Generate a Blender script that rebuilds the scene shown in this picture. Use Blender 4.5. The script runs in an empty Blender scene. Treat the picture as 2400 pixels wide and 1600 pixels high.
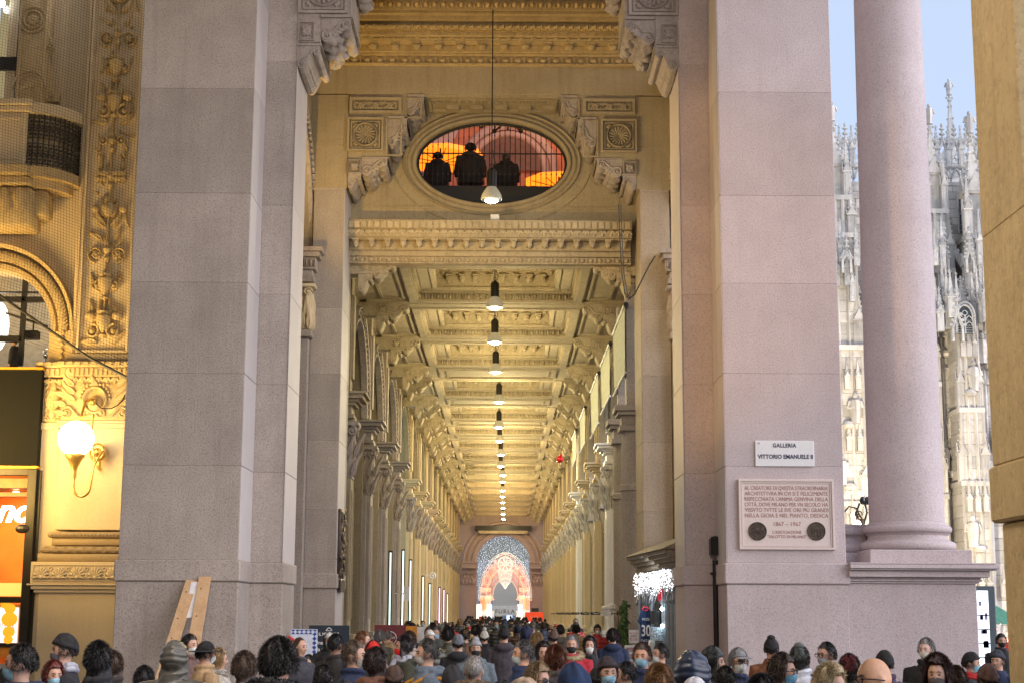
import bpy, bmesh, math, random
from mathutils import Vector, Matrix
from math import sin, cos, pi, radians, sqrt
random.seed(7)
scene = bpy.context.scene
COL = scene.collection
# ---------------------------------------------------------------- camera
F = 3667.0
PITCH, YAW, ROLL = radians(9.855), radians(0.229), radians(0.28)
CAM = Vector((0, 0, 2.0))
_f = Vector((sin(YAW)*cos(PITCH), cos(YAW)*cos(PITCH), sin(PITCH)))
_r0 = Vector((cos(YAW), -sin(YAW), 0)); _u0 = _r0.cross(_f)
_r = _r0*cos(ROLL) + _u0*sin(ROLL); _u = _u0*cos(ROLL) - _r0*sin(ROLL)
cd = bpy.data.cameras.new('camera'); cam = bpy.data.objects.new('camera', cd); COL.objects.link(cam)
cam.matrix_world = Matrix(((_r.x, _u.x, -_f.x, CAM.x), (_r.y, _u.y, -_f.y, CAM.y), (_r.z, _u.z, -_f.z, CAM.z), (0, 0, 0, 1)))
cd.sensor_width = 36; cd.lens = F/2400*36; cd.clip_end = 3000; cd.clip_start = .1
scene.camera = cam
def at(px, py, Y):
    """metres (X, Z) of photo point px,py on the plane at depth Y"""
    d = _f + _r*((px-1200)/F) + _u*((800-py)/F)
    t = Y/d.y
    return CAM.x + d.x*t, CAM.z + d.z*t
def ax(px, py, Y): return at(px, py, Y)[0]
def az(px, py, Y): return at(px, py, Y)[1]
# ---------------------------------------------------------------- mesh builder
class MB:
    def __init__(s):
        s.v = []; s.f = []; s.frame()
    def frame(s, o=(0,0,0), U=(1,0,0), V=(0,0,1), N=(0,-1,0)):
        """u,v lie in a surface, n points out of it"""
        s.o = Vector(o); s.U = Vector(U); s.V = Vector(V); s.N = Vector(N); return s
    def P(s, u, v, n=0):
        p = s.o + s.U*u + s.V*v + s.N*n
        s.v.append((p.x, p.y, p.z)); return len(s.v)-1
    def box(s, x0, x1, y0, y1, z0, z1):
        b = len(s.v)
        for x, y, z in ((x0,y0,z0),(x1,y0,z0),(x1,y1,z0),(x0,y1,z0),(x0,y0,z1),(x1,y0,z1),(x1,y1,z1),(x0,y1,z1)):
            s.v.append((x,y,z))
        for q in ((0,3,2,1),(4,5,6,7),(0,1,5,4),(1,2,6,5),(2,3,7,6),(3,0,4,7)): s.f.append(tuple(b+i for i in q))
        return s
    def block(s, x0, x1, y0, y1, z0, z1, c=.012):
        b = len(s.v)
        for z, i in ((z0, c), (z0+c, 0), (z1-c, 0), (z1, c)):
            a0, a1, b0, b1 = x0+i, x1-i, y0+i, y1-i; k = c
            for x, y in ((a0+k,b0),(a1-k,b0),(a1,b0+k),(a1,b1-k),(a1-k,b1),(a0+k,b1),(a0,b1-k),(a0,b0+k)):
                s.v.append((x, y, z))
        for j in range(3):
            for i in range(8):
                s.f.append((b+j*8+i, b+j*8+(i+1)%8, b+j*8+8+(i+1)%8, b+j*8+8+i))
        s.f.append(tuple(b+i for i in range(7,-1,-1))); s.f.append(tuple(b+24+i for i in range(8)))
        return s
    def fbox(s, u0, u1, v0, v1, n0, n1):
        i = [s.P(u,v,n) for n in (n0,n1) for (u,v) in ((u0,v0),(u1,v0),(u1,v1),(u0,v1))]
        for q in ((0,3,2,1),(4,5,6,7),(0,1,5,4),(1,2,6,5),(2,3,7,6),(3,0,4,7)): s.f.append(tuple(i[k] for k in q))
        return s
    def prism(s, pts, n0, n1):
        """closed polygon (u,v) extruded from n0 to n1"""
        k = len(pts); a = [s.P(u,v,n0) for u,v in pts]; b = [s.P(u,v,n1) for u,v in pts]
        s.f.append(tuple(reversed(a))); s.f.append(tuple(b))
        for i in range(k): s.f.append((a[i], a[(i+1)%k], b[(i+1)%k], b[i]))
        return s
    def loft(s, rings, cap=True, closed=True):
        """rings of (u,v,n) points with equal counts"""
        I = [[s.P(*p) for p in r] for r in rings]; k = len(rings[0])
        for a, b in zip(I, I[1:]):
            for i in range(k if closed else k-1):
                s.f.append((a[i], a[(i+1)%k], b[(i+1)%k], b[i]))
        if cap and closed: s.f.append(tuple(reversed(I[0]))); s.f.append(tuple(I[-1]))
        return s
    def tube(s, path, r, k=6, cap=True):
        """round bar along path of (u,v,n) points; r a number or list"""
        pts = [Vector(p) for p in path]; n = len(pts)
        if not isinstance(r, (list, tuple)): r = [r]*n
        rings = []; ref = None
        for i, p in enumerate(pts):
            d = (pts[min(i+1,n-1)] - pts[max(i-1,0)])
            if d.length < 1e-9: d = Vector((0,0,1))
            d.normalize()
            if ref is None: ref = Vector((0,0,1)) if abs(d.z) < .9 else Vector((1,0,0))
            a = ref - d*ref.dot(d)
            if a.length < 1e-4: a = Vector((1,0,0)) - d*d.x
            a.normalize(); ref = a; b = d.cross(a)
            rings.append([tuple(p + (a*cos(2*pi*j/k) + b*sin(2*pi*j/k))*r[i]) for j in range(k)])
        return s.loft(rings, cap)
    def lathe(s, prof, c=(0,0), k=24, n0=0, a0=0, a1=2*pi):
        """prof of (radius, height); axis is v when used with the default frame; c=(u,n)"""
        full = abs(a1-a0-2*pi) < 1e-6; m = k if full else k+1
        rings = [[(c[0]+r*cos(a0+(a1-a0)*j/k), h, c[1]+r*sin(a0+(a1-a0)*j/k)) for j in range(m)] for r, h in prof]
        return s.loft(rings, full, full)
    def ball(s, u, v, n, ru, rv=None, rn=None, k=10, h=7, half=False):
        rv = rv or ru; rn = rn or ru
        rings = []
        for i in range(h+1):
            t = -pi/2 + pi*i/h; cr = max(cos(t), .02)
            rings.append([(u+ru*cr*cos(2*pi*j/k), v+rv*sin(t), n+rn*cr*sin(2*pi*j/k)) for j in range(k)])
        return s.loft(rings)
    # ---- ornament, in the u,v plane, standing out along n
    def leaf(s, u, v, ang, L, W, D, n=0, curl=.35, k=5):
        """pointed acanthus-like leaf"""
        ca, sa = cos(ang), sin(ang); I = []
        for i in range(k+1):
            t = i/k; w = W*sin(pi*min(1, t*.85+.12))**.8*(1 if t < 1 else .15)*(.8+.28*((i*2) % 3))
            off = curl*L*t*t
            row = []
            for q, hgt in ((-1, 0), (-.5, .7), (0, .45+.5*t), (.5, .7), (1, 0)):
                x = t*L; y = q*w/2 + off
                row.append(s.P(u+x*ca-y*sa, v+x*sa+y*ca, n+D*hgt*(.55+.65*sin(pi*min(1,t+.15)))))
            I.append(row)
        for a, b in zip(I, I[1:]):
            for q in range(4): s.f.append((a[q], a[q+1], b[q+1], b[q]))
        return s
    def scroll(s, u, v, R, a0, turns, r, n=0, sgn=1, k=5, grow=.82):
        m = max(8, int(turns*14)); path = []; rr = []
        for i in range(m+1):
            t = i/m; rad = R*(1-grow*t); a = a0+sgn*turns*2*pi*t
            path.append((u+rad*cos(a), v+rad*sin(a), n)); rr.append(r*(1-.45*t))
        s.tube(path, rr, k); s.ball(u, v, n, r*1.5, k=8, h=5); return s
    def flower(s, u, v, R, D, n=0, p=6, centre=.26):
        for i in range(p):
            a = 2*pi*i/p+.2; s.leaf(u+R*.12*cos(a), v+R*.12*sin(a), a, R*.86, R*.62, D, n, curl=.12, k=4)
        s.ball(u, v, n+D*.4, R*centre, k=8, h=5); return s
    def ring(s, u, v, ru, rv, w, d, n=0, k=40):
        rings = []
        for j in range(k):
            a = 2*pi*j/k; rings.append([(u+(ru+w*o)*cos(a), v+(rv+w*o)*sin(a), n+d*h) for o, h in ((-.5,0),(-.35,.8),(0,1),(.35,.8),(.5,0))])
        rings.append(rings[0]); return s.loft(rings, False, False)
    def frame4(s, u0, u1, v0, v1, w, d, n=0):
        s.fbox(u0, u1, v0, v0+w, n, n+d); s.fbox(u0, u1, v1-w, v1, n, n+d)
        s.fbox(u0, u0+w, v0+w, v1-w, n, n+d); s.fbox(u1-w, u1, v0+w, v1-w, n, n+d); return s
    def eggs(s, u0, u1, v0, v1, n=0, D=.05, step=None):
        h = v1-v0; step = step or h*1.05; c = max(1, round((u1-u0)/step)); st = (u1-u0)/c
        for i in range(c):
            u = u0+st*(i+.5); s.ball(u, v0+h*.48, n, st*.29, h*.46, D, k=8, h=6)
            s.fbox(u0+st*i-st*.045, u0+st*i+st*.045, v0+h*.08, v1, n, n+D*.75)
        return s
    def leaves(s, u0, u1, v0, v1, n=0, D=.05, step=None):
        h = v1-v0; step = step or h*.9; c = max(1, round((u1-u0)/step)); st = (u1-u0)/c
        for i in range(c):
            u = u0+st*(i+.5)
            for a in (-.9, 0, .9): s.leaf(u, v1, -pi/2+a, h, st*.42, D, n, curl=.0, k=3)
        return s
    def beads(s, u0, u1, v, r, n=0, step=None):
        step = step or r*2.6; c = max(1, round((u1-u0)/step)); st = (u1-u0)/c
        for i in range(c): s.ball(u0+st*(i+.5), v, n, r, k=6, h=4)
        return s
    def flutes(s, u0, u1, v0, v1, n=0, D=.03, step=.1):
        c = max(1, round((u1-u0)/step)); st = (u1-u0)/c
        for i in range(c): s.fbox(u0+st*(i+.2), u0+st*(i+.8), v0, v1, n, n+D)
        return s
    def build(s, name, mat, parent=None, origin=None, smooth=None, bev=None):
        me = bpy.data.meshes.new(name)
        o = Vector(origin) if origin is not None else (parent['_o'] if parent is not None and '_o' in parent else Vector((0,0,0)))
        o = Vector(o)
        me.from_pydata([(x-o.x, y-o.y, z-o.z) for x,y,z in s.v], [], s.f); me.update()
        if smooth:
            me.polygons.foreach_set('use_smooth', [True]*len(me.polygons))
            try: me.set_sharp_from_angle(angle=radians(smooth))
            except Exception: pass
        if mat is not None: me.materials.append(mat)
        ob = bpy.data.objects.new(name, me); COL.objects.link(ob)
        if parent is not None: ob.parent = parent
        else: ob.location = o
        if parent is not None and origin is not None:
            po = Vector(parent['_o']) if '_o' in parent else Vector((0,0,0)); ob.location = o-po
        ob['_o'] = list(o)
        return ob
def tag(o, label=None, cat=None, group=None, kind=None):
    if label: o['label'] = label
    if cat: o['category'] = cat
    if group: o['group'] = group
    if kind: o['kind'] = kind
    return o
def thing(name, loc, label, cat, group=None):
    e = bpy.data.objects.new(name, None); COL.objects.link(e); e.location = loc; e['_o'] = list(loc)
    e.empty_display_size = .2
    return tag(e, label, cat, group)
def copy_tree(o, parent=None, loc=None):
    c = o.copy(); COL.objects.link(c); c.parent = parent
    if loc is not None: c.location = loc
    for ch in list(o.children): copy_tree(ch, c)
    return c
def text_part(txt, size, mat, parent, loc, name='lettering', align='CENTER', rot=(pi/2,0,0), ext=.004, sx=1, shear=0, spacing=1, bold=0, world=True, fit=None):
    cu = bpy.data.curves.new('t', 'FONT'); cu.body = txt; cu.size = size; cu.align_x = align; cu.extrude = ext
    cu.shear = shear; cu.space_character = spacing; cu.offset = bold; cu.resolution_u = 3; cu.space_line = spacing if False else 1
    to = bpy.data.objects.new('t', cu); COL.objects.link(to)
    bpy.context.view_layer.update()
    me = bpy.data.meshes.new_from_object(to.evaluated_get(bpy.context.evaluated_depsgraph_get()))
    bpy.data.objects.remove(to); bpy.data.curves.remove(cu)
    M = Matrix.Diagonal((sx,1,1,1)); me.transform(M); me.transform(Matrix.Rotation(rot[2],4,'Z') @ Matrix.Rotation(rot[0],4,'X'))
    if fit:
        xs = [v.co.x for v in me.vertices]; k = fit/(max(xs)-min(xs)); mid = (max(xs)+min(xs))/2
        for v in me.vertices: v.co.x = (v.co.x-mid)*k
    me.materials.clear(); me.materials.append(mat)
    o = bpy.data.objects.new(name, me); COL.objects.link(o); o.parent = parent
    po = Vector(parent['_o']) if '_o' in parent else Vector((0,0,0)); o.location = Vector(loc)-po
    return o
# ---------------------------------------------------------------- materials
def newmat(name):
    m = bpy.data.materials.new(name); m.use_nodes = True; nt = m.node_tree
    return m, nt, nt.nodes['Principled BSDF']
def stone(name, c1, c2, speck=None, sscale=26, bscale=.8, rough=.75, bump=.25, streak=0, grime=None, sp_amt=.5, isl=.07):
    m, nt, b = newmat(name); N = nt.nodes; L = nt.links
    tc = N.new('ShaderNodeTexCoord')
    def noise(scale, det=4, rgh=.6, vec=None):
        n = N.new('ShaderNodeTexNoise'); n.inputs['Scale'].default_value = scale; n.inputs['Detail'].default_value = det
        n.inputs['Roughness'].default_value = rgh; L.new(vec or tc.outputs['Object'], n.inputs['Vector']); return n
    def ramp(src, p0, p1, a=(0,0,0,1), c=(1,1,1,1)):
        r = N.new('ShaderNodeValToRGB'); r.color_ramp.elements[0].position = p0; r.color_ramp.elements[1].position = p1
        r.color_ramp.elements[0].color = a; r.color_ramp.elements[1].color = c; L.new(src, r.inputs['Fac']); return r
    def mix(fac, a, c, mode='MIX'):
        x = N.new('ShaderNodeMix'); x.data_type = 'RGBA'; x.blend_type = mode
        if isinstance(fac, (int, float)): x.inputs[0].default_value = fac
        else: L.new(fac, x.inputs[0])
        for i, q in ((6, a), (7, c)):
            if isinstance(q, tuple): x.inputs[i].default_value = (*q, 1) if len(q) == 3 else q
            else: L.new(q, x.inputs[i])
        return x.outputs[2]
    big = noise(bscale, 5, .65)
    col = mix(ramp(big.outputs['Fac'], .3, .72).outputs['Color'], c1, c2)
    fine = noise(sscale, 3, .8)
    if speck is not None:
        col = mix(ramp(fine.outputs['Fac'], .34, .5, (sp_amt,)*3+(1,), (0,0,0,1)).outputs['Color'], col, speck)
        f2 = noise(sscale*1.9, 2, .7)
        col = mix(ramp(f2.outputs['Fac'], .56, .68, (0,0,0,1), (sp_amt*.7,)*3+(1,)).outputs['Color'], col, tuple(min(1, x*1.35) for x in c2))
    if streak or grime is not None:
        mp = N.new('ShaderNodeMapping'); mp.inputs['Scale'].default_value = (3.2, 3.2, .22); L.new(tc.outputs['Object'], mp.inputs['Vector'])
        sn = noise(1.6, 5, .7, mp.outputs['Vector'])
        col = mix(ramp(sn.outputs['Fac'], .5, .78, (0,0,0,1), (streak or .4,)*3+(1,)).outputs['Color'], col, grime or tuple(x*.45 for x in c1))
    ge = N.new('ShaderNodeNewGeometry'); mr = N.new('ShaderNodeMapRange'); mr.inputs['To Min'].default_value = 1-isl; mr.inputs['To Max'].default_value = 1+isl
    L.new(ge.outputs['Random Per Island'], mr.inputs['Value']); vm = N.new('ShaderNodeVectorMath'); vm.operation = 'SCALE'; L.new(col, vm.inputs[0]); L.new(mr.outputs['Result'], vm.inputs['Scale']); col = vm.outputs['Vector']
    L.new(col, b.inputs['Base Color']); b.inputs['Roughness'].default_value = rough
    bp = N.new('ShaderNodeBump'); bp.inputs['Strength'].default_value = bump; bp.inputs['Distance'].default_value = .02
    L.new(fine.outputs['Fac'], bp.inputs['Height']); L.new(bp.outputs['Normal'], b.inputs['Normal'])
    return m
def plain(name, c, rough=.5, metal=0, noise=.15, scale=8, bump=.1, coat=0, spec=None):
    m, nt, b = newmat(name); N = nt.nodes; L = nt.links
    tc = N.new('ShaderNodeTexCoord'); n = N.new('ShaderNodeTexNoise'); n.inputs['Scale'].default_value = scale; n.inputs['Detail'].default_value = 4
    L.new(tc.outputs['Object'], n.inputs['Vector'])
    r = N.new('ShaderNodeValToRGB'); r.color_ramp.elements[0].position = .3; r.color_ramp.elements[1].position = .7
    r.color_ramp.elements[0].color = (*[x*(1-noise) for x in c], 1); r.color_ramp.elements[1].color = (*[min(1, x*(1+noise)) for x in c], 1)
    L.new(n.outputs['Fac'], r.inputs['Fac']); L.new(r.outputs['Color'], b.inputs['Base Color'])
    b.inputs['Roughness'].default_value = rough; b.inputs['Metallic'].default_value = metal
    if coat: b.inputs['Coat Weight'].default_value = coat
    if spec is not None: b.inputs['Specular IOR Level'].default_value = spec
    if bump:
        bp = N.new('ShaderNodeBump'); bp.inputs['Strength'].default_value = bump; bp.inputs['Distance'].default_value = .01
        L.new(n.outputs['Fac'], bp.inputs['Height']); L.new(bp.outputs['Normal'], b.inputs['Normal'])
    return m
def glow(name, c, s, base=(.8,.8,.8)):
    m, nt, b = newmat(name); b.inputs['Base Color'].default_value = (*base, 1)
    b.inputs['Emission Color'].default_value = (*c, 1); b.inputs['Emission Strength'].default_value = s
    return m
def glassmat(name, tint=(.9,.95,.95), rough=.02, alpha=.25):
    m, nt, b = newmat(name); b.inputs['Base Color'].default_value = (*[x*.1 for x in tint], 1); b.inputs['Roughness'].default_value = rough
    b.inputs['Alpha'].default_value = alpha; b.inputs['Specular IOR Level'].default_value = .8
    return m
M = {}
M['granite'] = stone('pink_granite', (.34,.295,.262), (.47,.415,.37), (.17,.145,.125), 32, .9, .7, .5, streak=.45, grime=(.23,.2,.175), sp_amt=.8, isl=.1)
M['granite_pale'] = stone('pale_granite', (.47,.395,.39), (.60,.515,.51), (.28,.225,.225), 34, .7, .7, .4, streak=.3, grime=(.42,.30,.27), sp_amt=.7, isl=.08)
M['granite_tan'] = stone('tan_granite', (.38,.31,.23), (.48,.40,.31), (.16,.13,.1), 21, .9, .7, .4, streak=.35, grime=(.24,.19,.14))
M['smooth'] = stone('smooth_reveal_stone', (.5,.46,.45), (.58,.54,.53), (.4,.36,.37), 40, .6, .6, .1, streak=.12, sp_amt=.25)
M['carved'] = stone('carved_limestone', (.33,.28,.25), (.45,.395,.35), (.18,.15,.13), 14, 2.4, .8, .4, streak=.55, grime=(.13,.11,.095), sp_amt=.5)
M['stucco'] = stone('ceiling_stucco', (.42,.345,.225), (.55,.46,.31), (.22,.18,.12), 9, 1.3, .85, .3, streak=.3, grime=(.2,.15,.1), sp_amt=.45, isl=.09)
M['wallpaint'] = stone('ochre_wall', (.33,.27,.175), (.42,.35,.23), (.22,.18,.12), 18, 1.0, .85, .3, streak=.5, grime=(.17,.135,.09), sp_amt=.5)
M['gold_stone'] = stone('gallery_stone', (.56,.46,.29), (.64,.53,.35), (.45,.36,.22), 10, .9, .7, .15, streak=.22, grime=(.42,.33,.2), sp_amt=.2)
M['relief'] = stone('relief_stone', (.44,.33,.16), (.56,.43,.22), (.26,.19,.09), 12, 1.6, .7, .3, streak=.45, grime=(.22,.155,.07), sp_amt=.45)
M['marble_white'] = stone('white_marble', (.72,.71,.7), (.8,.79,.78), (.62,.61,.61), 14, 1.3, .4, .05, sp_amt=.2)
M['marble_pink'] = stone('rose_marble', (.66,.55,.5), (.72,.61,.56), (.6,.48,.44), 16, 1.5, .45, .05, sp_amt=.25)
M['duomo'] = stone('cathedral_marble', (.52,.5,.48), (.72,.69,.64), (.25,.25,.28), 1.6, .22, .7, .15, streak=.6, grime=(.27,.275,.31), sp_amt=.6, isl=.16)
M['ground'] = stone('paving', (.14,.13,.125), (.2,.19,.18), (.1,.1,.1), 20, 1, .5, .1)
M['asphalt'] = stone('asphalt', (.05,.05,.052), (.065,.064,.064), (.035,.035,.035), 40, 1, .8, .2)
M['dark_metal'] = plain('dark_metal', (.02,.02,.022), .4, .6)
M['black'] = plain('black_paint', (.012,.012,.014), .45)
M['bronze'] = plain('dark_bronze', (.085,.062,.045), .45, .6, .4, 20, .5)
M['brass'] = plain('brass', (.6,.38,.1), .35, .8, .2)
M['white'] = plain('white_paint', (.75,.75,.76), .5)
M['grey'] = plain('grey_paint', (.28,.29,.3), .5)
M['ink'] = plain('dark_ink', (.03,.035,.07), .6, bump=0)
M['letters_red'] = plain('incised_letters', (.34,.15,.12), .7, bump=0)
M['cable'] = plain('cable_rubber', (.015,.014,.012), .6)
M['glass'] = glassmat('window_glass')
M['darkglass'] = plain('dark_glass', (.02,.024,.024), .08, 0, .3, 2, 0, spec=.9)
KA, KF = .8, .35
# ------------------------------------------------------------ shared ornament parts
def console(parent, x, z, W, H, y0, depth, side, mat, style='leaf', name='console', D=.05, nt_=30, ns=16):
    """scroll bracket: x,z its lowest inner corner, W out into the opening (side=+1 to +X), H up"""
    m = MB().frame((x, y0, z), (side, 0, 0), (0, 0, 1), (0, -1, 0))
    rA, rB = .2*W, .15*W; A = (.2*W, .40*H); B = (.84*W, .8*H)
    low = []
    for i in range(9):
        a = pi + (pi*.92)*i/8; low.append((A[0]+rA*cos(a), A[1]+rA*sin(a)*1.1))
    p0 = low[-1]; p3 = (B[0]-rB*.98, B[1]-rB*.1)
    for i in range(1, 8):
        t = i/8; q = 3*t*t-2*t*t*t; low.append((p0[0]+(p3[0]-p0[0])*t, p0[1]+(p3[1]-p0[1])*(.35*t+.65*q)))
    for i in range(8):
        a = pi*1.02 + (pi*.98)*i/7; low.append((B[0]+rB*cos(a), B[1]+rB*sin(a)*1.1))
    low[0] = (0, A[1])
    # resample
    L = [0]
    for a, b in zip(low, low[1:]): L.append(L[-1]+math.hypot(b[0]-a[0], b[1]-a[1]))
    def pt(t):
        d = t*L[-1]
        for i in range(len(L)-1):
            if d <= L[i+1]+1e-9:
                f = (d-L[i])/(L[i+1]-L[i]+1e-9); return (low[i][0]+(low[i+1][0]-low[i][0])*f, low[i][1]+(low[i+1][1]-low[i][1])*f)
        return low[-1]
    rows = []
    for si in range(ns+1):
        s = si/ns; row = []
        for i in range(nt_+1):
            t = i/nt_; p = pt(t); e = .01; q0, q1 = pt(max(0, t-e)), pt(min(1, t+e))
            tx, ty = q1[0]-q0[0], q1[1]-q0[1]; l = math.hypot(tx, ty)+1e-9; nx, ny = ty/l, -tx/l
            fade = min(1, 6*s, 6*(1-s))*min(1, 5*t, 5*(1-t))
            if style == 'rib': off = D*.45*abs(sin(pi*11*t))*fade
            elif style == 'leaf': off = D*fade*(.25+1.3*abs(sin(pi*3.5*s))**.6*(.5+.5*sin(2*pi*3*t+2*sin(pi*7*s)))+.35*sin(40*t+17*s))
            else: off = D*.6*fade*abs(sin(pi*2*s))
            row.append((p[0]+nx*off, p[1]+ny*off, -depth*s))
        rows.append(row)
    I = [[m.P(*p) for p in r] for r in rows]
    for a, b in zip(I, I[1:]):
        for i in range(nt_): m.f.append((a[i], a[i+1], b[i+1], b[i]))
    for n, R in ((0, I[0]), (-depth, I[-1])):
        top = [m.P(p[0], H, n) for p in [pt(i/nt_) for i in range(nt_+1)]]
        for i in range(nt_): m.f.append((R[i], top[i], top[i+1], R[i+1]))
    m.fbox(0, W*1.04, H, H*1.07, -depth-.01, .03)
    # scroll work on the front
    m.scroll(A[0], A[1], rA*.95, pi*.4, 1.4, W*.035, .015, 1, 4); m.scroll(B[0], B[1], rB*.95, pi*1.4, 1.3, W*.03, .015, -1, 4)
    m.tube([(A[0]-.02*W, A[1]+rA*.95, .012), (.42*W, .58*H, .012), (.6*W, .8*H, .012), (B[0]-.05*W, B[1]+rB, .012)], W*.035, 4)
    if style == 'leaf':
        for i in range(4): m.leaf(.38*W+.1*i*W, .5*H+.07*i*H, -.9+.2*i, .24*W, .12*W, .04*W, 0, k=3)
    return m.build(name, mat, parent, smooth=50)
def panel(parent, u0, u1, v0, v1, y, mat, kind='flower', name='relief_panel', side=1, D=.05):
    m = MB().frame((0, y, 0)); w = (u1-u0)*.09
    m.frame4(u0, u1, v0, v1, w*.6, D*.8); m.frame4(u0+w, u1-w, v0+w, v1-w, w*.4, D*.4)
    cu, cv, R = (u0+u1)/2, (v0+v1)/2, min(u1-u0, v1-v0)/2-w*1.5
    if kind == 'flower':
        m.flower(cu, cv, R, D*1.2, 0, 8)
        for a in range(4): m.leaf(cu+R*.45*cos(a*pi/2+pi/4), cv+R*.45*sin(a*pi/2+pi/4), a*pi/2+pi/4, R*.75, R*.4, D, 0, 0, 3)
    elif kind == 'shell':
        m.ring(cu, cv, R*.93, R*.93, R*.12, D, 0, 36)
        for i in range(16):
            a = 2*pi*i/16; m.tube([(cu+R*.12*cos(a), cv+R*.12*sin(a), .0), (cu+R*.5*cos(a+.12), cv+R*.5*sin(a+.12), D*.5), (cu+R*.76*cos(a), cv+R*.76*sin(a), D*.35)], [R*.02, R*.075, R*.085], 5)
        for a in range(4):
            aa = a*pi/2+pi/4
            for da in (-.35, 0, .35): m.leaf(cu+R*1.02*cos(aa), cv+R*1.02*sin(aa), aa+da*2, R*.3, R*.2, D*.8, 0, 0, 3)
    elif kind == 'triple':
        ww = (u1-u0-2*w)/3
        for i in range(3):
            c = u0+w+ww*(i+.5); r = min(ww*.36, (v1-v0)*.3); m.frame4(c-r*1.15, c+r*1.15, cv-r*1.15, cv+r*1.15, r*.1, D*.5); m.flower(c, cv, r, D, 0, 6)
            for a in range(4): m.leaf(c+r*.5*cos(a*pi/2+pi/4), cv+r*.5*sin(a*pi/2+pi/4), a*pi/2+pi/4, r*.75, r*.4, D*.8, 0, 0, 3)
    return m.build(name, mat, parent, smooth=50)
def courses(x0, x1, y0, y1, zs, c=.008):
    m = MB()
    for a, b in zip(zs, zs[1:]): m.block(x0, x1, y0, y1, a, b, c)
    return m
def facing(parent, x, sx, y0, y1, zs, mat, name='reveal_facing'):
    """smooth slab lining a reveal; sx=+1 looks to +X"""
    m = MB(); a, b = (x, x+.012) if sx > 0 else (x-.012, x)
    for z0, z1 in zip(zs, zs[1:]): m.block(a, b, y0+.004, y1-.004, z0+.006, z1-.002, .004)
    return m.build(name, mat, parent)
ZB0, ZB1 = az(400, 1361, 28), az(400, 1311, 28)       # base band of the big piers
TOPZ = 17.6
zl = [ZB1] + [az(460, y, 28) for y in (1090, 875, 662, 453, 208)] + [az(460, -30, 28), TOPZ]
zl2 = [ZB1] + [az(620, y, 29.3) for y in (1106, 900, 690, 480, 143)] + [TOPZ]
XL0, XL1 = ax(277, 1309, 28), ax(557.5, 1309, 28)
XL2 = ax(661, 1309, 29.3)
Y0, Y1, Y2 = 28.0, 29.32, 30.95
def big_pier(side, x_out, x_in, x_in2, mats, label, zA, zB, extra=.0):
    t = thing('granite_pier', ((x_out+x_in)/2, Y0, 0), label, 'pier')
    lo, hi = (min(x_out, x_in), max(x_out, x_in))
    lo2, hi2 = (min(x_out+side*.15, x_in2), max(x_out+side*.15, x_in2))
    courses(lo, hi, Y0, Y1+.02, zA).build('shaft', mats[0], t)
    courses(lo2, hi2, Y1+.022, Y2, zB).build('rear_shaft', mats[0], t)
    p = .055
    courses(lo-p, hi+p, Y0-p, Y1+.02-p, [ZB0, ZB1], .02).build('base_band', mats[0], t)
    courses(lo2-p, hi2+p, Y1+.022-p+.004, Y2+p, [ZB0, ZB1], .02).build('base_band', mats[0], t)
    q = .02
    courses(lo-q, hi+q, Y0-q, Y1+.02-q, [0, .35, ZB0-.005], .012).build('plinth', mats[0], t)
    courses(lo2-q, hi2+q, Y1+.022-q+.004, Y2+q, [0, .35, ZB0-.005], .012).build('plinth', mats[0], t)
    s = side
    facing(t, x_in, s, Y0, Y1, zA, mats[1]); facing(t, x_in2, s, Y1, Y2, zB, mats[1])
    return t
left_pier = big_pier(1, XL0, XL1, XL2, (M['granite'], M['smooth']), 'huge pinkish granite pier standing left of the arcade opening', zl, zl2)
XR0, XR1, XR2 = ax(1983, 1309, 28), ax(1704, 1309, 28), ax(1607, 1309, 29.3)
zr = [ZB1] + [az(1800, y, 28) for y in (1092, 875, 665, 459, 217)] + [TOPZ]
zr2 = [ZB1] + [az(1640, y, 29.3) for y in (1108, 900, 690, 480, 150)] + [TOPZ]
right_pier = big_pier(-1, XR0, XR1, XR2, (M['granite_pale'], M['smooth']), 'huge pale pink granite pier carrying the marble street plaque', zr, zr2)
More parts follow.
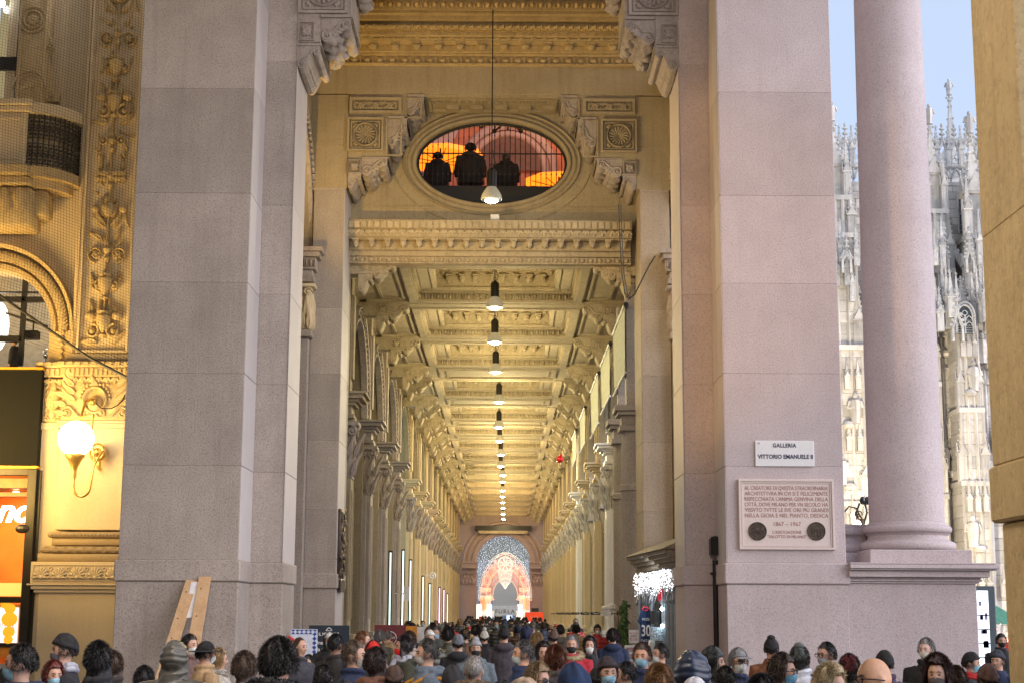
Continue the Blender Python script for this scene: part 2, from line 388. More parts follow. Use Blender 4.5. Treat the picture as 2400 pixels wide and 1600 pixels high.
# arch-head brackets of both big piers
for sd, pier, XE in ((1, left_pier, XL2), (-1, right_pier, XR2)):
    def X(px, py):   # mirrored measurement from the left-hand group
        d = ax(px, py, Y1) - XL2
        return XE + sd*d
    yb = Y1; dp = Y2-Y1
    z1, z2, z3, z4 = az(720, 196-24, yb), az(720, 100, yb), az(790, 45, yb), az(850, -75, yb)
    g1 = X(752, 100)-XE; g2 = X(824, 45)-XE; g3 = X(880, -30)-XE
    console(pier, XE, z1-.05, abs(g1), z2-z1-.02, yb, dp, sd, M['carved'], 'rib', D=.06)
    b = MB(); lo, hi = sorted((XE, XE+sd*abs(g1))); b.block(lo, hi, yb, Y2, z2, TOPZ, .015); b.build('bracket_block', M['carved'], pier)
    console(pier, XE+sd*abs(g1), az(800, 112, yb), abs(g2-g1), az(800, 43, yb)-az(800, 112, yb), yb, dp, sd, M['carved'], 'leaf', D=.085, ns=26)
    b = MB(); lo, hi = sorted((XE+sd*abs(g1), XE+sd*abs(g2))); b.block(lo, hi, yb, Y2, az(800, 43, yb), TOPZ, .015)
    b.frame((0, yb, 0)); b.fbox(lo, hi, az(800, 43, yb), az(800, 37, yb), 0, .05); b.build('bracket_block', M['carved'], pier)
    console(pier, XE+sd*abs(g2), az(850, 42, yb), abs(g3-g2), 2.0, yb, dp, sd, M['carved'], 'leaf', D=.1, ns=26)
    pa, pb = sorted((XE+sd*.02, XE+sd*(abs(g1)*.72)))
    panel(pier, pa, pb, az(725, 96, yb), az(725, 53, yb), yb-.003, M['carved'])
    pa, pb = sorted((XE+sd*.0, XE+sd*abs(g2)*.92))
    panel(pier, pa, pb, az(760, 33, yb), az(760, 33, yb)+(pb-pa), yb-.003, M['carved'], 'shell', D=.07)
# lead pipe and lantern box in the angle of the right pier
t = thing('drain_pipe', (ax(1678, 1400, 29), 29.1, 0), 'dark vertical drain pipe in the corner of the pale granite pier', 'pipe')
xx = ax(1678, 1400, 29.15)
MB().lathe([(.055, 0), (.055, az(1678, 1312, 29.15))], (xx, -29.15), 10).build('pipe', M['dark_metal'], t, smooth=40)
m = MB(); m.box(xx-.1, xx+.1, 29.0, 29.25, az(1672, 1300, 29.15), az(1672, 1262, 29.15)); m.lathe([(.02, az(1672, 1262, 29.15)), (.09, az(1672, 1265, 29.15)), (.09, az(1672, 1258, 29.15)), (.02, az(1672, 1255, 29.15))], (xx, -29.12), 12)
m.build('junction_box', M['dark_metal'], t, smooth=40)
m = MB(); m.lathe([(.075, az(1678, 1345, 29.15)), (.075, az(1678, 1340, 29.15))], (xx, -29.15), 10); m.box(xx-.09, xx+.02, 29.1, 29.3, az(1678, 1343, 29.15), az(1678, 1341, 29.15)); m.build('pipe_clamp', M['dark_metal'], t)
# ------------------------------------------------------------ column on its pedestal
def pedestal_and_column():
    t = thing('granite_column', (ax(2126, 1200, 29.2), 29.2, 0), 'round granite column on a moulded pedestal in front of the cathedral', 'column')
    xa, xb = ax(1987, 1400, 28.05), ax(2290, 1400, 28.05)
    y0, y1 = 28.06, 30.6
    zc0, zc1 = az(2100, 1366, 28), az(2100, 1318, 28)
    courses(xa+.002, xb, y0, y1, [0, .4, zc0], .015).build('pedestal', M['granite_pale'], t)
    m = MB(); H = zc1-zc0
    for k, (a, b, o) in enumerate(((0, .1, .04), (.1, .2, .09), (.2, .3, .07), (.3, .62, .2), (.62, .7, .3), (.7, .9, .34), (.9, 1, .3))):
        m.block(xa+.002, xb+o, y0-o*.9, y1+o, zc0+H*a+.001*k, zc0+H*b, .006)
    m.build('pedestal_cornice', M['granite_pale'], t)
    cx, cy = ax(2126, 1200, 29.2), 29.25; r = abs(ax(2213, 1200, 29.2)-ax(2040, 1200, 29.2))/2
    zp1 = az(2126, 1287, 28.4)
    m = MB(); hw = abs(ax(2284, 1290, 28.3)-ax(2044, 1290, 28.3))/2; m.block(cx-hw, cx+hw, cy-hw, cy+hw, zc1+.002, zp1, .015); m.build('column_plinth', M['granite_pale'], t)
    zt = az(2126, 1222, 29); Hb = zt-zp1
    prof = [(hw*.90, zp1+.002)]
    for i in range(9): a = -pi/2+pi*i/8; prof.append((hw*.86+Hb*.16*cos(a), zp1+Hb*(.17+.16*sin(a))))
    prof += [(hw*.84, zp1+Hb*.36), (hw*.80, zp1+Hb*.40), (hw*.78, zp1+Hb*.52), (hw*.82, zp1+Hb*.58), (hw*.84, zp1+Hb*.6)]
    for i in range(9): a = -pi/2+pi*i/8; prof.append((hw*.81+Hb*.12*cos(a), zp1+Hb*(.74+.13*sin(a))))
    prof += [(r*1.06, zp1+Hb*.88), (r*1.05, zp1+Hb*.94), (r*1.0, zt)]
    MB().lathe(prof, (cx, -cy), 56).build('column_base', M['granite_pale'], t, smooth=40)
    pr = [(r*(1-.11*(i/16)**1.6), zt+.002+(TOPZ-zt)*i/16) for i in range(17)]
    MB().lathe(pr, (cx, -cy), 64).build('shaft', M['granite_pale'], t, smooth=40)
    # engaged half column between pier and column
    cx2, cy2 = ax(1996, 1200, 29.9)-.12, 29.9; k = .62
    m = MB(); m.block(cx2-.3, ax(2034, 1290, 29.3), cy2-.62, cy2+.6, zc1+.003, zp1-.02, .015); m.build('column_plinth', M['granite_pale'], t)
    MB().lathe([(a*k, z-.02) for a, z in prof], (cx2, -cy2), 40).build('half_column_base', M['granite_pale'], t, smooth=40)
    return t
column = pedestal_and_column()
# ------------------------------------------------------------ near golden pier at the right edge
t = thing('near_pier', (ax(2390, 1400, 10.8)+.6, 11.2, 0), 'ochre lit stone pier close by at the right edge of the view', 'pier')
yn = 10.8
yf = yn+1.0; xs = ax(2326, 1080, yf)
zb1, zb0 = az(2340, 1092, yf), az(2340, 1225, yf)
courses(xs, xs+2, yn, yn+1.0, [zb1, az(2340, 560, yf), 7.4], .008).build('shaft', M['relief'], t)
m = courses(xs-.02, xs+2.1, yn-.05, yn+1.05, [zb0, zb1-.004], .02); m.build('base_band', M['relief'], t)
courses(xs+.05, xs+2, yn-.01, yn+1.0, [0, zb0-.005], .01).build('plinth', M['relief'], t)
# ------------------------------------------------------------ writing on the right pier
def sign_frame(x0, x1, z0, z1, y, d, mat, parent, name='slab', c=.01):
    m = MB(); m.block(x0, x1, y-d, y, z0, z1, c); return m.build(name, mat, parent)
x0, x1 = ax(1769, 1062, 28), ax(1907.5, 1062, 28); z1, z0 = az(1838, 1032, 28), az(1838, 1092.5, 28)
t = thing('street_name_plaque', ((x0+x1)/2, 27.97, z0), 'small white marble street name plaque high on the pale granite pier', 'street sign')
sign_frame(x0, x1, z0, z1, 27.995, .03, M['marble_white'], t)
cxm = (x0+x1)/2; s1 = (z1-z0)
text_part('GALLERIA', s1*.21, M['ink'], t, (cxm+.0, 27.962, az(1838, 1047.5, 28)), ext=.0015, spacing=1.12, fit=55*(x1-x0)/138.5, bold=.003)
text_part('VITTORIO EMANUELE II', s1*.22, M['ink'], t, (cxm+.01, 27.962, az(1838, 1074, 28)), ext=.0015, fit=129*(x1-x0)/138.5, bold=.003)
text_part('10', s1*.09, M['ink'], t, (ax(1777, 1037, 28), 27.962, az(1777, 1040, 28)), ext=.0015)
x0, x1 = ax(1730, 1200, 28), ax(1955, 1200, 28); z1, z0 = az(1842, 1122, 28), az(1842, 1288, 28)
t = thing('dedication_plaque', ((x0+x1)/2, 27.95, z0), 'large rose marble dedication plaque with two bronze medallions', 'plaque')
m = MB(); m.block(x0, x1, 27.955, 27.995, z0, z1, .008); m.build('slab', M['marble_pink'], t)
m = MB().frame((0, 27.955, 0)); w = .035
m.frame4(x0+.01, x1-.01, z0+.01, z1-.01, w, .03); m.frame4(x0+.06, x1-.06, z0+.06, z1-.06, .018, .014); m.build('moulded_border', M['marble_pink'], t)
lines = ['AL CREATORE DI QVESTA STRAORDINARIA', "ARCHITETTVRA IN CVI SI É FELICEMENTE", "RISPECCHIATA L'ANIMA GENVINA DELLA", 'CITTÁ, DOVE MILANO PER VN SECOLO HA', 'VISSVTO TVTTE LE SVE ORE PIÚ GRANDI', 'NELLA GIOIA E NEL PIANTO, DEDICA']
W = ax(1939, 1200, 28)-ax(1744, 1200, 28)
for i, l in enumerate(lines):
    o = text_part(l, .098, M['letters_red'], t, ((x0+x1)/2, 27.952, az(1842, 1147.5+12.8*i, 28)), ext=.0015)
    xs_ = [v.co.x for v in o.data.vertices]; k = W/(max(xs_)-min(xs_)); mid = (max(xs_)+min(xs_))/2
    for v in o.data.vertices: v.co.x = (v.co.x-mid)*k
text_part('1867 – 1967', .1, M['letters_red'], t, ((x0+x1)/2, 27.952, az(1842, 1231.5, 28)), ext=.0015)
text_part("L'ASSOCIAZIONE", .075, M['letters_red'], t, ((x0+x1)/2, 27.952, az(1842, 1249.5, 28)), ext=.0015, sx=.9)
text_part('“SALOTTO DI MILANO”', .075, M['letters_red'], t, ((x0+x1)/2, 27.952, az(1842, 1260, 28)), ext=.0015, sx=.88)
for px in (1774.5, 1912):
    c = (ax(px, 1244, 28), az(px, 1244, 28)); R = abs(ax(px+21.5, 1244, 28)-c[0])
    m = MB().frame((0, 27.955, 0)); m.prism([(c[0]+R*cos(2*pi*i/36), c[1]+R*sin(2*pi*i/36)) for i in range(36)], 0, .018)
    m.ring(c[0], c[1], R*.93, R*.93, R*.08, .01, .018, 36)
    if px < 1800:
        m.ring(c[0], c[1]+R*.05, R*.6, R*.36, R*.06, .008, .018); m.fbox(c[0]-R*.6, c[0]+R*.6, c[1]-R*.35, c[1]-R*.28, .018, .026)
        for i in range(7): m.fbox(c[0]-R*.5+i*R*.16, c[0]-R*.44+i*R*.16, c[1]-R*.2, c[1]+R*.1, .018, .026)
    else:
        m.fbox(c[0]-R*.5, c[0]+R*.5, c[1]+R*.25, c[1]+R*.45, .018, .028)
        for i in (-.5, -.2, .12, .42): m.fbox(c[0]+R*i, c[0]+R*(i+.1), c[1]-R*.55, c[1]+R*.25, .018, .028)
    m.build('medallion', M['bronze'], t, smooth=40)
# ------------------------------------------------------------ planks leaning on the left pier
wood = stone('pine_board', (.56,.36,.19), (.66,.45,.26), (.36,.2,.1), 5, 2.5, .6, .05, streak=.5, grime=(.42,.25,.12), sp_amt=.3)
def plank(bx, tx, w, label, white=False):
    (xb, zb), (xt, zt) = (at(bx[0], bx[1], 27.2)[0], 0), at(tx[0], tx[1], 27.9)
    t = thing('pine_plank', (xb, 27.2, 0), label, 'plank')
    # extend the visible line down to the ground
    xm, zm = at(bx[0], bx[1], 27.4); k = zt/(zt-zm); xg = xt+(xm-xt)*k; yg = 27.92+(27.4-27.92)*k
    d = Vector((xg-xt, yg-27.92, -zt)); L = d.length; d.normalize(); side = Vector((1, 0, 0)); side = (side-d*side.dot(d)).normalized(); nrm = side.cross(d)
    if nrm.y > 0: nrm = -nrm
    m = MB().frame((xt, 27.92, zt), side, d, nrm); m.fbox(-w/2, w/2, 0, L, 0, .045)
    m.build('board', wood, t)
    m2 = MB().frame((xt, 27.92, zt), side, d, nrm)
    for v in (.25, .8, 1.2, 1.9, 2.3): m2.ball(w*(.2 if int(v*10) % 2 else -.18), v, .045, .014, .014, .003, 8, 4)
    m2.build('screw_head', M['dark_metal'], t)
    if white:
        m3 = MB().frame((xt, 27.92, zt), side, d, nrm); m3.fbox(-w/2-.13, -w/2-.004, .1, .82, .0, .02); m3.build('white_strip', M['white'], t)
    return t
plank((417, 1470), (450, 1362), .21, 'pine plank with torn top leaning on the left granite pier')
plank((462, 1470), (481, 1353), .21, 'taller pine plank with a white strip leaning on the left granite pier', True)
# ------------------------------------------------------------ inner wall with the oval window
YI, YM = 36.4, 37.9           # front of the inner piers, plane of the oval field
XI0, XI1 = ax(797, 900, YI), ax(1505, 900, YI)
wall = thing('inner_arch_wall', ((XI0+XI1)/2, YI, 0), 'tall inner stone wall pierced by an oval window above the arcade mouth', 'wall')
zI = [0, ZB0] + [az(760, y, YI) for y in (1310, 1194, 1032, 876, 722)] + [az(760, 445, YI), az(760, 340, YI), az(760, 222, YI), az(760, 158, YI)]
zI = sorted(zI)
xo0, xo1 = ax(724, 900, YI), ax(1574, 900, YI)
zcon = az(800, 440, YI)
for (a, b, sd) in ((xo0, XI0, 1), (XI1, xo1, -1)):
    zz = [z for z in zI if z <= zcon+.01]
    if abs(zz[-1]-zcon) > .05: zz.append(zcon)
    mt = M['granite'] if sd > 0 else M['granite_tan']
    courses(a, b, YI, YM+.5, zz).build('pier', mt, wall)
    courses(a-.05, b+.05, YI-.05, YM+.4, [ZB0+.02, ZB1-.02], .015).build('base_band', mt, wall)
    # side arch jambs beyond the pier
    facing(wall, b if sd > 0 else a, sd, YI, YM, zz, M['smooth'] if sd > 0 else M['granite_tan'])
    lo, hi = (a-1.6, a-.0) if sd > 0 else (b+.0, b+1.6)
    courses(lo, hi, YI+.25, YM+.5, zz).build('jamb', mt, wall)
    # wall above
    lo2, hi2 = (a-1.9, ax(815, 340, YI)) if sd > 0 else (ax(1491, 340, YI), b+1.9)
    up = [zcon, az(760, 340, YI), az(760, 222, YI)]
    courses(lo2, hi2, YI, YM+.5, up).build('spandrel', M['wallpaint'], wall)
zt0, zt1 = az(1150, 222, YI), az(1150, 150, YI)
courses(xo0-1.9, xo1+1.9, YI, YM+.5, [zt0, zt1]).build('lintel', M['wallpaint'], wall)
# ------ brackets, both sides
XC = (ax(815, 400, YI)+ax(1491, 400, YI))/2
for sd in (1, -1):
    E = ax(815, 400, YI) if sd > 0 else ax(1491, 400, YI)
    def D_(px, py): return abs(ax(px, py, YI)-ax(815, py, YI))
    def Z(y): return az(860, y, YI)
    d1, d2, d3, d4 = D_(847, 420), D_(908, 380), D_(952, 310), D_(990, 250)
    st = M['carved']
    dp = YM-YI
    console(wall, E, Z(452), d1, Z(409)-Z(452), YI, dp, sd, st, 'plain')
    console(wall, E+sd*d1, Z(418), d2-d1, Z(372)-Z(418), YI, dp, sd, st, 'leaf', D=.06)
    console(wall, E+sd*d2, Z(368), d3-d2, Z(279)-Z(368), YI, dp, sd, st, 'leaf', D=.06)
    console(wall, E+sd*d3, Z(286), d4-d3, Z(226)-Z(286), YI, dp, sd, st, 'leaf', D=.05)
    m = MB()
    for (u0, u1, v) in ((0, d1, 409), (d1, d2, 372), (d2, d3, 279), (d3, d4, 226)):
        lo, hi = sorted((E+sd*u0, E+sd*u1)); m.block(lo, hi, YI+.006, YM, Z(v), zt0-.002, .004)
    m.build('bracket_block', M['wallpaint'], wall)
    def U(p0, p1, y): 
        a, b = E+sd*(ax(p0, y, YI)-ax(815, y, YI)), E+sd*(ax(p1, y, YI)-ax(815, y, YI)); return min(a, b), max(a, b)
    a, b = U(816, 938, 248); panel(wall, a, b, Z(267), Z(230), YI-.002, M['wallpaint'], 'triple', D=.08)
    a, b = U(813, 897, 315); panel(wall, a, b, Z(356), Z(278), YI-.002, M['wallpaint'], 'shell', D=.11)
    a, b = U(815, 845, 392); panel(wall, a, b, Z(408), Z(376), YI-.002, st, 'flower', D=.08)
    m = MB().frame((0, YI, 0)); a, b = U(903, 940, 300); m.frame4(a, b, Z(366), Z(278), .03, .03); a, b = U(946, 985, 245); m.frame4(a, b, Z(278), Z(230), .03, .03)
    m.build('relief_panel', M['wallpaint'], wall)
# soffit ornament between the lowest and topmost brackets
m = MB().frame((0, YI, zt0), (1, 0, 0), (0, 1, 0), (0, 0, -1))
sa, sb = ax(990, 240, YI), ax(1320, 240, YI)
m.fbox(sa, sb, .06, .14, 0, .05); m.frame4(sa+.12, sb-.12, .32, 1.25, .07, .05); m.eggs(sa+.25, sb-.25, .45, .62, 0, .05)
for i in range(5): m.fbox(sa+.55+i*.6, sa+.85+i*.6, .85, 1.1, 0, .09)
m.build('soffit_ornament', M['wallpaint'], wall, smooth=40)
# ------ oval field
cxo, czo = at(1153, 383, YM+.12); ra = abs(ax(1329, 383, YM+.12)-ax(977, 383, YM+.12))/2; rb = abs(az(1153, 286, YM+.12)-az(1153, 480, YM+.12))/2
x0, x1 = ax(835, 480, YM), ax(1474, 480, YM); z0, z1 = az(1150, 515, YM), az(1150, 222, YM)+.4
def oval_plate(x0, x1, z0, z1, cx, cz, a, b, y0, y1):
    m = MB(); k = 72; ang = [2*pi*i/k for i in range(k)]
    inn, out = [], []
    for t_ in ang:
        c, s = cos(t_), sin(t_); inn.append((cx+a*c, cz+b*s))
        tx = (x1-cx)/c if c > 1e-6 else ((x0-cx)/c if c < -1e-6 else 1e9); tz = (z1-cz)/s if s > 1e-6 else ((z0-cz)/s if s < -1e-6 else 1e9)
        q = min(tx, tz); out.append((cx+c*q, cz+s*q))
    for y in (y0, y1):
        for p in inn: m.v.append((p[0], y, p[1]))
        for p in out: m.v.append((p[0], y, p[1]))
    for i in range(k):
        j = (i+1) % k
        m.f.append((i, j, k+j, k+i)); m.f.append((2*k+i, 3*k+i, 3*k+j, 2*k+j)); m.f.append((i, 2*k+i, 2*k+j, j))
    return m
# wide plate: fill corners with a rectangle behind the sampled outline
oval_plate(x0-.6, x1+.6, z0-.2, z1, cxo, czo, ra, rb, YM+.02, YM+.45).build('oval_field', M['wallpaint'], wall)
m = MB().frame((0, YM+.02, 0)); m.ring(cxo, czo, ra*1.03, rb*1.05, .12, .09, 0, 80); m.ring(cxo, czo, ra*1.10, rb*1.15, .12, .05, 0, 80); m.ring(cxo, czo, ra*1.17, rb*1.26, .06, .08, 0, 80)
m.build('oval_moulding', M['wallpaint'], wall, smooth=60)
m = MB().frame((0, YM+.02, 0))
for sd in (-1, 1):
    xa = cxo+sd*ra*1.68; xb = cxo+sd*ra*.75; zz = z0+.28; a, b = sorted((xa, xb))
    m.fbox(a, b, zz, zz+.035, 0, .025); m.fbox(a, b, zz+.07, zz+.09, 0, .02)
    xa0, xa1 = sorted((xa, xa-sd*.035)); m.fbox(xa0, xa1, zz+.1, zz+.95, 0, .025)
    path = [(cxo+sd*ra*1.32*cos(t_), czo+rb*1.55*sin(t_), .01) for t_ in [-1.25+.09*i for i in range(13)]]
    m.tube(path, .02, 4)
m.build('panel_moulding', M['wallpaint'], wall)
win = MB().frame((0, YM+.2, 0)); win.ring(cxo, czo, ra*.985, rb*.975, .06, .05, 0, 80); win = win.build('window_frame', M['black'], wall, smooth=60)
m = MB()
k = 29; zbot, ztopb = az(1153, 430, YM+.25), 1
for i in range(1, k):
    x = cxo-ra+2*ra*i/k; h = rb*sqrt(max(0, 1-((x-cxo)/ra)**2))
    if czo+h < zbot: continue
    m.frame(); rr = .011; m.tube([(x, zbot-.05, -(YM+.3)), (x, czo+h, -(YM+.3))], rr, 5)
    m.ball(x, czo+h*.72, -(YM+.3), .02, .03, .02, 6, 4); m.ball(x, zbot+.25, -(YM+.3), .02, .035, .02, 6, 4)
zr_ = az(1153, 361, YM+.3); m.box(cxo-ra*.98, cxo+ra*.98, YM+.28, YM+.31, zr_-.015, zr_+.015)
m.build('railing', M['black'], wall)
m = MB(); m.box(cxo-ra, cxo+ra, YM+.5, YM+.62, czo-rb-.3, zbot); m.build('parapet', M['black'], wall)
# room behind the oval: walls, arch and awnings of the upstairs terrace
room = thing('terrace_room', (cxo, 43, z0), 'terrace room with arched back wall seen through the oval window', 'room')
rw = plain('terrace_wall', (.6,.27,.18), .8, noise=.25, scale=1.5)
rl = plain('terrace_pale_vault', (.55,.5,.5), .8, noise=.15, scale=1.5)
zf = az(1103, 336, 39.3)-1.82
m = MB(); m.box(cxo-4.2, cxo+4.2, 44, 44.2, zf, zf+7); m.build('back_wall', rw, room)
m = MB(); m.box(cxo-4.3, cxo+4.3, 38.4, 44.3, zf-.2, zf); m.build('floor', M['grey'], room)
m = MB(); m.box(cxo-4.4, cxo-4.2, 38.36, 44, zf, zf+7); m.box(cxo+4.2, cxo+4.4, 38.36, 44, zf, zf+7); m.build('side_wall', rw, room)
m = MB(); m.box(cxo-4.4, cxo+4.4, 38.36, 44.2, zf+7, zf+7.2); m.build('ceiling', rl, room)
m = MB().frame((0, 43.95, 0)); ac = ax(1190, 380, 43.9); az_ = az(1190, 400, 43.9)
for w_, d_ in ((1.35, .06), (1.1, .12)): m.ring(ac, az_, w_, w_, .22, d_, 0, 48)
m.build('arch_moulding', rl, room, smooth=60)
m = MB().frame((0, 43.93, 0)); m.prism([(ac+1.0*cos(pi*i/24), az_+1.0*sin(pi*i/24)) for i in range(25)], 0, .03); m.build('arch_recess', plain('recess', (.2,.15,.14), .8), room)
m = MB().frame((0, 43.9, 0)); xq = ax(1010, 330, 43.9); m.prism([(xq-.8, az_-.5), (xq+.1, az_-.5), (xq+1.3, az_+2.4), (xq-.2, az_+2.6)], 0, .05); m.build('pale_pilaster', rl, room)
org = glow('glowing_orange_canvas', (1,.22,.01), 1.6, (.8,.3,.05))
def parasol(cx, cy, zc, R, label):
    t = thing('orange_parasol', (cx, cy, zf), label, 'parasol')
    m = MB(); k = 8; c = len(m.v); m.v.append((cx, cy, zc+R*.28))
    for i in range(k): a = 2*pi*i/k+.2; m.v.append((cx+R*cos(a), cy+R*sin(a), zc))
    for i in range(k): a = 2*pi*i/k+.2; m.v.append((cx+R*cos(a), cy+R*sin(a), zc-.14))
    for i in range(k): j = (i+1) % k; m.f.append((c, c+1+i, c+1+j)); m.f.append((c+1+i, c+1+k+i, c+1+k+j, c+1+j))
    m.build('canopy', org, t)
    m = MB(); m.tube([(cx, zf, -cy), (cx, zc+R*.25, -cy)], .025, 8)
    for i in range(k): a = 2*pi*i/k+.2; m.tube([(cx, zc-.2, -cy), (cx+R*.95*cos(a), zc-.02, -(cy+R*.95*sin(a)))], .012, 4)
    m.build('pole', M['dark_metal'], t)
parasol(ax(1032, 370, 41.4), 41.4, az(1040, 366, 41.4), 1.25, 'glowing orange parasol behind the left silhouettes in the oval window')
parasol(ax(1310, 440, 41.4), 41.4, az(1310, 424, 41.4), .95, 'glowing orange parasol at the right end of the oval window')
m = thing('wall_lantern', (ax(1190, 300, 42.5), 42.5, zf+4), 'dark iron hanging lantern at the top of the oval window', 'lantern')
q = MB(); lx, lz = at(1190, 305, 42.5)
for i in range(6):
    a = 2*pi*i/6; q.tube([(lx+.1*cos(a), lz+.25, -42.5+.1*sin(a)), (lx+.75*cos(a), lz+.1, -42.5+.5*sin(a)), (lx+.7*cos(a), lz+.45, -42.5+.5*sin(a))], .035, 5); q.ball(lx+.75*cos(a), lz+.1, -42.5+.5*sin(a), .07)
q.tube([(lx, lz, -42.5), (lx, zf+7, -42.5)], .03, 5); q.build('arms', M['black'], m)
# ------ cornice under the oval field
def cornice(name, x0, x1, zs, ys, parent, mat, modn, egg_h=None):
    """classical cornice looking towards the camera; zs top..bottom pixels rows already in metres"""
    m = MB()
    (za, zb, zc_, zd, ze, zf_, zg) = zs; y = ys
    m.block(x0, x1, y-.62, y+.3, zb, za, .02)                       # top fillet with dentils
    m.frame((0, y-.62, 0)); st = (x1-x0)/(modn*2.4); n = int((x1-x0)/st)
    for i in range(n): m.fbox(x0+st*(i+.12), x0+st*(i+.86), zb+.01, zb+(za-zb)*.72, 0, .035)
    m.frame(); m.block(x0, x1, y-.54, y+.3, zc_, zb-.003, .01)
    m.frame((0, y-.54, 0)); m.leaves(x0, x1, zc_+.02, zb-.02, 0, .06, (x1-x0)/(modn*1.9))
    m.frame(); m.block(x0, x1, y-.5, y+.3, zd, zc_-.003, .01)
    m.block(x0, x1, y-.22, y+.3, ze, zd-.003, .01)
    m.frame((0, y-.22, 0)); st = (x1-x0)/modn
    for i in range(modn):
        u = x0+st*(i+.5); w = st*.17
        m.fbox(u-w*1.25, u+w*1.25, zd-.035, zd-.004, 0, .27); m.fbox(u-w, u+w, ze+(zd-ze)*.28, zd-.036, 0, .22)
        m.ball(u, ze+(zd-ze)*.3, .16, w*.95, w*.6, w*.8, 8, 5); m.leaf(u, zd-.05, -pi/2, (zd-ze)*.8, w*1.7, .05, .22, 0, 3)
    m.frame(); m.block(x0, x1, y-.16, y+.3, zf_, ze-.003, .01)
    m.block(x0, x1, y-.1, y+.3, zg, zf_-.003, .01)
    m.frame((0, y-.1, 0)); m.eggs(x0, x1, zg+.035, zf_-.02, 0, .07, (x1-x0)/(modn*1.75)); m.fbox(x0, x1, zg, zg+.03, 0, .06); 
    m.beads(x0, x1, zg+.01, .016, .06, .09)
    return m.build(name, mat, parent, smooth=45)
yc_ = YM-.02
zs = [az(1150, y, YM-.5) for y in (518, 540, 558)] + [az(1150, y, YM-.35) for y in (564,)] + [az(1150, y, YM-.2) for y in (588, 601, 618)]
cornice('cornice', ax(820, 560, YM), ax(1477, 560, YM), zs, yc_, wall, M['stucco'], 18)
# little box and grime line over the cornice
m = MB(); bx = ax(1160, 505, YM-.3); m.block(bx-.11, bx+.11, YM-.5, YM-.25, zs[0]+.002, zs[0]+.17, .01); m.build('junction_box', M['marble_white'], wall)
# ------------------------------------------------------------ crossing bay: coffered ceiling and top cornice
bay = thing('bay_ceiling', (XC, 34, 15), 'gold lit coffered ceiling above the crossing bay', 'ceiling')
xa, xb2 = xo0-1.9, xo1+1.9
ztop = az(1150, 150, YI)
zs2 = [az(1150, y, YI-.45) for y in (80, 92, 98)] + [az(1150, 103, YI-.35)] + [az(1150, y, YI-.15) for y in (126, 132, 152)]
cornice('cornice', ax(700, 120, YI), ax(1610, 120, YI), zs2, YI-.01, bay, M['relief'], 18)
zc = zs2[0]
m = MB().frame((0, 0, zc), (1, 0, 0), (0, 1, 0), (0, 0, -1))
x0_, x1_ = ax(700, 60, YI), ax(1610, 60, YI)
m.fbox(x0_-.5, x1_+.5, 28.2, YI-.6, -.9, -.45)         # ceiling slab
yy = YI-.7
for (p, d) in ((0, .0), (.18, -.12), (.38, -.2)):
    m.frame4(x0_+.2+p, x1_-.2-p, 31.2+p, yy-p, .16, .14, d-.14)
m.leaves(x0_+.4, x1_-.4, yy-.36, yy-.16, 0, .09); m.fbox(x0_, x1_, yy+.0, yy+.12, -.3, .03)
m.eggs(x0_+.8, x1_-.8, yy-.95, yy-.75, -.3, .07); m.fbox(x0_+.6, x1_-.6, yy-.75, yy-.72, -.45, -.2)
for i in range(5):
    u = x0_+(x1_-x0_)*(i+.5)/5; m.flower(u, yy-1.35, .16, .06, -.45, 6); m.frame4(u-.5, u+.5, yy-1.6, yy-1.1, .05, .06, -.45)
m.fbox(x0_, x1_, yy-1.85, yy-1.7, -.45, -.25); m.eggs(x0_+.8, x1_-.8, yy-2.05, yy-1.87, -.4, .08)
st = .42; n = int((x1_-x0_-1.6)/st)
for i in range(n): m.fbox(x0_+.8+st*i, x0_+.8+st*i+.2, yy-2.35, yy-2.12, -.45, -.2)
m.leaves(x0_+.8, x1_-.8, yy-2.75, yy-2.5, -.4, .08)
for p in (0, .3, .6): m.fbox(x0_, x1_, yy-3.2-p, yy-3.05-p, -.45, -.2)
m.build('coffering', M['relief'], bay, smooth=40)
# front lintel between the arch-head brackets, over the frame
m = MB(); m.block(XL2, XR2, Y1+.01, Y2, 16.4, TOPZ, .02); m.build('front_lintel', M['carved'], bay)
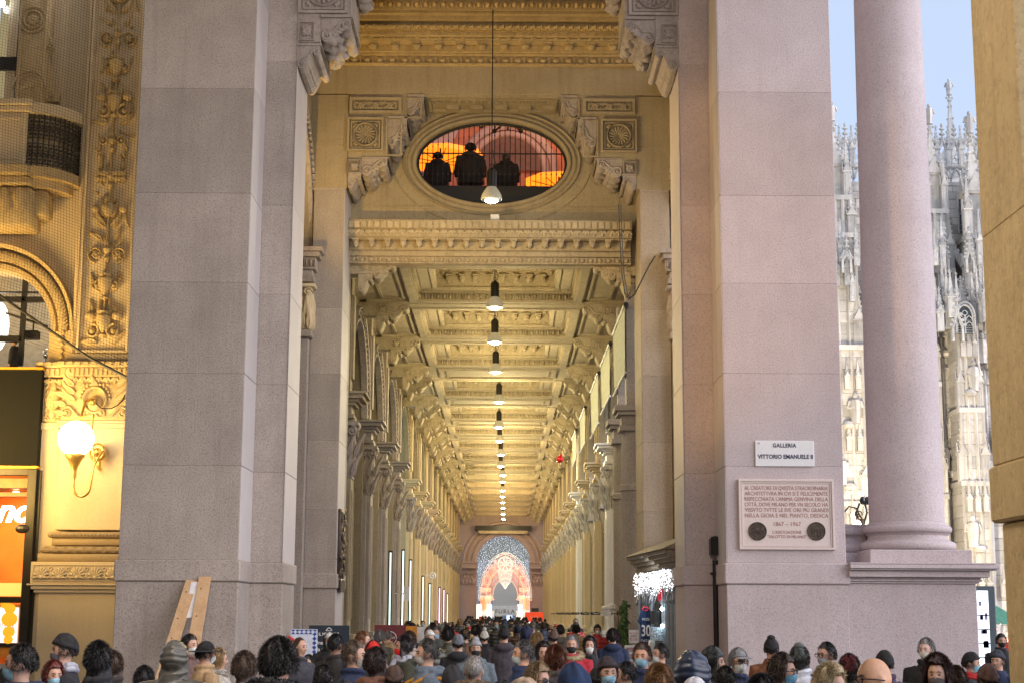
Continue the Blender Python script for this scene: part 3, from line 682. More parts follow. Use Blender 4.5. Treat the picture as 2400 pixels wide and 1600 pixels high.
# ------------------------------------------------------------ side arches of the crossing bay
def side_arch(side, X, label):
    """arch in a wall running away from the camera; side=+1 faces +X"""
    t = thing('side_arch', (X, 33.7, 0), label, 'arch')
    ya, yb = Y2+.02, YI+.22; yc, R = (ya+yb)/2, (yb-ya)/2-.05
    zs_ = az(728, 590, YI) if side > 0 else az(1555, 590, YI)
    th = .9 if side > 0 else .9
    xin = X; xout = X-side*th
    lo, hi = sorted((xin, xout)); m = MB(); k = 20; ztp = zt1
    outl = [(ya, zs_), *[(yc-R*cos(pi*i/k), zs_+R*sin(pi*i/k)) for i in range(k+1)], (yb, zs_), (yb, ztp), (ya, ztp)]
    # wall above the arch as strips
    for i in range(k):
        a0, a1 = pi*i/k, pi*(i+1)/k; p = [(yc-R*cos(a0), zs_+R*sin(a0)), (yc-R*cos(a1), zs_+R*sin(a1))]
        b = len(m.v)
        for x in (lo, hi):
            for (y, z) in (p[0], p[1], (p[1][0], ztp), (p[0][0], ztp)): m.v.append((x, y, z))
        for q in ((0,1,2,3), (7,6,5,4), (0,4,5,1)): m.f.append(tuple(b+j for j in q))
    m.build('arch_wall', M['wallpaint'], t)
    # moulded archivolt with dentils on the face
    m = MB(); m.frame((X, yc, zs_), (0, 1, 0), (0, 0, 1), (side, 0, 0))
    for rr, w, d in ((R+.06, .1, .10), (R+.22, .16, .06), (R+.38, .08, .14)):
        rings = []
        for i in range(41):
            a = pi*i/40; rings.append([((rr+w*o)*cos(a), (rr+w*o)*sin(a), d*h) for o, h in ((-.5,0),(-.3,.9),(.3,1),(.5,0))])
        m.loft(rings, False, False)
    for i in range(56):
        a = pi*(i+.5)/56
        c = Vector((cos(a), sin(a), 0)); tn = Vector((-sin(a), cos(a), 0)); P0 = c*(R+.3)
        pts = [P0+c*u_+tn*v_ for (u_, v_) in ((-.05,-.03),(.05,-.03),(.05,.03),(-.05,.03))]
        I = [m.P(p.x, p.y, n) for n in (.05, .14) for p in pts]
        for q in ((0,3,2,1),(4,5,6,7),(0,1,5,4),(1,2,6,5),(2,3,7,6),(3,0,4,7)): m.f.append(tuple(I[j] for j in q))
    m.build('archivolt', M['carved'], t, smooth=40)
    # entablature block and capital on the far jamb
    zE = [az(728, y, YI) for y in (590, 600, 612, 640, 655, 668)]
    prj = .42
    m = MB(); lo, hi = sorted((X-side*.9, X+side*prj*.9))
    for z0_, z1_, o in ((zE[1], zE[0], 0), (zE[2], zE[1]-.003, -.07), (zE[3], zE[2]-.003, -.16), (zE[4], zE[3]-.003, -.24), (zE[5], zE[4]-.003, -.2)):
        lo, hi = sorted((X-side*.9, X+side*(prj+o))); m.block(lo, hi, YI-.55-o*.0+abs(o)*.8, YI+.3, z0_, z1_, .008)
    m.frame((0, YI-.55+.1, 0)); a, b = sorted((X, X+side*(prj-.12)))
    m.eggs(a, b, zE[3]+.05, zE[2]-.04, 0, .05, .11)
    m.build('entablature', M['carved'], t)
    zc1, zc0, zb_ = az(720, 672, YI), az(720, 778, YI), az(720, 795, YI)
    m = MB(); xm = X+side*(.02); hw = .26
    lo, hi = sorted((X-side*.6, X+side*.26)); m.block(lo-0, hi+.0, YI-.42, YI+.3, zc1-.09, zc1, .02)
    m.block(*sorted((X-side*.6, X+side*.14)), YI-.28, YI+.3, zc0, zc1-.1, .01)
    m.frame((X, YI-.28, 0)); H = zc1-zc0
    for r_, (w0, z_) in enumerate(((.0, .02), (.0, .3))):
        for i in range(4): m.leaf(-.5*side*0+side*(.12-.14*i-.07*r_), zc0+H*z_, pi/2, H*.5, .16, .13, 0, 0, 5)
    m.scroll(side*.08, zc1-.2, .11, 0, 1.3, .03, .08); m.scroll(side*-.3, zc1-.2, .11, 0, 1.3, .03, .08)
    m.frame((X+side*.14, YI, 0), (0, 1, 0), (0, 0, 1), (side, 0, 0))
    for r_ in (0, 1):
        for i in range(3): m.leaf(-.2+.2*i+.08*r_, zc0+H*(.02+.3*r_), pi/2, H*.5, .18, .13, 0, 0, 5)
    m.build('capital', M['gold_stone'] if side > 0 else M['carved'], t, smooth=50)
    m = MB(); m.block(*sorted((X-side*.6, X+side*.2)), YI-.36, YI+.3, zb_, zc0-.004, .02)
    m.block(*sorted((X-side*.6, X+side*.12)), YI-.26, YI+.3, 0, zb_-.004, .02)
    m.build('pilaster', M['granite'] if side > 0 else M['granite_tan'], t)
    return t
side_arch(1, ax(717, 1000, YI-.3)-.12, 'narrow side arch with dentil moulding left of the crossing bay')
side_arch(-1, ax(1576, 1000, YI-.3)+.16, 'narrow side arch with dentil moulding right of the crossing bay')
# bronze wall plaque on the left inner reveal
px_ = XI0
t = thing('bronze_relief_plaque', (px_+.05, 37, 4), 'tall dark bronze relief plaque inside the left arcade mouth', 'plaque')
za_, zb_ = az(798, 1192, YI+.3), az(798, 1352, YI+.3)
m = MB(); m.block(px_+.014, px_+.08, YI+.15, YM-.25, zb_, za_, .01)
m.frame((px_+.08, 0, 0), (0, 1, 0), (0, 0, 1), (1, 0, 0))
rnd = random.Random(3)
for i in range(46): m.leaf(rnd.uniform(YI+.25, YM-.35), rnd.uniform(zb_+.1, za_-.1), rnd.uniform(0, 6.28), .26, .12, .05, 0, .2, 4)
m.build('relief', M['bronze'], t, smooth=50)
m = MB(); z_1, z_0 = az(798, 1356, YI+.3), az(798, 1386, YI+.3); m.block(px_+.07, px_+.11, YI+.2, YM-.3, z_0, z_1, .01); m.build('caption_plate', M['bronze'], t)
# ------------------------------------------------------------ the long arcade
ZS = 2+8.66                                  # underside of the beams
YB = [38.0, 43.5, 49.2, 55.1, 63.1, 70.4, 76.6, 83.0, 89.5, 96, 102.4, 108.7, 115, 121.4, 127.7, 134, 140]
TH = [.85, .9, .95, 3.2, 2.9, 2.6, 2.4, 2.2] + [2.2]*9
XW0, XW1 = ax(838, 725, 38), ax(1479, 725, 38)
XCc = (XW0+XW1)/2; YEND = 141.5
ceil = thing('arcade_ceiling', (XCc, 60, ZS), 'long coffered stucco ceiling of the arcade with beams and scroll brackets', 'ceiling')
CW = .95                                     # width of the bracket zone
cx0, cx1 = XW0+CW, XW1-CW
def beam_mesh(th):
    m = MB(); m.block(XW0-.3, XW1+.3, 0, th, ZS, ZS+.9, .015)
    m.frame((0, 0, 0)); m.frame((0, 0, ZS), (1,0,0), (0,1,0), (0,0,-1))
    if th > 1.5: m.frame4(cx0+.3, cx1-.3, .5, th-.5, .09, .05); m.frame4(cx0+.55, cx1-.55, .75, th-.75, .05, .03)
    else: m.fbox(cx0, cx1, .1, .14, 0, .03); m.fbox(cx0, cx1, th-.14, th-.1, 0, .03)
    m.fbox(XW0, cx0+.02, .06, .16, 0, .04); m.fbox(cx1, XW1, .06, .16, 0, .04)
    return m
def coffer_mesh(y0, y1, rich):
    """recessed panel field between two beams, seen from below"""
    m = MB(); L = y1-y0; a, b = cx0, cx1
    down = lambda: m.frame((0, y0, ZS), (1,0,0), (0,1,0), (0,0,-1))
    down(); m.fbox(a-.02, b+.02, -.02, L+.02, -1.3, -1.0)
    m.frame4(a, b, 0, L, .2, 1.02, -.998)
    w = .6 if L > 3.2 else .45
    m.frame4(a+.201, b-.201, .201, L-.201, w, .75, -.997)
    z2 = .247
    m.frame4(a+.26, b-.26, .26, L-.26, .06, .03, -z2); m.frame4(a+.2+w-.12, b-.2-w+.12, .2+w-.12, L-.2-w+.12, .07, .04, -z2)
    for (u0, u1) in ((a+.2+w+.15, (a+b)/2-.2), ((a+b)/2+.2, b-.2-w-.15)): m.fbox(u0, u1, L-.2-w*.55, L-.2-w*.42, -z2, -z2+.025)
    for u in (a+.2+w*.5, b-.2-w*.5):
        m.fbox(u-.13, u+.13, .8, L-.9, -z2, -z2+.02)
        for q in (.5, L-.55): m.flower(u, q, .1, .03, -z2, 6)
    ia, ib, ja, jb = a+.2+w, b-.2-w, .2+w, L-.2-w
    m.frame4(ia+.002, ib-.002, ja+.002, jb-.002, .24, .32, -.996)
    if rich:
        # egg and dart round the first step
        for fr, u0, u1 in ((((0, y0+L-.2, 0), (1,0,0), (0,0,1), (0,-1,0)), a+.2, b-.2), (((a+.2, y0, 0), (0,1,0), (0,0,1), (1,0,0)), .2, L-.2), (((b-.2, y0, 0), (0,1,0), (0,0,1), (-1,0,0)), .2, L-.2)):
            m.frame(*fr); m.eggs(u0, u1, ZS+.045, ZS+.225, 0, .09, .17); m.fbox(u0, u1, ZS+.003, ZS+.035, 0, .05); m.beads(u0, u1, ZS+.035, .014, .05, .08)
        # inner field: modillions, beading, scalloped leaves
        m.frame((0, y0+jb, 0)); n = 8; st = (ib-ia-.3)/n
        m.beads(ia+.05, ib-.05, ZS+.29, .02, .02, .09); m.fbox(ia, ib, ZS+.255, ZS+.275, 0, .04); m.fbox(ia, ib, ZS+.63, ZS+.67, 0, .2)
        for i in range(n):
            u = ia+.15+st*(i+.5); m.fbox(u-.1, u+.1, ZS+.565, ZS+.6, 0, .27); m.fbox(u-.07, u+.07, ZS+.42, ZS+.56, 0, .2); m.ball(u, ZS+.42, .13, .07, .05, .08, 6, 4); m.leaf(u, ZS+.56, -pi/2, .16, .1, .03, .2, 0, 3)
        m.frame((0, y0+jb-.24, 0)); m.leaves(ia+.24, ib-.24, ZS+.685, ZS+.84, 0, .07, .2)
        for sx, u in ((1, ia+.24), (-1, ib-.24)):
            m.frame((u, y0, 0), (0,1,0), (0,0,1), (sx,0,0)); m.leaves(ja+.24, jb-.24, ZS+.685, ZS+.84, 0, .07, .2)
        down()
        for u in (ia+.02, ib-.24):
            for i in range(int((jb-ja-.3)/.17)): m.tube([(u, jb-.12-.17*i, -.68), (u+.07, jb-.07-.17*i, -.6), (u+.15, jb-.17-.17*i, -.6), (u+.22, jb-.1-.17*i, -.68)], .03, 4)
        m.flower((a+b)/2, L/2, .45, .14, -.99, 10)
    return m
def bracket_group(parent, y, full):
    for sd in (1, -1):
        E = XW0 if sd > 0 else XW1
        console(parent, E, ZS-1.0, .36, .62, y, .55, sd, M['stucco'], 'plain', nt_=18 if full else 12, ns=6 if full else 4)
        console(parent, E+sd*.36, ZS-.62, .56, .6, y, .55, sd, M['stucco'], 'leaf' if full else 'plain', D=.04, nt_=18 if full else 12, ns=8 if full else 4)
        b = MB(); lo, hi = sorted((E-sd*.75, E+sd*.36)); b.block(lo, hi, y+.004, y+.55, ZS-.38, ZS+.002, .006)
        if full:
            b.frame((0, y+.004, 0)); c = E+sd*.17; b.frame4(c-.14, c+.14, ZS-.34, ZS-.06, .02, .02); b.flower(c, ZS-.2, .11, .035, 0, 6)
            for a in range(4): b.leaf(c+.06*cos(a*pi/2+pi/4), ZS-.2+.06*sin(a*pi/2+pi/4), a*pi/2+pi/4, .09, .05, .03, 0, 0, 3)
        b.build('bracket_block', M['stucco'], parent, smooth=45)
bm = {}
protoB = None
for i, (y, th) in enumerate(zip(YB, TH)):
    key = round(th, 2)
    if key not in bm: bm[key] = beam_mesh(th).build('beam', M['stucco'], ceil); o = bm[key]
    else: o = bm[key].copy(); COL.objects.link(o)
    o.location = (-XCc*0 + o.location.x, 0, o.location.z); o.location.y = y
cf = {}
for i in range(len(YB)-1):
    y0, y1 = YB[i]+TH[i], YB[i+1]; L = round(y1-y0, 1); rich = i < 9
    coffer_mesh(y0, y1, rich).build('coffer', M['stucco'], ceil, smooth=45)
before = set(ceil.children); bracket_group(ceil, YB[0], True); g_full = [o for o in ceil.children if o not in before]
for i, y in enumerate(YB[1:]):
    for o in g_full:
        c = o.copy(); COL.objects.link(c); c.location.y += y-YB[0]
        if TH[i+1] > 1.5:
            c2 = o.copy(); COL.objects.link(c2); c2.location.y += y-YB[0]+TH[i+1]-.6
# ---- side cornices (architraves along the walls)
m = MB()
m.block(XW0-.8, XW0+CW, YB[0]+.9, YEND, ZS+.08, ZS+.75, .01); m.block(XW1-CW, XW1+.8, YB[0]+.9, YEND, ZS+.08, ZS+.75, .01)
for k in range(len(YB)-1):
    y0, y1 = YB[k]+TH[k]+.35, YB[k+1]-.3
    m.frame((0, 0, ZS+.08), (1,0,0), (0,1,0), (0,0,-1)); m.frame4(XW0+.15, XW0+CW-.12, y0, y1, .07, .05); m.frame4(XW1-CW+.12, XW1-.15, y0, y1, .07, .05)
m.build('side_soffit', M['stucco'], ceil)
# ------------------------------------------------------------ left wall: pilasters, arches and shop windows
def capital_mb(m, w, z0, z1, face=0.0):
    """composite capital on a pilaster of half width w; local frame u across, v up, n out"""
    H = z1-z0
    m.fbox(-w, w, z0, z1, -.2, face+.12); m.fbox(-w*1.35, w*1.35, z1-.09, z1, -.2, face+.32); m.fbox(-w*1.1, w*1.1, z0, z0+.06, -.2, face+.18)
    for r_ in (0, 1):
        for i in range(4-r_): m.leaf((-.75+.5*i+.25*r_)*w, z0+H*(.06+.3*r_), pi/2, H*.46, w*.5, .16, face+.12, 0, 4)
    for s_ in (-1, 1):
        m.scroll(s_*w*.95, z1-.22, .14, pi/2, 1.4, .035, face+.24, -s_, 5)
    m.ball(0, z1-.14, face+.28, .09, .08, .06)
    m.eggs(-w*.8, w*.8, z1-.32, z1-.2, face+.16, .05, .16)
    o0 = m.P(0, 0, 0); p = Vector(m.v.pop()); U_, N_ = m.U.copy(), m.N.copy(); sv = (m.o.copy(), U_, m.V.copy(), N_)
    m.frame(p+U_*(-w), N_, (0,0,1), -U_)                       # ornament on the side that looks back to the camera
    for r_ in (0, 1):
        for i in range(3): m.leaf(face-.12+.15*i+.06*r_, z0+H*(.05+.32*r_), pi/2-.15*(i-1), H*.46, .13, .1, 0, -.25, 5)
    m.scroll(face+.16, z1-.24, .13, pi/2, 1.6, .032, .09, -1, 6); m.scroll(face-.06, z1-.22, .09, pi/2, 1.3, .026, .08, 1, 5)
    m.fbox(face-.2, face+.3, z1-.1, z1+.0, 0, .12); m.beads(face-.2, face+.2, z0+.03, .03, .06, .08)
    m.frame(*sv)
def entab_mb(m, w, z0, z1, face=0.0):
    H = z1-z0
    for a, b, o in ((0, .14, .1), (.145, .5, .04), (.505, .62, .14), (.625, .74, .22), (.745, .9, .34), (.905, 1, .42)):
        m.fbox(-w-o, w+o, z0+H*a, z0+H*b, -.25, face+.1+o)
def arcade_wall(side, X, label, mat, y_first, cap_z, ent_z, arch_r=None, opening='shop'):
    t = thing('arcade_wall', (X, 45, 0), label, 'wall')
    N = (side, 0, 0)
    piers = [y for y in ys_p]
    zc0, zc1 = cap_z; ze0, ze1 = ent_z
    # wall strip above the arches and spandrels, one mesh
    m = MB()
    lo, hi = sorted((X, X-side*.7))
    for k in range(len(piers)-1):
        ya, yb = piers[k]+.55, piers[k+1]-.55; yc, R = (ya+yb)/2, (yb-ya)/2
        zsp = ze1+.05; rz = min(R, ZS+.0-zsp-.45)
        n = 14
        for i in range(n):
            a0, a1 = pi*i/n, pi*(i+1)/n; p0, p1 = (yc-R*cos(a0), zsp+rz*sin(a0)), (yc-R*cos(a1), zsp+rz*sin(a1)); b = len(m.v)
            for x in (lo, hi):
                for (y, z) in (p0, p1, (p1[0], ZS+.3), (p0[0], ZS+.3)): m.v.append((x, y, z))
            for q in ((0,1,2,3), (7,6,5,4), (0,4,5,1)): m.f.append(tuple(b+j for j in q))
    for y in piers: m.box(lo, hi, y-.55, y+.55, 0, ZS+.3)
    m.build('masonry', mat, t)
    # prototypes of the pilaster group
    first = True; groups = []
    for k, y in enumerate(piers):
        if first:
            z = zb0_ = 1.35
            m = MB().frame((X, y, 0), (0, 1, 0), (0, 0, 1), N)
            m.fbox(-.42, .42, 0, z, 0, .34); m.fbox(-.47, .47, z+.002, z+.12, 0, .4)
            m.fbox(-.36, .36, z+.122, zc0, 0, .24)
            m.fbox(-.27, -.2, z+.5, zc0-.3, .24, .27); m.fbox(.2, .27, z+.5, zc0-.3, .24, .27); m.fbox(-.1, -.05, z+.5, zc0-.3, .24, .265); m.fbox(.05, .1, z+.5, zc0-.3, .24, .265)
            m.fbox(-.52, -.4, 0, zc0, -.1, .12); m.fbox(.4, .52, 0, zc0, -.1, .12)
            m.frame((X, y-.36, 0), N, (0,0,1), (0,-1,0)); m.fbox(.03, .05, 1.7, zc0-.3, 0, .02); m.fbox(.19, .21, 1.7, zc0-.3, 0, .02); m.frame((X, y-.47, 0), N, (0,0,1), (0,-1,0)); m.fbox(-.05, .4, 1.2, 1.3, 0, .06); m.fbox(-.05, .4, .2, .3, 0, .05)
            pil = m.build('pilaster', mat, t)
            m = MB().frame((X, y, 0), (0, 1, 0), (0, 0, 1), N); capital_mb(m, .3, zc0+.002, zc1, .08); cap = m.build('capital', M['carved'] if side > 0 else M['duomo'], pil, smooth=50)
            m = MB().frame((X, y, 0), (0, 1, 0), (0, 0, 1), N); m.fbox(-.33, .33, zc1+.002, ze0, -.2, .3); entab_mb(m, .34, ze0, ze1, .08)
            ent = m.build('entablature', mat, pil)
            m = MB().frame((X, y, 0), (0, 1, 0), (0, 0, 1), N); m.fbox(-.3, .3, ze1+.002, ZS+.28, -.1, .16); m.fbox(-.2, .2, ze1+.4, ZS-.5, .16, .22); m.build('upper_strip', mat, pil)
            first = False
        else:
            c = copy_tree(pil, t); c.location.y += y-piers[0]
            alt = (M['gold_stone'] if k > 3 else M['granite']) if side > 0 else (M['marble_white'] if k in (1, 2, 5) else M['gold_stone'])
            for q in [c]+[z_ for z_ in c.children if not z_.name.startswith('capital')]:
                q.material_slots[0].link = 'OBJECT'; q.material_slots[0].material = alt
    if side < 0:
        dead = [o_ for o_ in t.children if o_.name.startswith('pilaster') and (o_ is pil or o_.location.y < 7)]
        for o_ in dead:
            for c_ in list(o_.children): bpy.data.objects.remove(c_)
            bpy.data.objects.remove(o_)
        for (yy, rr) in ((39.6, .34), (42.6, .33)):
            xx_ = XW1+.18; m = MB(); m.lathe([(rr*1.3, 0), (rr*1.3, 1.2), (rr*1.15, 1.3), (rr*1.02, 1.45), (rr, 5.05), (rr*1.14, 5.07), (rr*1.14, 5.2), (rr*.98, 5.23), (rr*.94, 6.55)], (xx_, -yy), 28)
            for (z0, z1_, o) in ((6.56, 6.7, .05), (6.705, 6.95, .0), (6.955, 7.05, .1), (7.055, 7.2, .17)): m.block(xx_-rr-o, xx_+rr+.3, yy-rr-o, yy+rr+o, z0, z1_, .01)
            m.block(xx_-rr*.6, xx_+rr, yy-rr*.7, yy+rr*.7, 7.2, ZS-.3, .01)
            m.build('round_column', M['granite'], t, smooth=40)
    # archivolts
    L0 = None
    for k in range(len(piers)-1):
        ya, yb = piers[k]+.55, piers[k+1]-.55; yc, R = (ya+yb)/2, (yb-ya)/2; zsp = ze1+.05; rz = min(R, ZS-zsp-.45)
        m = MB(); m.frame((X, yc, zsp), (0,1,0), (0,0,1), N)
        for rr, w, d in ((.0, .12, .12), (.17, .14, .08), (.33, .1, .17)):
            rings = []
            for i in range(25):
                a = pi*i/24; rings.append([((R+rr+w*o)*cos(a), (rz+rr+w*o)*sin(a), d*h) for o, h in ((-.5,-.6),(-.3,.9),(.3,1),(.5,0))])
            m.loft(rings, False, False)
        if k < 5:
            for i in range(44):
                a = pi*(i+.5)/44; m.ball((R+.24)*cos(a), (rz+.24)*sin(a), .09, .045, .045, .05, 5, 4)
        m.build('archivolt', M['carved'] if k < 3 and side > 0 else mat, t, smooth=40)
        if opening == 'shop':
            m = MB(); xg = X-side*.45
            gl = MB(); gl.box(*sorted((xg, xg-side*.02)), ya, yb, .1, ZS); g = gl.build('shop_window', win_mats[k % len(win_mats)], t)
            f = MB()
            for y in (ya+.04, ya+(yb-ya)*.32, yb-(yb-ya)*.32, yb-.04): f.box(*sorted((xg+side*.02, xg+side*.1)), y-.04, y+.04, .1, zsp+rz*.9)
            for z in (.4, 3.3, 3.6, zsp): f.box(*sorted((xg+side*.02, xg+side*.08)), ya, yb, z-.05, z+.05)
            f.build('frame', M['dark_metal'], g)
    return t
ys_p = [40.3, 46.3, 52.3, 59.0, 66.8, 73.6, 80.0, 86.4, 92.9, 99.3, 105.6, 112, 118.2, 124.6, 130.9, 137.2]
def winmat(name, c, s):
    m = plain(name, (.03, .035, .035), .1, 0, .4, 1.2, 0, spec=.9); b = m.node_tree.nodes['Principled BSDF']
    b.inputs['Emission Color'].default_value = (*c, 1); b.inputs['Emission Strength'].default_value = s; return m
win_mats = [M['darkglass'], M['darkglass'], winmat('dim_shop_glass', (.6,.75,.7), .08), winmat('lit_shop_glass', (.75,1,.95), .5), winmat('warm_shop_glass', (1,.8,.45), .5), winmat('lit_shop_glass', (.8,1,.95), .35), winmat('pink_shop_glass', (1,.6,.7), .5)]
cz = (az(830, 1118, 39.8), az(830, 985, 39.8)); ez = (az(830, 977, 39.8), az(830, 918, 39.8))
arcade_wall(1, XW0-.5, 'left arcade wall of pilasters, moulded arches and tall shop windows', M['wallpaint'], 40, cz, ez)
# ------------------------------------------------------------ right side: piers, engaged columns, open arches to the square
def right_side():
    t = arcade_wall(-1, XW1+.5, 'right arcade wall of pilasters and open arches towards the square', M['wallpaint'], 40, cz, ez, opening='open')
    X = XW1+.5
    colm = M['granite']
    pr = None
    for k, y in enumerate(ys_p[:12]):
        for s_ in (-.82, .82):
            if k == 0 and s_ < 0: pass
            r = .30; zt = cz[0]-.35
            prof = [(r*1.35, 0), (r*1.35, 1.3), (r*1.2, 1.35), (r*1.25, 1.45), (r, 1.6), (r*.98, 3), (r*.9, zt-.1), (r*1.06, zt-.07), (r*1.06, zt), (r*.9, zt+.02), (r*1.25, zt+.5), (r*1.3, zt+.75)]
            m = MB().lathe(prof, (X+.35, -(y+s_)), 20)
            m.block(X+.35-.45, X+.35+.45, y+s_-.42, y+s_+.42, zt+.78, zt+.95, .02); m.block(X+.35-.38, X+.35+.38, y+s_-.36, y+s_+.36, zt+.96, ez[1]+.1, .01)
            m.build('engaged_column', colm, t, smooth=40)
    # sloping storm roof strips, broken gutter and screens outside
    return t
rw_ = right_side()
# lit door and window edges of the shops on the left
for i, (y, c, s_, z1_) in enumerate(((50.2, (.7,1,.92), 1.2, 3.9), (56.5, (.8,1,.95), 1.6, 4.2), (61.0, (.75,1,.9), 1.4, 4.0), (70.5, (1,.95,.75), 1.2, 3.6), (88.5, (1,.55,.9), 2.0, 3.4), (95.0, (1,.6,.9), 1.6, 3.4), (101, (1,.8,.5), 1.5, 3.2), (77, (.8,1,.9), 1.2, 3.4))):
    s_ *= .9; t = thing('shop_light_strip', (XW0+.2, y, 0), '', 'light strip', 'vertical light strips of the shop windows')
    t['label'] = ['first pale green upright light strip on the left arcade wall', 'second pale green upright light strip on the left wall', 'third pale green upright light strip on the left wall', 'cream upright light strip on the left arcade wall', 'pink upright light strip deep on the left wall', 'second pink upright light strip, further down the left wall', 'amber upright light strip furthest down the left wall', 'faint green upright strip between the cream and pink strips'][i]
    m = MB(); m.box(XW0+.02, XW0+.065, y, y+.06, .3, z1_); m.build('diffuser', glow('strip_glow', c, s_), t); m = MB(); m.box(XW0-.03, XW0+.1, y+.062, y+.08, .1, z1_+.06); m.build('housing', M['dark_metal'], t)
# building blocks outside that close the view above the arcade
t = thing('upper_storeys', (XCc, 90, ZS+1), 'masonry storeys carried above the arcade', 'building')
m = MB(); m.box(XW0-6, XW1+1.3, YM+6.9, YEND+2, ZS+1.2, ZS+12); m.build('masonry', M['wallpaint'], t)
# canvas awnings on the right, hanging between brackets
canvas = plain('pale_awning_canvas', (.5,.52,.42), .8, noise=.12, scale=6)
def awning(y0, y1, z0, drop, label, slack=.0):
    X = XW1-.05
    t = thing('roller_awning', (X, y0, z0), label, 'awning', )
    m = MB(); n = 8
    for k in range(n+1):
        y = y0+(y1-y0)*k/n; b = .05*sin(k*1.7)
        for i in range(7):
            q = i/6; m.v.append((X-.03+.05*sin(k*.9)*q, y, z0-drop*q*(1+.06*sin(k*1.9))-.0))
    for k in range(n):
        for i in range(6): a = k*7+i; m.f.append((a, a+7, a+8, a+1))
    nn = len(m.v)
    for v in list(m.v): m.v.append((v[0]+.02, v[1], v[2]))
    for f in list(m.f): m.f.append(tuple(reversed([i+nn for i in f])))
    m.build('canvas', canvas, t, smooth=60)
    m = MB(); m.tube([(X, z0+.03, -y0), (X, z0+.03, -y1)], .07, 8); m.build('roller', M['black'], t, smooth=40)
    m = MB(); m.tube([(X-.03, z0-drop*1.0, -y0), (X-.03, z0-drop*1.0, -y1)], .035, 6); m.build('bottom_bar', M['white'], t, smooth=40)
for (a, b, dr, lb) in ((39.0, 43.4, 1.7, 'nearest pale canvas awning sagging between the right brackets'), (44.8, 49.1, 1.5, 'second pale canvas awning along the right brackets'), (50.4, 55.0, 1.6, 'third pale canvas awning along the right brackets'), (59, 63, 1.3, 'small far pale awning on the right, fourth from the camera'), (66.5, 70.3, 1.2, 'furthest pale awning on the right side of the arcade')):
    awning(a, b, ZS-.95, dr, lb)
# leaf garland and tie rod low on the right columns
t = thing('banner_rail', (XW1, 41, 3.1), 'black horizontal rail strung along the right columns', 'rail')
m = MB(); zr = az(1440, 1437-1*0, 41)
zr = az(1440, 1437-1, 41)
zr = az(1425, 1436, 42)
zz = 2.03
m.tube([(XW1-.12, az(1450, 1435, 41.5), -39.3)]+[(XW1-.2+.02*sin(y), az(1440, 1436, 41.5)+.0+.03*sin(y*2.1), -y) for y in range(40, 100, 2)], .025, 6)
for y in ys_p[:8]: m.box(XW1-.25, XW1+.05, y-.05, y+.05, az(1440, 1436, 41.5)-.05, az(1440, 1436, 41.5)+.05)
m.build('rail', M['black'], t)
# red balloon heart caught on an awning
bx, bz = at(1312, 1075, 62)
t = thing('red_balloon', (bx, 62, bz), 'crumpled red foil balloon caught high under the right brackets', 'balloon')
m = MB(); rb_ = random.Random(5)
m.ball(bx, bz, -62, .15, .12, .12, 12, 8)
m.v = [(x+rb_.uniform(-.03,.03), y+rb_.uniform(-.03,.03), z+rb_.uniform(-.03,.03)) for x, y, z in m.v]; m.ball(bx+.03, bz+.14, -62, .06, .07, .06); m.build('foil', plain('red_foil', (.7,.02,.03), .25, .3), t, smooth=60)
# ------------------------------------------------------------ pendant lamps
lamp_on = glow('lamp_bulb', (1, .97, .78), 60); lamp_dim = glow('lamp_bulb_far', (1, .95, .72), 25)
shade_m = plain('pale_enamel_shade', (.42,.4,.3), .35, noise=.1)
bs = shade_m.node_tree.nodes['Principled BSDF']; bs.inputs['Transmission Weight'].default_value = .0
bs.inputs['Emission Color'].default_value = (1,.93,.68,1); bs.inputs['Emission Strength'].default_value = .1
def make_lamp(ztop):
    """lamp whose shade rim is at local z=0"""
    t = thing('pendant_lamp', (0, 0, 0), '', 'pendant lamp'); t['_o'] = [0, 0, 0]
    m = MB().lathe([(.222, 0), (.232, .015), (.23, .06), (.21, .13), (.17, .2), (.13, .255), (.1, .3), (.09, .3), (.12, .245), (.16, .19), (.2, .12), (.22, .05), (.213, .0), (.222, 0)], (0, 0), 28); m.build('lamp_shade', shade_m, t, smooth=50)
    m = MB().lathe([(.03, .29), (.11, .295), (.115, .34), (.1, .38), (.1, .66), (.085, .7), (.04, .73), (.02, .73)], (0, 0), 16)
    for k in range(10): a = 2*pi*k/10; m.tube([(.1*cos(a), .36, .1*sin(a)), (.1*cos(a), .66, .1*sin(a))], .012, 4)
    m.build('housing', M['black'], t, smooth=40)
    m = MB(); m.lathe([(.01, -.06), (.08, -.05), (.14, -.02), (.17, .03), (.12, .14), (.02, .18)], (0, 0), 16); m.build('bulb', lamp_on, t, smooth=60)
    m = MB(); m.tube([(0, .73, 0), (0, ztop, 0)], .014, 5); m.tube([(.05, .74, 0), (.09, .85, .02), (.03, .98, .01), (.06, 1.08, 0), (0, 1.15, 0)], .008, 4); m.ring(0, .78, .035, .06, .015, .015, 0, 12)
    m.build('suspension_cable', M['cable'], t)
    return t
LH = [(33.3, 1152, 470, 8.0)]
lamps = [(40.9, 1159.6, 722), (46.3, 1159.6, 803), (52.1, 1161.7, 872), (59.2, 1169.5, 942), (67.1, 1169.3, 1001), (73.6, 1171, 1033), (79.8, 1173.6, 1065), (86, 1173.6, 1092), (92.8, 1178, 1113), (99.2, 1178, 1128), (105.6, 1178, 1149), (111.8, 1178, 1163), (118.2, 1178, 1176), (124.5, 1179, 1187), (130.9, 1179, 1204), (137, 1180, 1216)]
ordn = ['second', 'third', 'fourth', 'fifth', 'sixth', 'seventh', 'eighth', 'ninth', 'tenth', 'eleventh', 'twelfth', 'thirteenth', 'fourteenth', 'fifteenth', 'sixteenth', 'last']
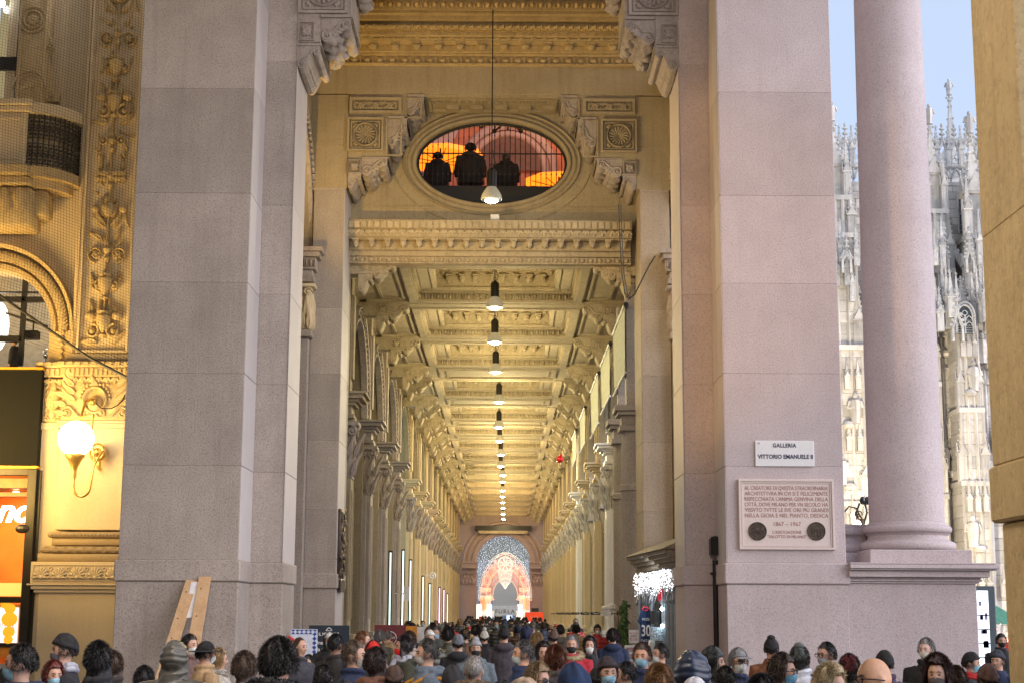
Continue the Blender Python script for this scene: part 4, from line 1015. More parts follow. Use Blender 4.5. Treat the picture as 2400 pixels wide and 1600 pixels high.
L1 = make_lamp(4.4); L1.name = 'pendant_lamp'; x, z = at(1152, 470, 33.3); L1.location = (x, 33.3, z)
L1['label'] = 'large pendant lamp on a long cable in front of the oval window'; L1['group'] = 'pendant lamps down the middle of the arcade'
L2 = make_lamp(1.35)
for i, (y, px, py) in enumerate(lamps):
    o = L2 if i == 0 else copy_tree(L2)
    x, z = at(px, py, y); z = min(z, ZS-.42); o.location = (x, y, z)
    o['label'] = ('pendant lamp, %s from the camera down the arcade' % ordn[i]) if i else 'dim pendant lamp just inside the arcade mouth below the cornice'
    o['group'] = 'pendant lamps down the middle of the arcade'
def light(kind, name, loc, energy, color, size=.1, rot=None, spot=None, blend=.5):
    ld = bpy.data.lights.new(name, kind); ld.energy = energy; ld.color = color
    if kind == 'AREA': ld.size = size
    elif kind == 'SUN': ld.angle = size
    else: ld.shadow_soft_size = size
    if spot: ld.spot_size = spot; ld.spot_blend = blend
    o = bpy.data.objects.new(name, ld); COL.objects.link(o); o.location = loc
    if rot is not None:
        d = Vector(rot)-Vector(loc); o.rotation_euler = d.to_track_quat('-Z', 'Y').to_euler()
    return o
COLW = (1, .82, .42)
for i, (y, px, py) in enumerate(lamps):
    x, z = at(px, py, y)
    e = [190, 400, 430, 560, 640][min(i, 4)]
    if i > 11: e = 300
    light('POINT', 'lamp_light', (x, y, min(z, ZS-.42)-.55), e*KA, COLW if i < 10 else (1,.72,.34), .25)
x, z = at(1152, 470, 33.3); light('POINT', 'lamp_light', (x, 33.3, z-.35), 260*KA, (1,.88,.58), .22)
# ------------------------------------------------------------ end arch of the arcade with the light installation
YE = 141.0
def E(px, py, Y=YE): return at(px, py, Y)
t = thing('end_arch_wall', (E(1182, 1437)[0], YE, 0), 'far end wall with round arch closing the arcade', 'wall')
acx, asp = E(1180, 1318); R = E(1243, 1318)[0]-acx; ztop = E(1180, 1232)[1]
xl, xr = XW0-.5, XW1+.6
mt = stone('mauve_wall', (.38,.29,.27), (.46,.36,.34), (.3,.22,.2), 8, .5, .8, .1, sp_amt=.3)
m = MB(); k = 28
for i in range(k):
    a0, a1 = pi*i/k, pi*(i+1)/k; p0, p1 = (acx-R*cos(a0), asp+R*sin(a0)), (acx-R*cos(a1), asp+R*sin(a1)); b = len(m.v)
    for y in (YE, YE+1.5):
        for (x, z) in (p0, p1, (p1[0], ZS+1), (p0[0], ZS+1)): m.v.append((x, y, z))
    for q in ((3,2,1,0), (4,5,6,7), (0,1,5,4)): m.f.append(tuple(b+j for j in q))
m.box(xl, acx-R, YE, YE+1.5, 0, ZS+1); m.box(acx+R, xr, YE, YE+1.5, 0, ZS+1); m.build('masonry', mt, t)
m = MB().frame((acx, YE, asp))
for rr, w, d in ((.25, .5, .15), (.75, .35, .1), (1.15, .3, .22)):
    rings = []
    for i in range(33):
        a = pi*i/32; rings.append([((R+rr+w*o)*cos(a), (R+rr+w*o)*sin(a), d*h) for o, h in ((-.5,0),(-.3,.9),(.3,1),(.5,0))])
    m.loft(rings, False, False)
m.build('archivolt', mt, t, smooth=40)
for s_ in (-1, 1):
    m = MB().frame((acx+s_*(R+.75), YE, 0)); m.fbox(-.8, .8, asp-.5, asp-.05, 0, .5); m.fbox(-.9, .9, asp-.04, asp+.1, 0, .6); ent = m.build('impost', mt, t)
    m = MB().frame((acx+s_*(R+.75), YE, 0)); zc_ = asp-.5; capital_mb(m, .6, zc_-1.4, zc_-.35, .2); m.build('capital', mt, t, smooth=50)
    m = MB().frame((acx+s_*(R+.75), YE, 0)); m.fbox(-.62, .62, 0, zc_-1.42, 0, .25); m.fbox(-.45, .45, 1.5, zc_-1.7, .25, .3); m.build('pilaster', mt, t)
m = MB(); x0, z0 = E(1115, 1243); x1, z1 = E(1245, 1232); m.box(x0, x1, YE-.7, YE-.2, z0, z1); m.build('dark_beam', M['dark_metal'], t)
m = MB(); x0, z0 = E(1122, 1250); x1, z1 = E(1236, 1244); m.box(x0, x1, YE-.9, YE-.3, z0, z1); m.build('ledge', M['stucco'], t)
# street facade beyond with FURLA hoarding
t = thing('shop_hoarding', (acx, YE+14, 0), 'tall grey building hoarding with black shop name beyond the end arch', 'hoarding')
hy = YE+12
hg = plain('grey_hoarding', (.42,.42,.41), .7, noise=.05, scale=.5)
x0, z0 = at(1154, 1443-1, hy); x1, z1 = at(1213, 1330, hy); z0 = at(1180, 1441, hy)[1]
m = MB(); m.block(x0, x1, hy, hy+.4, z0, z1+2.5, .03); m.build('panel', hg, t)
m = MB(); zz = at(1180, 1432, hy)[1]; m.box(x0-.05, x1+.05, hy-.08, hy-.003, z0, z0+.9); m.build('fascia', plain('fascia', (.6,.6,.58), .6), t)
text_part('FURLA', .55, M['black'], t, ((x0+x1)/2, hy-.085, z0+.2), ext=.01, spacing=1.25, sx=1.0)
t = thing('street_building', (acx, YE+16, 0), 'grey stone street building beyond the end arch', 'building')
m = MB(); m.block(-16, 16, YE+15, YE+16, 0, 24, .05); m.build('wall', plain('dusk_stone', (.3,.32,.36), .8), t)
for i in range(8):
    m = MB(); x = acx-3.4+i*1.0; m.box(x-.28, x+.28, YE+14.94, YE+14.99, .3, 2.9); o = m.build('window', winmat('street_window', (1,.9,.7) if i % 2 else (.5,.7,1), 1.6 if i % 3 else .3), t)
# curtain of cold white lights
rnd = random.Random(11)
bulb_w = glow('cold_bulbs', (.7,.85,1), 1.8); bulb_g = glow('warm_bulbs', (1,.86,.66), .8); bulb_o = glow('amber_bulbs', (1,.2,.0), 1.5); bulb_r = glow('red_bulbs', (.9,.1,.02), 1.6)
t = thing('light_curtain', (acx, YE-1, 5), 'curtain of cold white fairy lights filling the end arch', 'light curtain')
m = MB(); yq = YE+.4
m2 = MB()
def bulb(mb, x, y, z, s): # tiny octahedron
    s *= .72; b = len(mb.v); mb.v += [(x+s,y,z),(x-s,y,z),(x,y+s,z),(x,y-s,z),(x,y,z+s),(x,y,z-s)]
    mb.f += [(b+a, b+c, b+d) for a, c, d in ((0,2,4),(2,1,4),(1,3,4),(3,0,4),(2,0,5),(1,2,5),(3,1,5),(0,3,5))]
zbot_ = at(1120, 1405, YE)[1]
n = 44
for i in range(n):
    x = acx-R+.1+(2*R-.2)*(i+.5)/n; h = sqrt(max(0, (R*R-(x-acx)**2)))
    edge = abs(x-acx) > R*.86
    zlow = zbot_ if edge else asp-2.4+2.6*(1-abs(x-acx)/R)**.5*1.0
    z = asp+h-.05
    m2.tube([(x, z, -yq), (x, zlow, -yq)], .006, 3)
    while z > zlow:
        bulb(m, x+rnd.uniform(-.05,.05), yq+rnd.uniform(-.1,.1), z, rnd.uniform(.022,.045)); z -= rnd.uniform(.07,.17)
bo = m.build('bulbs', bulb_w, t); bo['kind'] = 'stuff'; w_ = m2.build('wires', plain('grey_wire', (.3,.4,.5), .5), t); w_['kind'] = 'stuff'
m = MB(); m.box(acx-R+.05, acx+R-.05, YE+1.62, YE+1.66, asp+.3, asp+R); m.build('backing_net', plain('blue_grey_net', (.2,.26,.31), .8), t)
# illuminated arch sculpture with the rose
t = thing('light_arch', (acx, YE-2, 0), 'illuminated horseshoe arch of amber and white bulbs with a rose medallion', 'light sculpture')
yl = YE-1.2
W, Am, Rd = MB(), MB(), MB()
def L(px, py): return at(px, py, yl)
def arc_pts(c, rx, ry, a0, a1, step):
    n = max(2, int(abs(a1-a0)*max(rx, ry)/step)); return [(c[0]+rx*cos(a0+(a1-a0)*i/n), c[1]+ry*sin(a0+(a1-a0)*i/n)) for i in range(n+1)]
c0 = L(1184, 1400); s_ = L(1185, 1400)[0]-L(1184, 1400)[0]          # metres per photo pixel
# ribs of the horseshoe: outer edge to inner edge
outer = lambda a: (c0[0]+58*s_*cos(a), c0[1]+(12+98*abs(sin(a))**.85)*s_ if True else 0)
def band(mb, r0, r1, a0, a1, n, m_, y, size, yz=(1.35)):
    for i in range(n+1):
        a = a0+(a1-a0)*i/n
        for j in range(m_+1):
            r = r0+(r1-r0)*j/max(1,m_); bulb(mb, c0[0]+r*s_*cos(a), y+rnd.uniform(-.05,.05), c0[1]+r*s_*sin(a)*yz, size)
for r in range(30, 58, 2):
    mb = [W, Am, Rd, Am][((r-30)//2) % 4]; band(mb, r, r, -.05, pi+.05, int(r*1.5), 0, yl, .045, 1.5)
for r, yz in ((59, 1.7), (62, 1.68)): band(W, r, r, -.05, pi+.05, 120, 0, yl-.1, .05, yz)
for a_ in (.5, .8, pi-.8, pi-.5): 
    cc = (c0[0]+48*s_*cos(a_)*1.02, c0[1]+48*s_*sin(a_)*1.75)
    for q in range(3):
        for p in arc_pts(cc, (4+3*q)*s_, (6+4*q)*s_, 0, 2*pi, .11): bulb((Rd, W, Am)[q], p[0], yl-.15, p[1], .045)
for k_ in range(300):
    a = rnd.uniform(.1, pi-.1); r = rnd.uniform(40, 60); bulb((W, Am, Rd, Rd)[k_ % 4], c0[0]+r*s_*cos(a), yl-.1, c0[1]+r*s_*sin(a)*1.62, .045)
# legs
for sd in (-1, 1):
    for i in range(11):
        px = 1184+sd*(34+i*2.3)
        for j in range(34):
            py = 1396+j*1.25; x, z = L(px, py); w_ = (i < 5 and sd < 0 and False)
            mb = Am if (i > 4 and 2 < j < 26) or (j % 3 == 0) else W
            if j > 27 or j < 2: mb = W
            bulb(mb, x, yl, z, .045)
    for j in range(9):
        for q in range(12):
            x, z = L(1184+sd*(28+q*2.6-abs(j-4)*.5), 1431+j*1.7); bulb(W, x, yl-.3, z, .05)
    for j in range(7):
        for q in range(9):
            x, z = L(1184+sd*(26+q*1.4+j*1.2), 1404-j*2.0+q*.4); bulb((Am, W)[q % 2], x, yl-.3, z, .045)
    for q in range(12):
        for j in range(5): x, z = L(1184+sd*(34+q*2), 1377+j*2); bulb(Am if j % 2 == 0 else W, x, yl-.2, z, .05)
# rose window
rc = L(1184, 1321); ry = yl-.6
for r, sz in ((17.5, .05), (15.5, .06)):
    for p in arc_pts(rc, r*s_, r*s_, 0, 2*pi, .1): bulb(W, p[0], ry, p[1], sz)
for i in range(8):
    a = 2*pi*i/8+.39
    for r in range(3, 15): bulb(W, rc[0]+r*s_*cos(a), ry, rc[1]+r*s_*sin(a), .05)
for p in arc_pts(rc, 3*s_, 3*s_, 0, 2*pi, .1): bulb(W, p[0], ry, p[1], .05)
# hanging tongue under the rose
for k_ in range(15):
    z_ = 1338+k_*2.9; hw_ = 17-k_*.45 if k_ < 10 else max(3, 12.5-(k_-10)*2.6)
    for p in range(-7, 8):
        x, z = L(1184+p*hw_/7, z_-(abs(p)/7)**2*4); bulb(W, x, ry, z, .055)
for p in arc_pts(rc, 22*s_, 22*s_*1.05, -.3, pi+.3, .12): bulb(Am, p[0], ry+.1, p[1], .05)
for p in arc_pts(rc, 25*s_, 25*s_*1.1, -.6, pi+.6, .12): bulb(W, p[0], ry+.1, p[1], .05)
for mb, mt_, nm in ((W, bulb_g, 'white_bulbs'), (Am, bulb_o, 'amber_bulbs'), (Rd, bulb_r, 'red_bulbs')):
    o = mb.build(nm, mt_, t); o['kind'] = 'stuff'
m = MB(); 
for r in (29, 44, 58): m.tube([(c0[0]+r*s_*cos(pi*i/30), c0[1]+r*s_*sin(pi*i/30)*1.5, -(yl+.15)) for i in range(31)], .05, 5)
m.tube([(rc[0]+17*s_*cos(2*pi*i/30), rc[1]+17*s_*sin(2*pi*i/30), -(ry+.1)) for i in range(31)], .05, 5)
for sd in (-1, 1):
    x, _ = L(1184+sd*46, 1400); m.box(x-.1, x+.1, yl+.1, yl+.2, 0, c0[1])
m.build('iron_frame', M['white'], t)
# orange panel below the left foot, red kiosk with screen on the right
x0, z1 = L(1122, 1443); x1, _ = L(1145, 1443)
t = thing('red_advert_panel', ((x0+x1)/2, yl, 0), 'mottled red advertising panel below the left foot of the light arch', 'panel')
m = MB(); m.block(x0, x1, yl+.3, yl+.5, 0, z1, .02); m.build('panel', plain('mottled_red', (.55,.12,.06), .5, noise=.7, scale=6), t)
def kiosk(px0, px1, ptop, Y, label, txt):
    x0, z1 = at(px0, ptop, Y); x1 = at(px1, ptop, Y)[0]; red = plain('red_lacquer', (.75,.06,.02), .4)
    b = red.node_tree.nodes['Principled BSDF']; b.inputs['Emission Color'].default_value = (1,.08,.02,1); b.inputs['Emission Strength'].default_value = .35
    t = thing('red_booth', ((x0+x1)/2, Y, 0), label, 'booth'); w = x1-x0
    m = MB(); m.block(x0, x1, Y, Y+1, 0, z1, .03); m.build('body', red, t)
    m = MB(); m.block(x0-.05, x1+.05, Y-.15, Y-.003, z1-w*.42, z1+.02, .02); m.build('header', red, t)
    text_part(txt, w*.12, M['white'], t, ((x0+x1)/2, Y-.16, z1-w*.3), ext=.005)
    m = MB(); m.box(x0+w*.18, x1-w*.18, Y-.05, Y-.01, z1-w*.95, z1-w*.55); m.build('screen', glow('screen', (.85,.9,1), 2.5), t)
kiosk(1232, 1272, 1434, 118, 'red photo booth with white lit screen in front of the right end pilaster', 'fotografia')
kiosk(1201, 1217, 1454, 146, 'smaller red booth seen through the end arch', 'foto')
m = MB(); x0, z0 = at(1245, 1433, 119); x1, z1 = at(1262, 1427, 119)
t = thing('dark_case', (x0, 119, z0), 'dark case lying on top of the red photo booth', 'case'); m.block(x0, x1, 118.2, 118.8, z0+.03, z1+.1, .03); m.build('case', M['black'], t)

light('POINT', 'street_glow', (acx+.5, YE+6, 10), 800, (1,.97,.9), 1.0)
# ------------------------------------------------------------ gold lit gallery facade at the left
YG = 33.0
def G(px, py, Y=YG): return at(px, py, Y)
gal = thing('gallery_facade', (G(150, 1400)[0], YG, 0), 'richly carved gallery facade glowing gold under the globe lamp', 'facade')
GS, RS = M['gold_stone'], M['relief']
xR = G(330, 900)[0]+1.6                      # runs on behind the big pier
xm, xs2 = G(133, 1100)[0], G(83, 1100)[0]    # main pilaster, side strip
def zg(y): return G(150, y)[1]
m = MB()
m.block(xs2-.02, xR, YG+.32, YG+1.2, 0, zg(846), .02); m.build('wall', GS, gal)
m = MB(); m.block(xm, xR, YG+.08, YG+.5, zg(1240), zg(1001), .01); m.build('pilaster', GS, gal)
m = MB(); m.block(xs2, xm+.2, YG+.2, YG+.5, zg(1310), zg(1003), .01); m.build('pilaster', GS, gal)
m = MB()
for (p0, p1, o, dx) in ((983, 989, .02, -.07), (989, 1001, .06, -.03)):
    m.block(xm+dx, xR, YG+.02+o*.5, YG+.5, zg(p1), zg(p0)-.002, .012)
for (p0, p1, dx) in ((987, 993, -.06), (993, 1004, -.02)): m.block(xs2+dx, xm-.05, YG+.14, YG+.5, zg(p1), zg(p0)-.002, .012)
m.build('necking', GS, gal)
# pilaster base: torus, scotia, torus, plinth
def torus_band(m, xl, xr, z0, z1, y, bulge):
    ring = []; c = (z0+z1)/2; h = (z1-z0)/2
    pr = [(bulge*cos(a), c+h*sin(a)) for a in [-pi/2+pi*i/10 for i in range(11)]]
    m.frame(); m.loft([[(xl-b*1.0, z, -y+b) for b, z in pr], [(xr, z, -y+b) for b, z in pr]], False, False)
    m.loft([[(xl+.3, z, -(y+.3)) for b, z in pr], [(xl-b, z, -y+b) for b, z in pr]], False, False)
bs_m = stone('base_brown_stone', (.26,.19,.11), (.33,.25,.15), (.18,.13,.08), 18, 1, .6, .15, sp_amt=.3)
m = MB(); torus_band(m, G(122, 1250)[0], xR, zg(1260), zg(1245), YG+.02, .08)
m.frame((0, YG-.04, 0)); m.beads(G(120, 1250)[0], xR, (zg(1260)+zg(1245))/2+.01, .035, -.0, .075); m.frame()
m.block(G(122, 1250)[0], xR, YG+.0, YG+.4, zg(1277), zg(1260)-.001, .01)
torus_band(m, G(107, 1290)[0], xR, zg(1296), zg(1279), YG-.02, .1)
m.frame((0, YG-.1, 0)); x = G(112, 1290)[0]
while x < xR: m.ring(x, (zg(1296)+zg(1279))/2, .055, .05, .02, .02, 0, 12); m.ball(x, (zg(1296)+zg(1279))/2, 0, .02); x += .2
m.frame(); m.block(G(92, 1305)[0], xR, YG-.14, YG+.4, zg(1316), zg(1297)-.001, .01)
m.build('pilaster_base', bs_m, gal, smooth=50)
# shell frieze and pedestal
m = MB(); xf = G(78, 1340)[0]; m.block(xf, xR, YG-.2, YG+.4, zg(1367), zg(1316)-.002, .01); m.block(xf-.06, xR, YG-.24, YG+.4, zg(1371), zg(1367)-.001, .008)
m.block(xf+.02, xR, YG-.2, YG+.4, zg(1380), zg(1371)-.001, .01); m.block(xf+.07, xR, YG-.15, YG+.4, zg(1388), zg(1380)-.001, .01)
m.block(G(90, 1450)[0], xR, YG-.1, YG+.4, 0, zg(1388)-.001, .01); m.block(G(66, 1450)[0], G(90, 1450)[0]+.1, YG+.15, YG+.4, 0, zg(1370), .01)
m.build('pedestal', GS, gal)
m = MB().frame((0, YG-.2, 0)); z0, z1 = zg(1359), zg(1325); H = z1-z0; m.frame4(xf+.05, xR, z0-.02, z1+.02, .015, .02)
x = G(104, 1340)[0]; st = G(147, 1340)[0]-G(105, 1340)[0]
while x < xR:
    for i in range(9):
        a = pi*(-.08+1.16*i/8); m.tube([(x, z0+H*.2, .01), (x+.8*st*.38*cos(a), z0+H*.3+H*.5*sin(a)*.9, .05), (x+st*.38*cos(a), z0+H*.3+H*.6*sin(a), .02)], [.012, .024, .03], 5)
    m.ball(x, z0+H*.2, .03, .05, .04, .03); m.ring(x+st/2, z0+H*.78, .035, .035, .02, .02, 0, 10); m.ball(x+st/2, z0+H*.3, .01, .03, .07, .03)
    m.scroll(x-st*.42, z0+H*.25, .06, 0, 1.1, .014, .02); m.scroll(x+st*.42, z0+H*.25, .06, pi, 1.1, .014, .02, -1)
    x += st
m.build('shell_frieze', GS, gal, smooth=50)
# capital: big carved block and the narrow one beside it
m = MB(); x0 = G(143, 930)[0]; z0, z1 = zg(983), zg(880); y = YG+.06
m.block(x0, xR, y, YG+.5, z0, z1, .01); m.frame((0, y, 0))
m.leaves(x0, xR, zg(896), zg(882), 0, .05, .17)
cxm_, czm = G(222, 932); 
for s_ in (-1, 1):
    for k in range(4): m.leaf(cxm_+s_*(.42+.02*k), czm-.05+.17*k, (pi/2 - s_*1.15), .42-.04*k, .17, .07, 0, .35*s_, 5)
    for k in range(3): m.leaf(cxm_+s_*(.62), z0+.12+.2*k, pi/2-s_*1.0, .3, .13, .06, 0, -.3*s_, 4)
    m.scroll(cxm_+s_*.14, z0+.16, .13, pi/2, 1.5, .03, .02, s_); m.scroll(cxm_+s_*.6, z0+.16, .12, pi/2, 1.5, .03, .02, -s_)
    m.tube([(cxm_+s_*.18, z0+.05, .02), (cxm_+s_*.35, z0+.09, .04), (cxm_+s_*.52, z0+.28, .03), (cxm_+s_*.62, z0+.3, .02)], .025, 5)
m.ring(cxm_, czm-.03, .24, .27, .07, .09, 0, 28); m.beads(cxm_-.3, cxm_+.3, czm+.3, .03, .03, .09); m.leaf(cxm_, czm+.2, pi/2, .3, .2, .08)
for i in range(14): a = pi*i/13; m.ball(cxm_+.31*cos(a), czm+.31*sin(a), .03, .03, k=6, h=4)
m.ball(cxm_+.0, czm-.12, .02, .16, .18, .1); m.build('capital', M['relief'], gal, smooth=50)
m = MB(); xa, xb = G(95, 930)[0], G(143, 930)[0]; y = YG+.18; m.block(xa, xb-.003, y, YG+.5, zg(987), zg(884), .01); m.frame((0, y, 0)); c = (xa+xb)/2
m.leaves(xa, xb, zg(898), zg(886), 0, .05, .14)
for k in range(5): 
    for s_ in (-1, 0, 1): m.leaf(c, zg(960)+.12*k*.6, pi/2+s_*(.9-.12*k), .34, .1, .07, 0, -.4*s_, 4)
m.ball(c, zg(965), 0, .09, .12, .06); m.scroll(c-.14, zg(980), .07, 0, 1.2, .02, .02); m.scroll(c+.14, zg(980), .07, pi, 1.2, .02, .02, -1)
for k in range(7): m.leaf(xa+.05, zg(975)+.12*k, .8, .16, .07, .04); m.leaf(xb-.05, zg(975)+.12*k, pi-.8, .16, .07, .04)
m.build('capital', M['relief'], gal, smooth=50)
m = MB()
for (xa, xb, y) in ((G(138, 860)[0], xR, YG-.06), (G(84, 860)[0], G(141, 860)[0], YG+.06)):
    m.frame(); m.block(xa+.02, xb, y+.1, YG+.5, zg(880), zg(859), .01); m.frame((0, y+.1, 0)); m.flutes(xa+.05, xb-.03, zg(877), zg(861), 0, .035, .1)
    m.frame(); m.block(xa-.04, xb, y, YG+.5, zg(859)+.002, zg(845), .03); m.frame((0, y, 0)); m.flutes(xa, xb, zg(856), zg(848), 0, .03, .17)
m.build('abacus', M['relief'], gal, smooth=40)
# upper storey pilaster with candelabra relief
zp0, zp1 = zg(843), G(260, -60)[1]
xpl = G(158, 800)[0]; xpr = xR
m = MB(); m.block(xpl, xpr, YG+.25, YG+.9, zp0+.001, zp1, .02); m.build('upper_pilaster', GS, gal)
xa, xb = G(190, 700)[0], G(290, 700)[0]; za, zb = zg(812), zp1
m = MB().frame((0, YG+.25, 0)); 
for (o, d) in ((-.2, .05), (-.1, .12)): m.frame4(xa+o, xb-o, za+o, zb-o, .05, d)
m.fbox(xpl, xpr, zp0+.05, zp0+.16, 0, .08)
m.build('panel_frame', GS, gal)
m = MB().frame((0, YG+.27, 0), N=(0,-1.7,0)); m.fbox(xa, xb, za, zb, -.02, .0); c = (xa+xb)/2; hw = (xb-xa)/2; rr = random.Random(4)
m.tube([(c+.015*sin(k), za+.3+k*.4, .04) for k in range(int((zb-za)/.4))], .03, 6)
v = za+.12; k = 0
while v < zb-.8:
    t_ = k % 6
    for s_ in (-1, 1):
        if t_ == 0:   # dolphins and scrolls
            m.scroll(c+s_*hw*.5, v+.25, hw*.36, pi/2, 1.4, .045, .05, s_, 6); m.leaf(c+s_*.06, v+.45, pi/2-s_*.5, .5, .2, .1, 0, .5*s_, 5); m.ball(c+s_*hw*.62, v+.58, .05, .12, .1, .08); m.leaf(c+s_*hw*.3, v, pi/2-s_*1.2, .4, .18, .09)
            m.leaf(c+s_*hw*.62, v+.6, pi/2+s_*.2, .34, .16, .08)
        elif t_ == 1: # vase handles
            m.scroll(c+s_*hw*.42, v+.42, hw*.22, pi/2, 1.2, .035, .05, -s_, 6); m.leaf(c+s_*.1, v+.3, pi/2-s_*.9, .45, .15, .08, 0, .4*s_, 5)
        elif t_ == 2: # rinceau
            m.scroll(c+s_*hw*.52, v+.3, hw*.4, -pi/2, 1.5, .03, .05, s_, 6); m.flower(c+s_*hw*.52, v+.3, .13, .07, .02, 6); m.leaf(c+s_*hw*.3, v+.62, pi/2-s_*.7, .35, .13, .08)
        elif t_ == 3:
            m.leaf(c+s_*.05, v+.1, pi/2-s_*.95, .5, .17, .09, 0, .5*s_, 5); m.leaf(c+s_*.05, v+.3, pi/2-s_*.7, .42, .14, .09, 0, .5*s_, 5); m.ball(c+s_*hw*.66, v+.5, .04, .09, .09, .07); m.leaf(c+s_*hw*.7, v+.45, -pi/2, .35, .12, .06)
        elif t_ == 4: # fringed canopy
            m.fbox(c+s_*hw*.36-hw*.36, c+s_*hw*.36+hw*.36, v+.42, v+.5, 0, .1)
            for q in range(4): m.leaf(c+s_*(hw*.1+q*hw*.17), v+.42, -pi/2, .16, .12, .08, .02, 0, 3)
            m.leaf(c+s_*hw*.5, v+.55, pi/2-s_*.3, .35, .14, .08, 0, .5*s_)
        else:
            m.scroll(c+s_*hw*.45, v+.4, hw*.26, pi/2, 1.3, .03, .05, s_, 6); m.leaf(c+s_*hw*.7, v+.15, pi/2+s_*.3, .4, .12, .07)
            m.scroll(c+s_*hw*.6, v+.05, hw*.18, -pi/2, 1.2, .022, .04, -s_, 5)
    if t_ in (0, 1): m.lathe([(.05, v+.1), (.09, v+.16), (.05, v+.22), (.16, v+.42), (.17, v+.56), (.12, v+.6), (.15, v+.64), (.15, v+.67)], (c, .02), 14, a0=0, a1=pi)
    elif t_ == 3: m.ball(c, v+.48, .08, .13, .17, .1, 12, 8); m.leaf(c, v+.6, pi/2, .25, .3, .1)
    else: m.lathe([(.03, v+.1), (.08, v+.2), (.04, v+.3), (.1, v+.38), (.1, v+.42)], (c, .02), 12, a0=0, a1=pi); m.leaf(c, v+.42, pi/2, .3, .16, .09)
    for q in range(3): m.ball(c+rr.uniform(-.8, .8)*hw, v+rr.uniform(0, .7), .02, .04, .04, .04, 6, 4); m.leaf(c+rr.uniform(-.85, .85)*hw, v+rr.uniform(0, .7), rr.uniform(0, 6.3), .2, .09, .05, 0, .3)
    v += .82; k += 1
m.build('candelabra_relief', M['relief'], gal, smooth=55)
# wall with the big arched window
ac = G(-42, 770); Ro = G(160, 770)[0]-ac[0]; Ri = G(106, 770)[0]-ac[0]
yw = YG+.45
m = MB(); k = 24; ztp = zp1
for i in range(k):
    a0, a1 = pi/2*i/k, pi/2*(i+1)/k; p0, p1 = (ac[0]+Ri*cos(a0), ac[1]+Ri*1.02*sin(a0)), (ac[0]+Ri*cos(a1), ac[1]+Ri*1.02*sin(a1)); b = len(m.v)
    for yy in (yw, yw+.7):
        for (x, z) in (p0, p1, (p1[0], ztp), (p0[0], ztp)): m.v.append((x, yy, z))
    for q in ((0,1,2,3), (7,6,5,4), (1,0,4,5)): m.f.append(tuple(b+j for j in q))
m.box(ac[0]+Ri, xpl+.1, yw, yw+.7, zp0, ztp); m.build('window_wall', GS, gal)
m = MB().frame((ac[0], yw, ac[1]))
for r_, w_, d_ in ((Ri+.08, .16, .12), (Ri+.3, .26, .2), (Ri+.5, .12, .28)):
    rings = [[((r_+w_*o)*cos(a), (r_+w_*o)*1.02*sin(a), d_*h) for o, h in ((-.5,0),(-.3,.9),(.3,1),(.5,0))] for a in [pi*.62*i/36 for i in range(37)]]
    m.loft(rings, False, False)
    m.fbox(r_-w_/2, r_+w_/2, zp0-ac[1], 0, 0, d_)
for i in range(40):
    a = pi*.6*(i+.5)/40; r_ = Ri+.3; m.leaf(r_*cos(a)-.09*cos(a), r_*sin(a)-.09*sin(a), a+.3, .24, .13, .07, .2, .2, 3)
for i in range(7): m.leaf(Ri+.3, zp0-ac[1]+.05+i*.13, pi/2, .16, .12, .06, .2, .1, 3); 
m.build('archivolt', M['relief'], gal, smooth=50)
m = MB(); f_ = yw+.35
xg0 = G(-60, 700)[0]; xmul = G(28, 700)[0]
m.box(xmul-.05, xmul+.05, f_, f_+.1, zp0, ac[1]+Ri); m.box(xg0, ac[0]+Ri, f_, f_+.1, G(10, 684)[1]-.06, G(10, 684)[1]+.06); m.box(xg0, ac[0]+Ri, f_, f_+.09, G(10, 667)[1]-.015, G(10, 667)[1]+.015); m.box(xg0, xmul, f_, f_+.1, G(0, 778)[1]-.07, G(0, 778)[1]+.07)
m.build('window_frame', M['black'], gal)
# room behind that window
room2 = thing('showroom', (G(40, 800)[0], YG+3, zp0), 'lit upstairs showroom behind the arched window at left', 'room')
m = MB(); m.box(xg0-2, xpl+1.5, YG+4.5, YG+4.6, zp0-.1, ztp); m.build('back_wall', plain('beige_interior', (.5,.42,.3), .8), room2)
m = MB(); m.box(xg0-2, xpl+1.5, yw+.72, YG+4.6, zp0-.3, zp0-.1); m.box(xpl+1.4, xpl+1.6, yw+.72, YG+4.6, zp0, ztp); m.build('floor', M['grey'], room2)
m = MB(); zc__ = G(60, 640, YG+2)[1]; m.box(xg0-2, xpl+1.5, yw+.72, YG+4.5, zc__+.9, zc__+1.0)
for i in range(4): m.box(xg0-2, xpl+1.5, YG+1.3+i*.9, YG+1.45+i*.9, zc__+.5, zc__+.9)
m.build('ceiling', M['grey'], room2)
m = MB(); x, z = at(4, 765, YG+2.5); m.ball(x-.15, z, -(YG+2.5), .32, .62, .1, 14, 10); m.build('lit_display', glow('display_glow', (.95,1,1), 3), room2)
m = MB(); x, z = at(45, 634, YG+1.8); m.ball(x, z, -(YG+1.8), .07); m.build('ceiling_spot', glow('spot_glow', (.9,.95,1), 14), room2)
t = thing('track_spotlight', (G(75, 785)[0], YG+1, 8), 'small black track spotlight hanging inside the arched window', 'spotlight')
m = MB(); x, z = at(74, 786, YG+1.2); m.box(x-.15, x+.15, YG+1.1, YG+1.35, z-.08, z+.1); m.tube([(x+.03, z+.1, -YG-1.2), (x+.03, z+.35, -YG-1.2)], .02, 5); m.tube([(x-.6, z+.5, -YG-1.2), (x+.35, z+.2, -YG-1.2)], .025, 5); m.build('housing', M['black'], t)
t = thing('silver_bust', (G(103, 830)[0], YG+1, zp0), 'small silver head ornament on the showroom window sill', 'ornament')
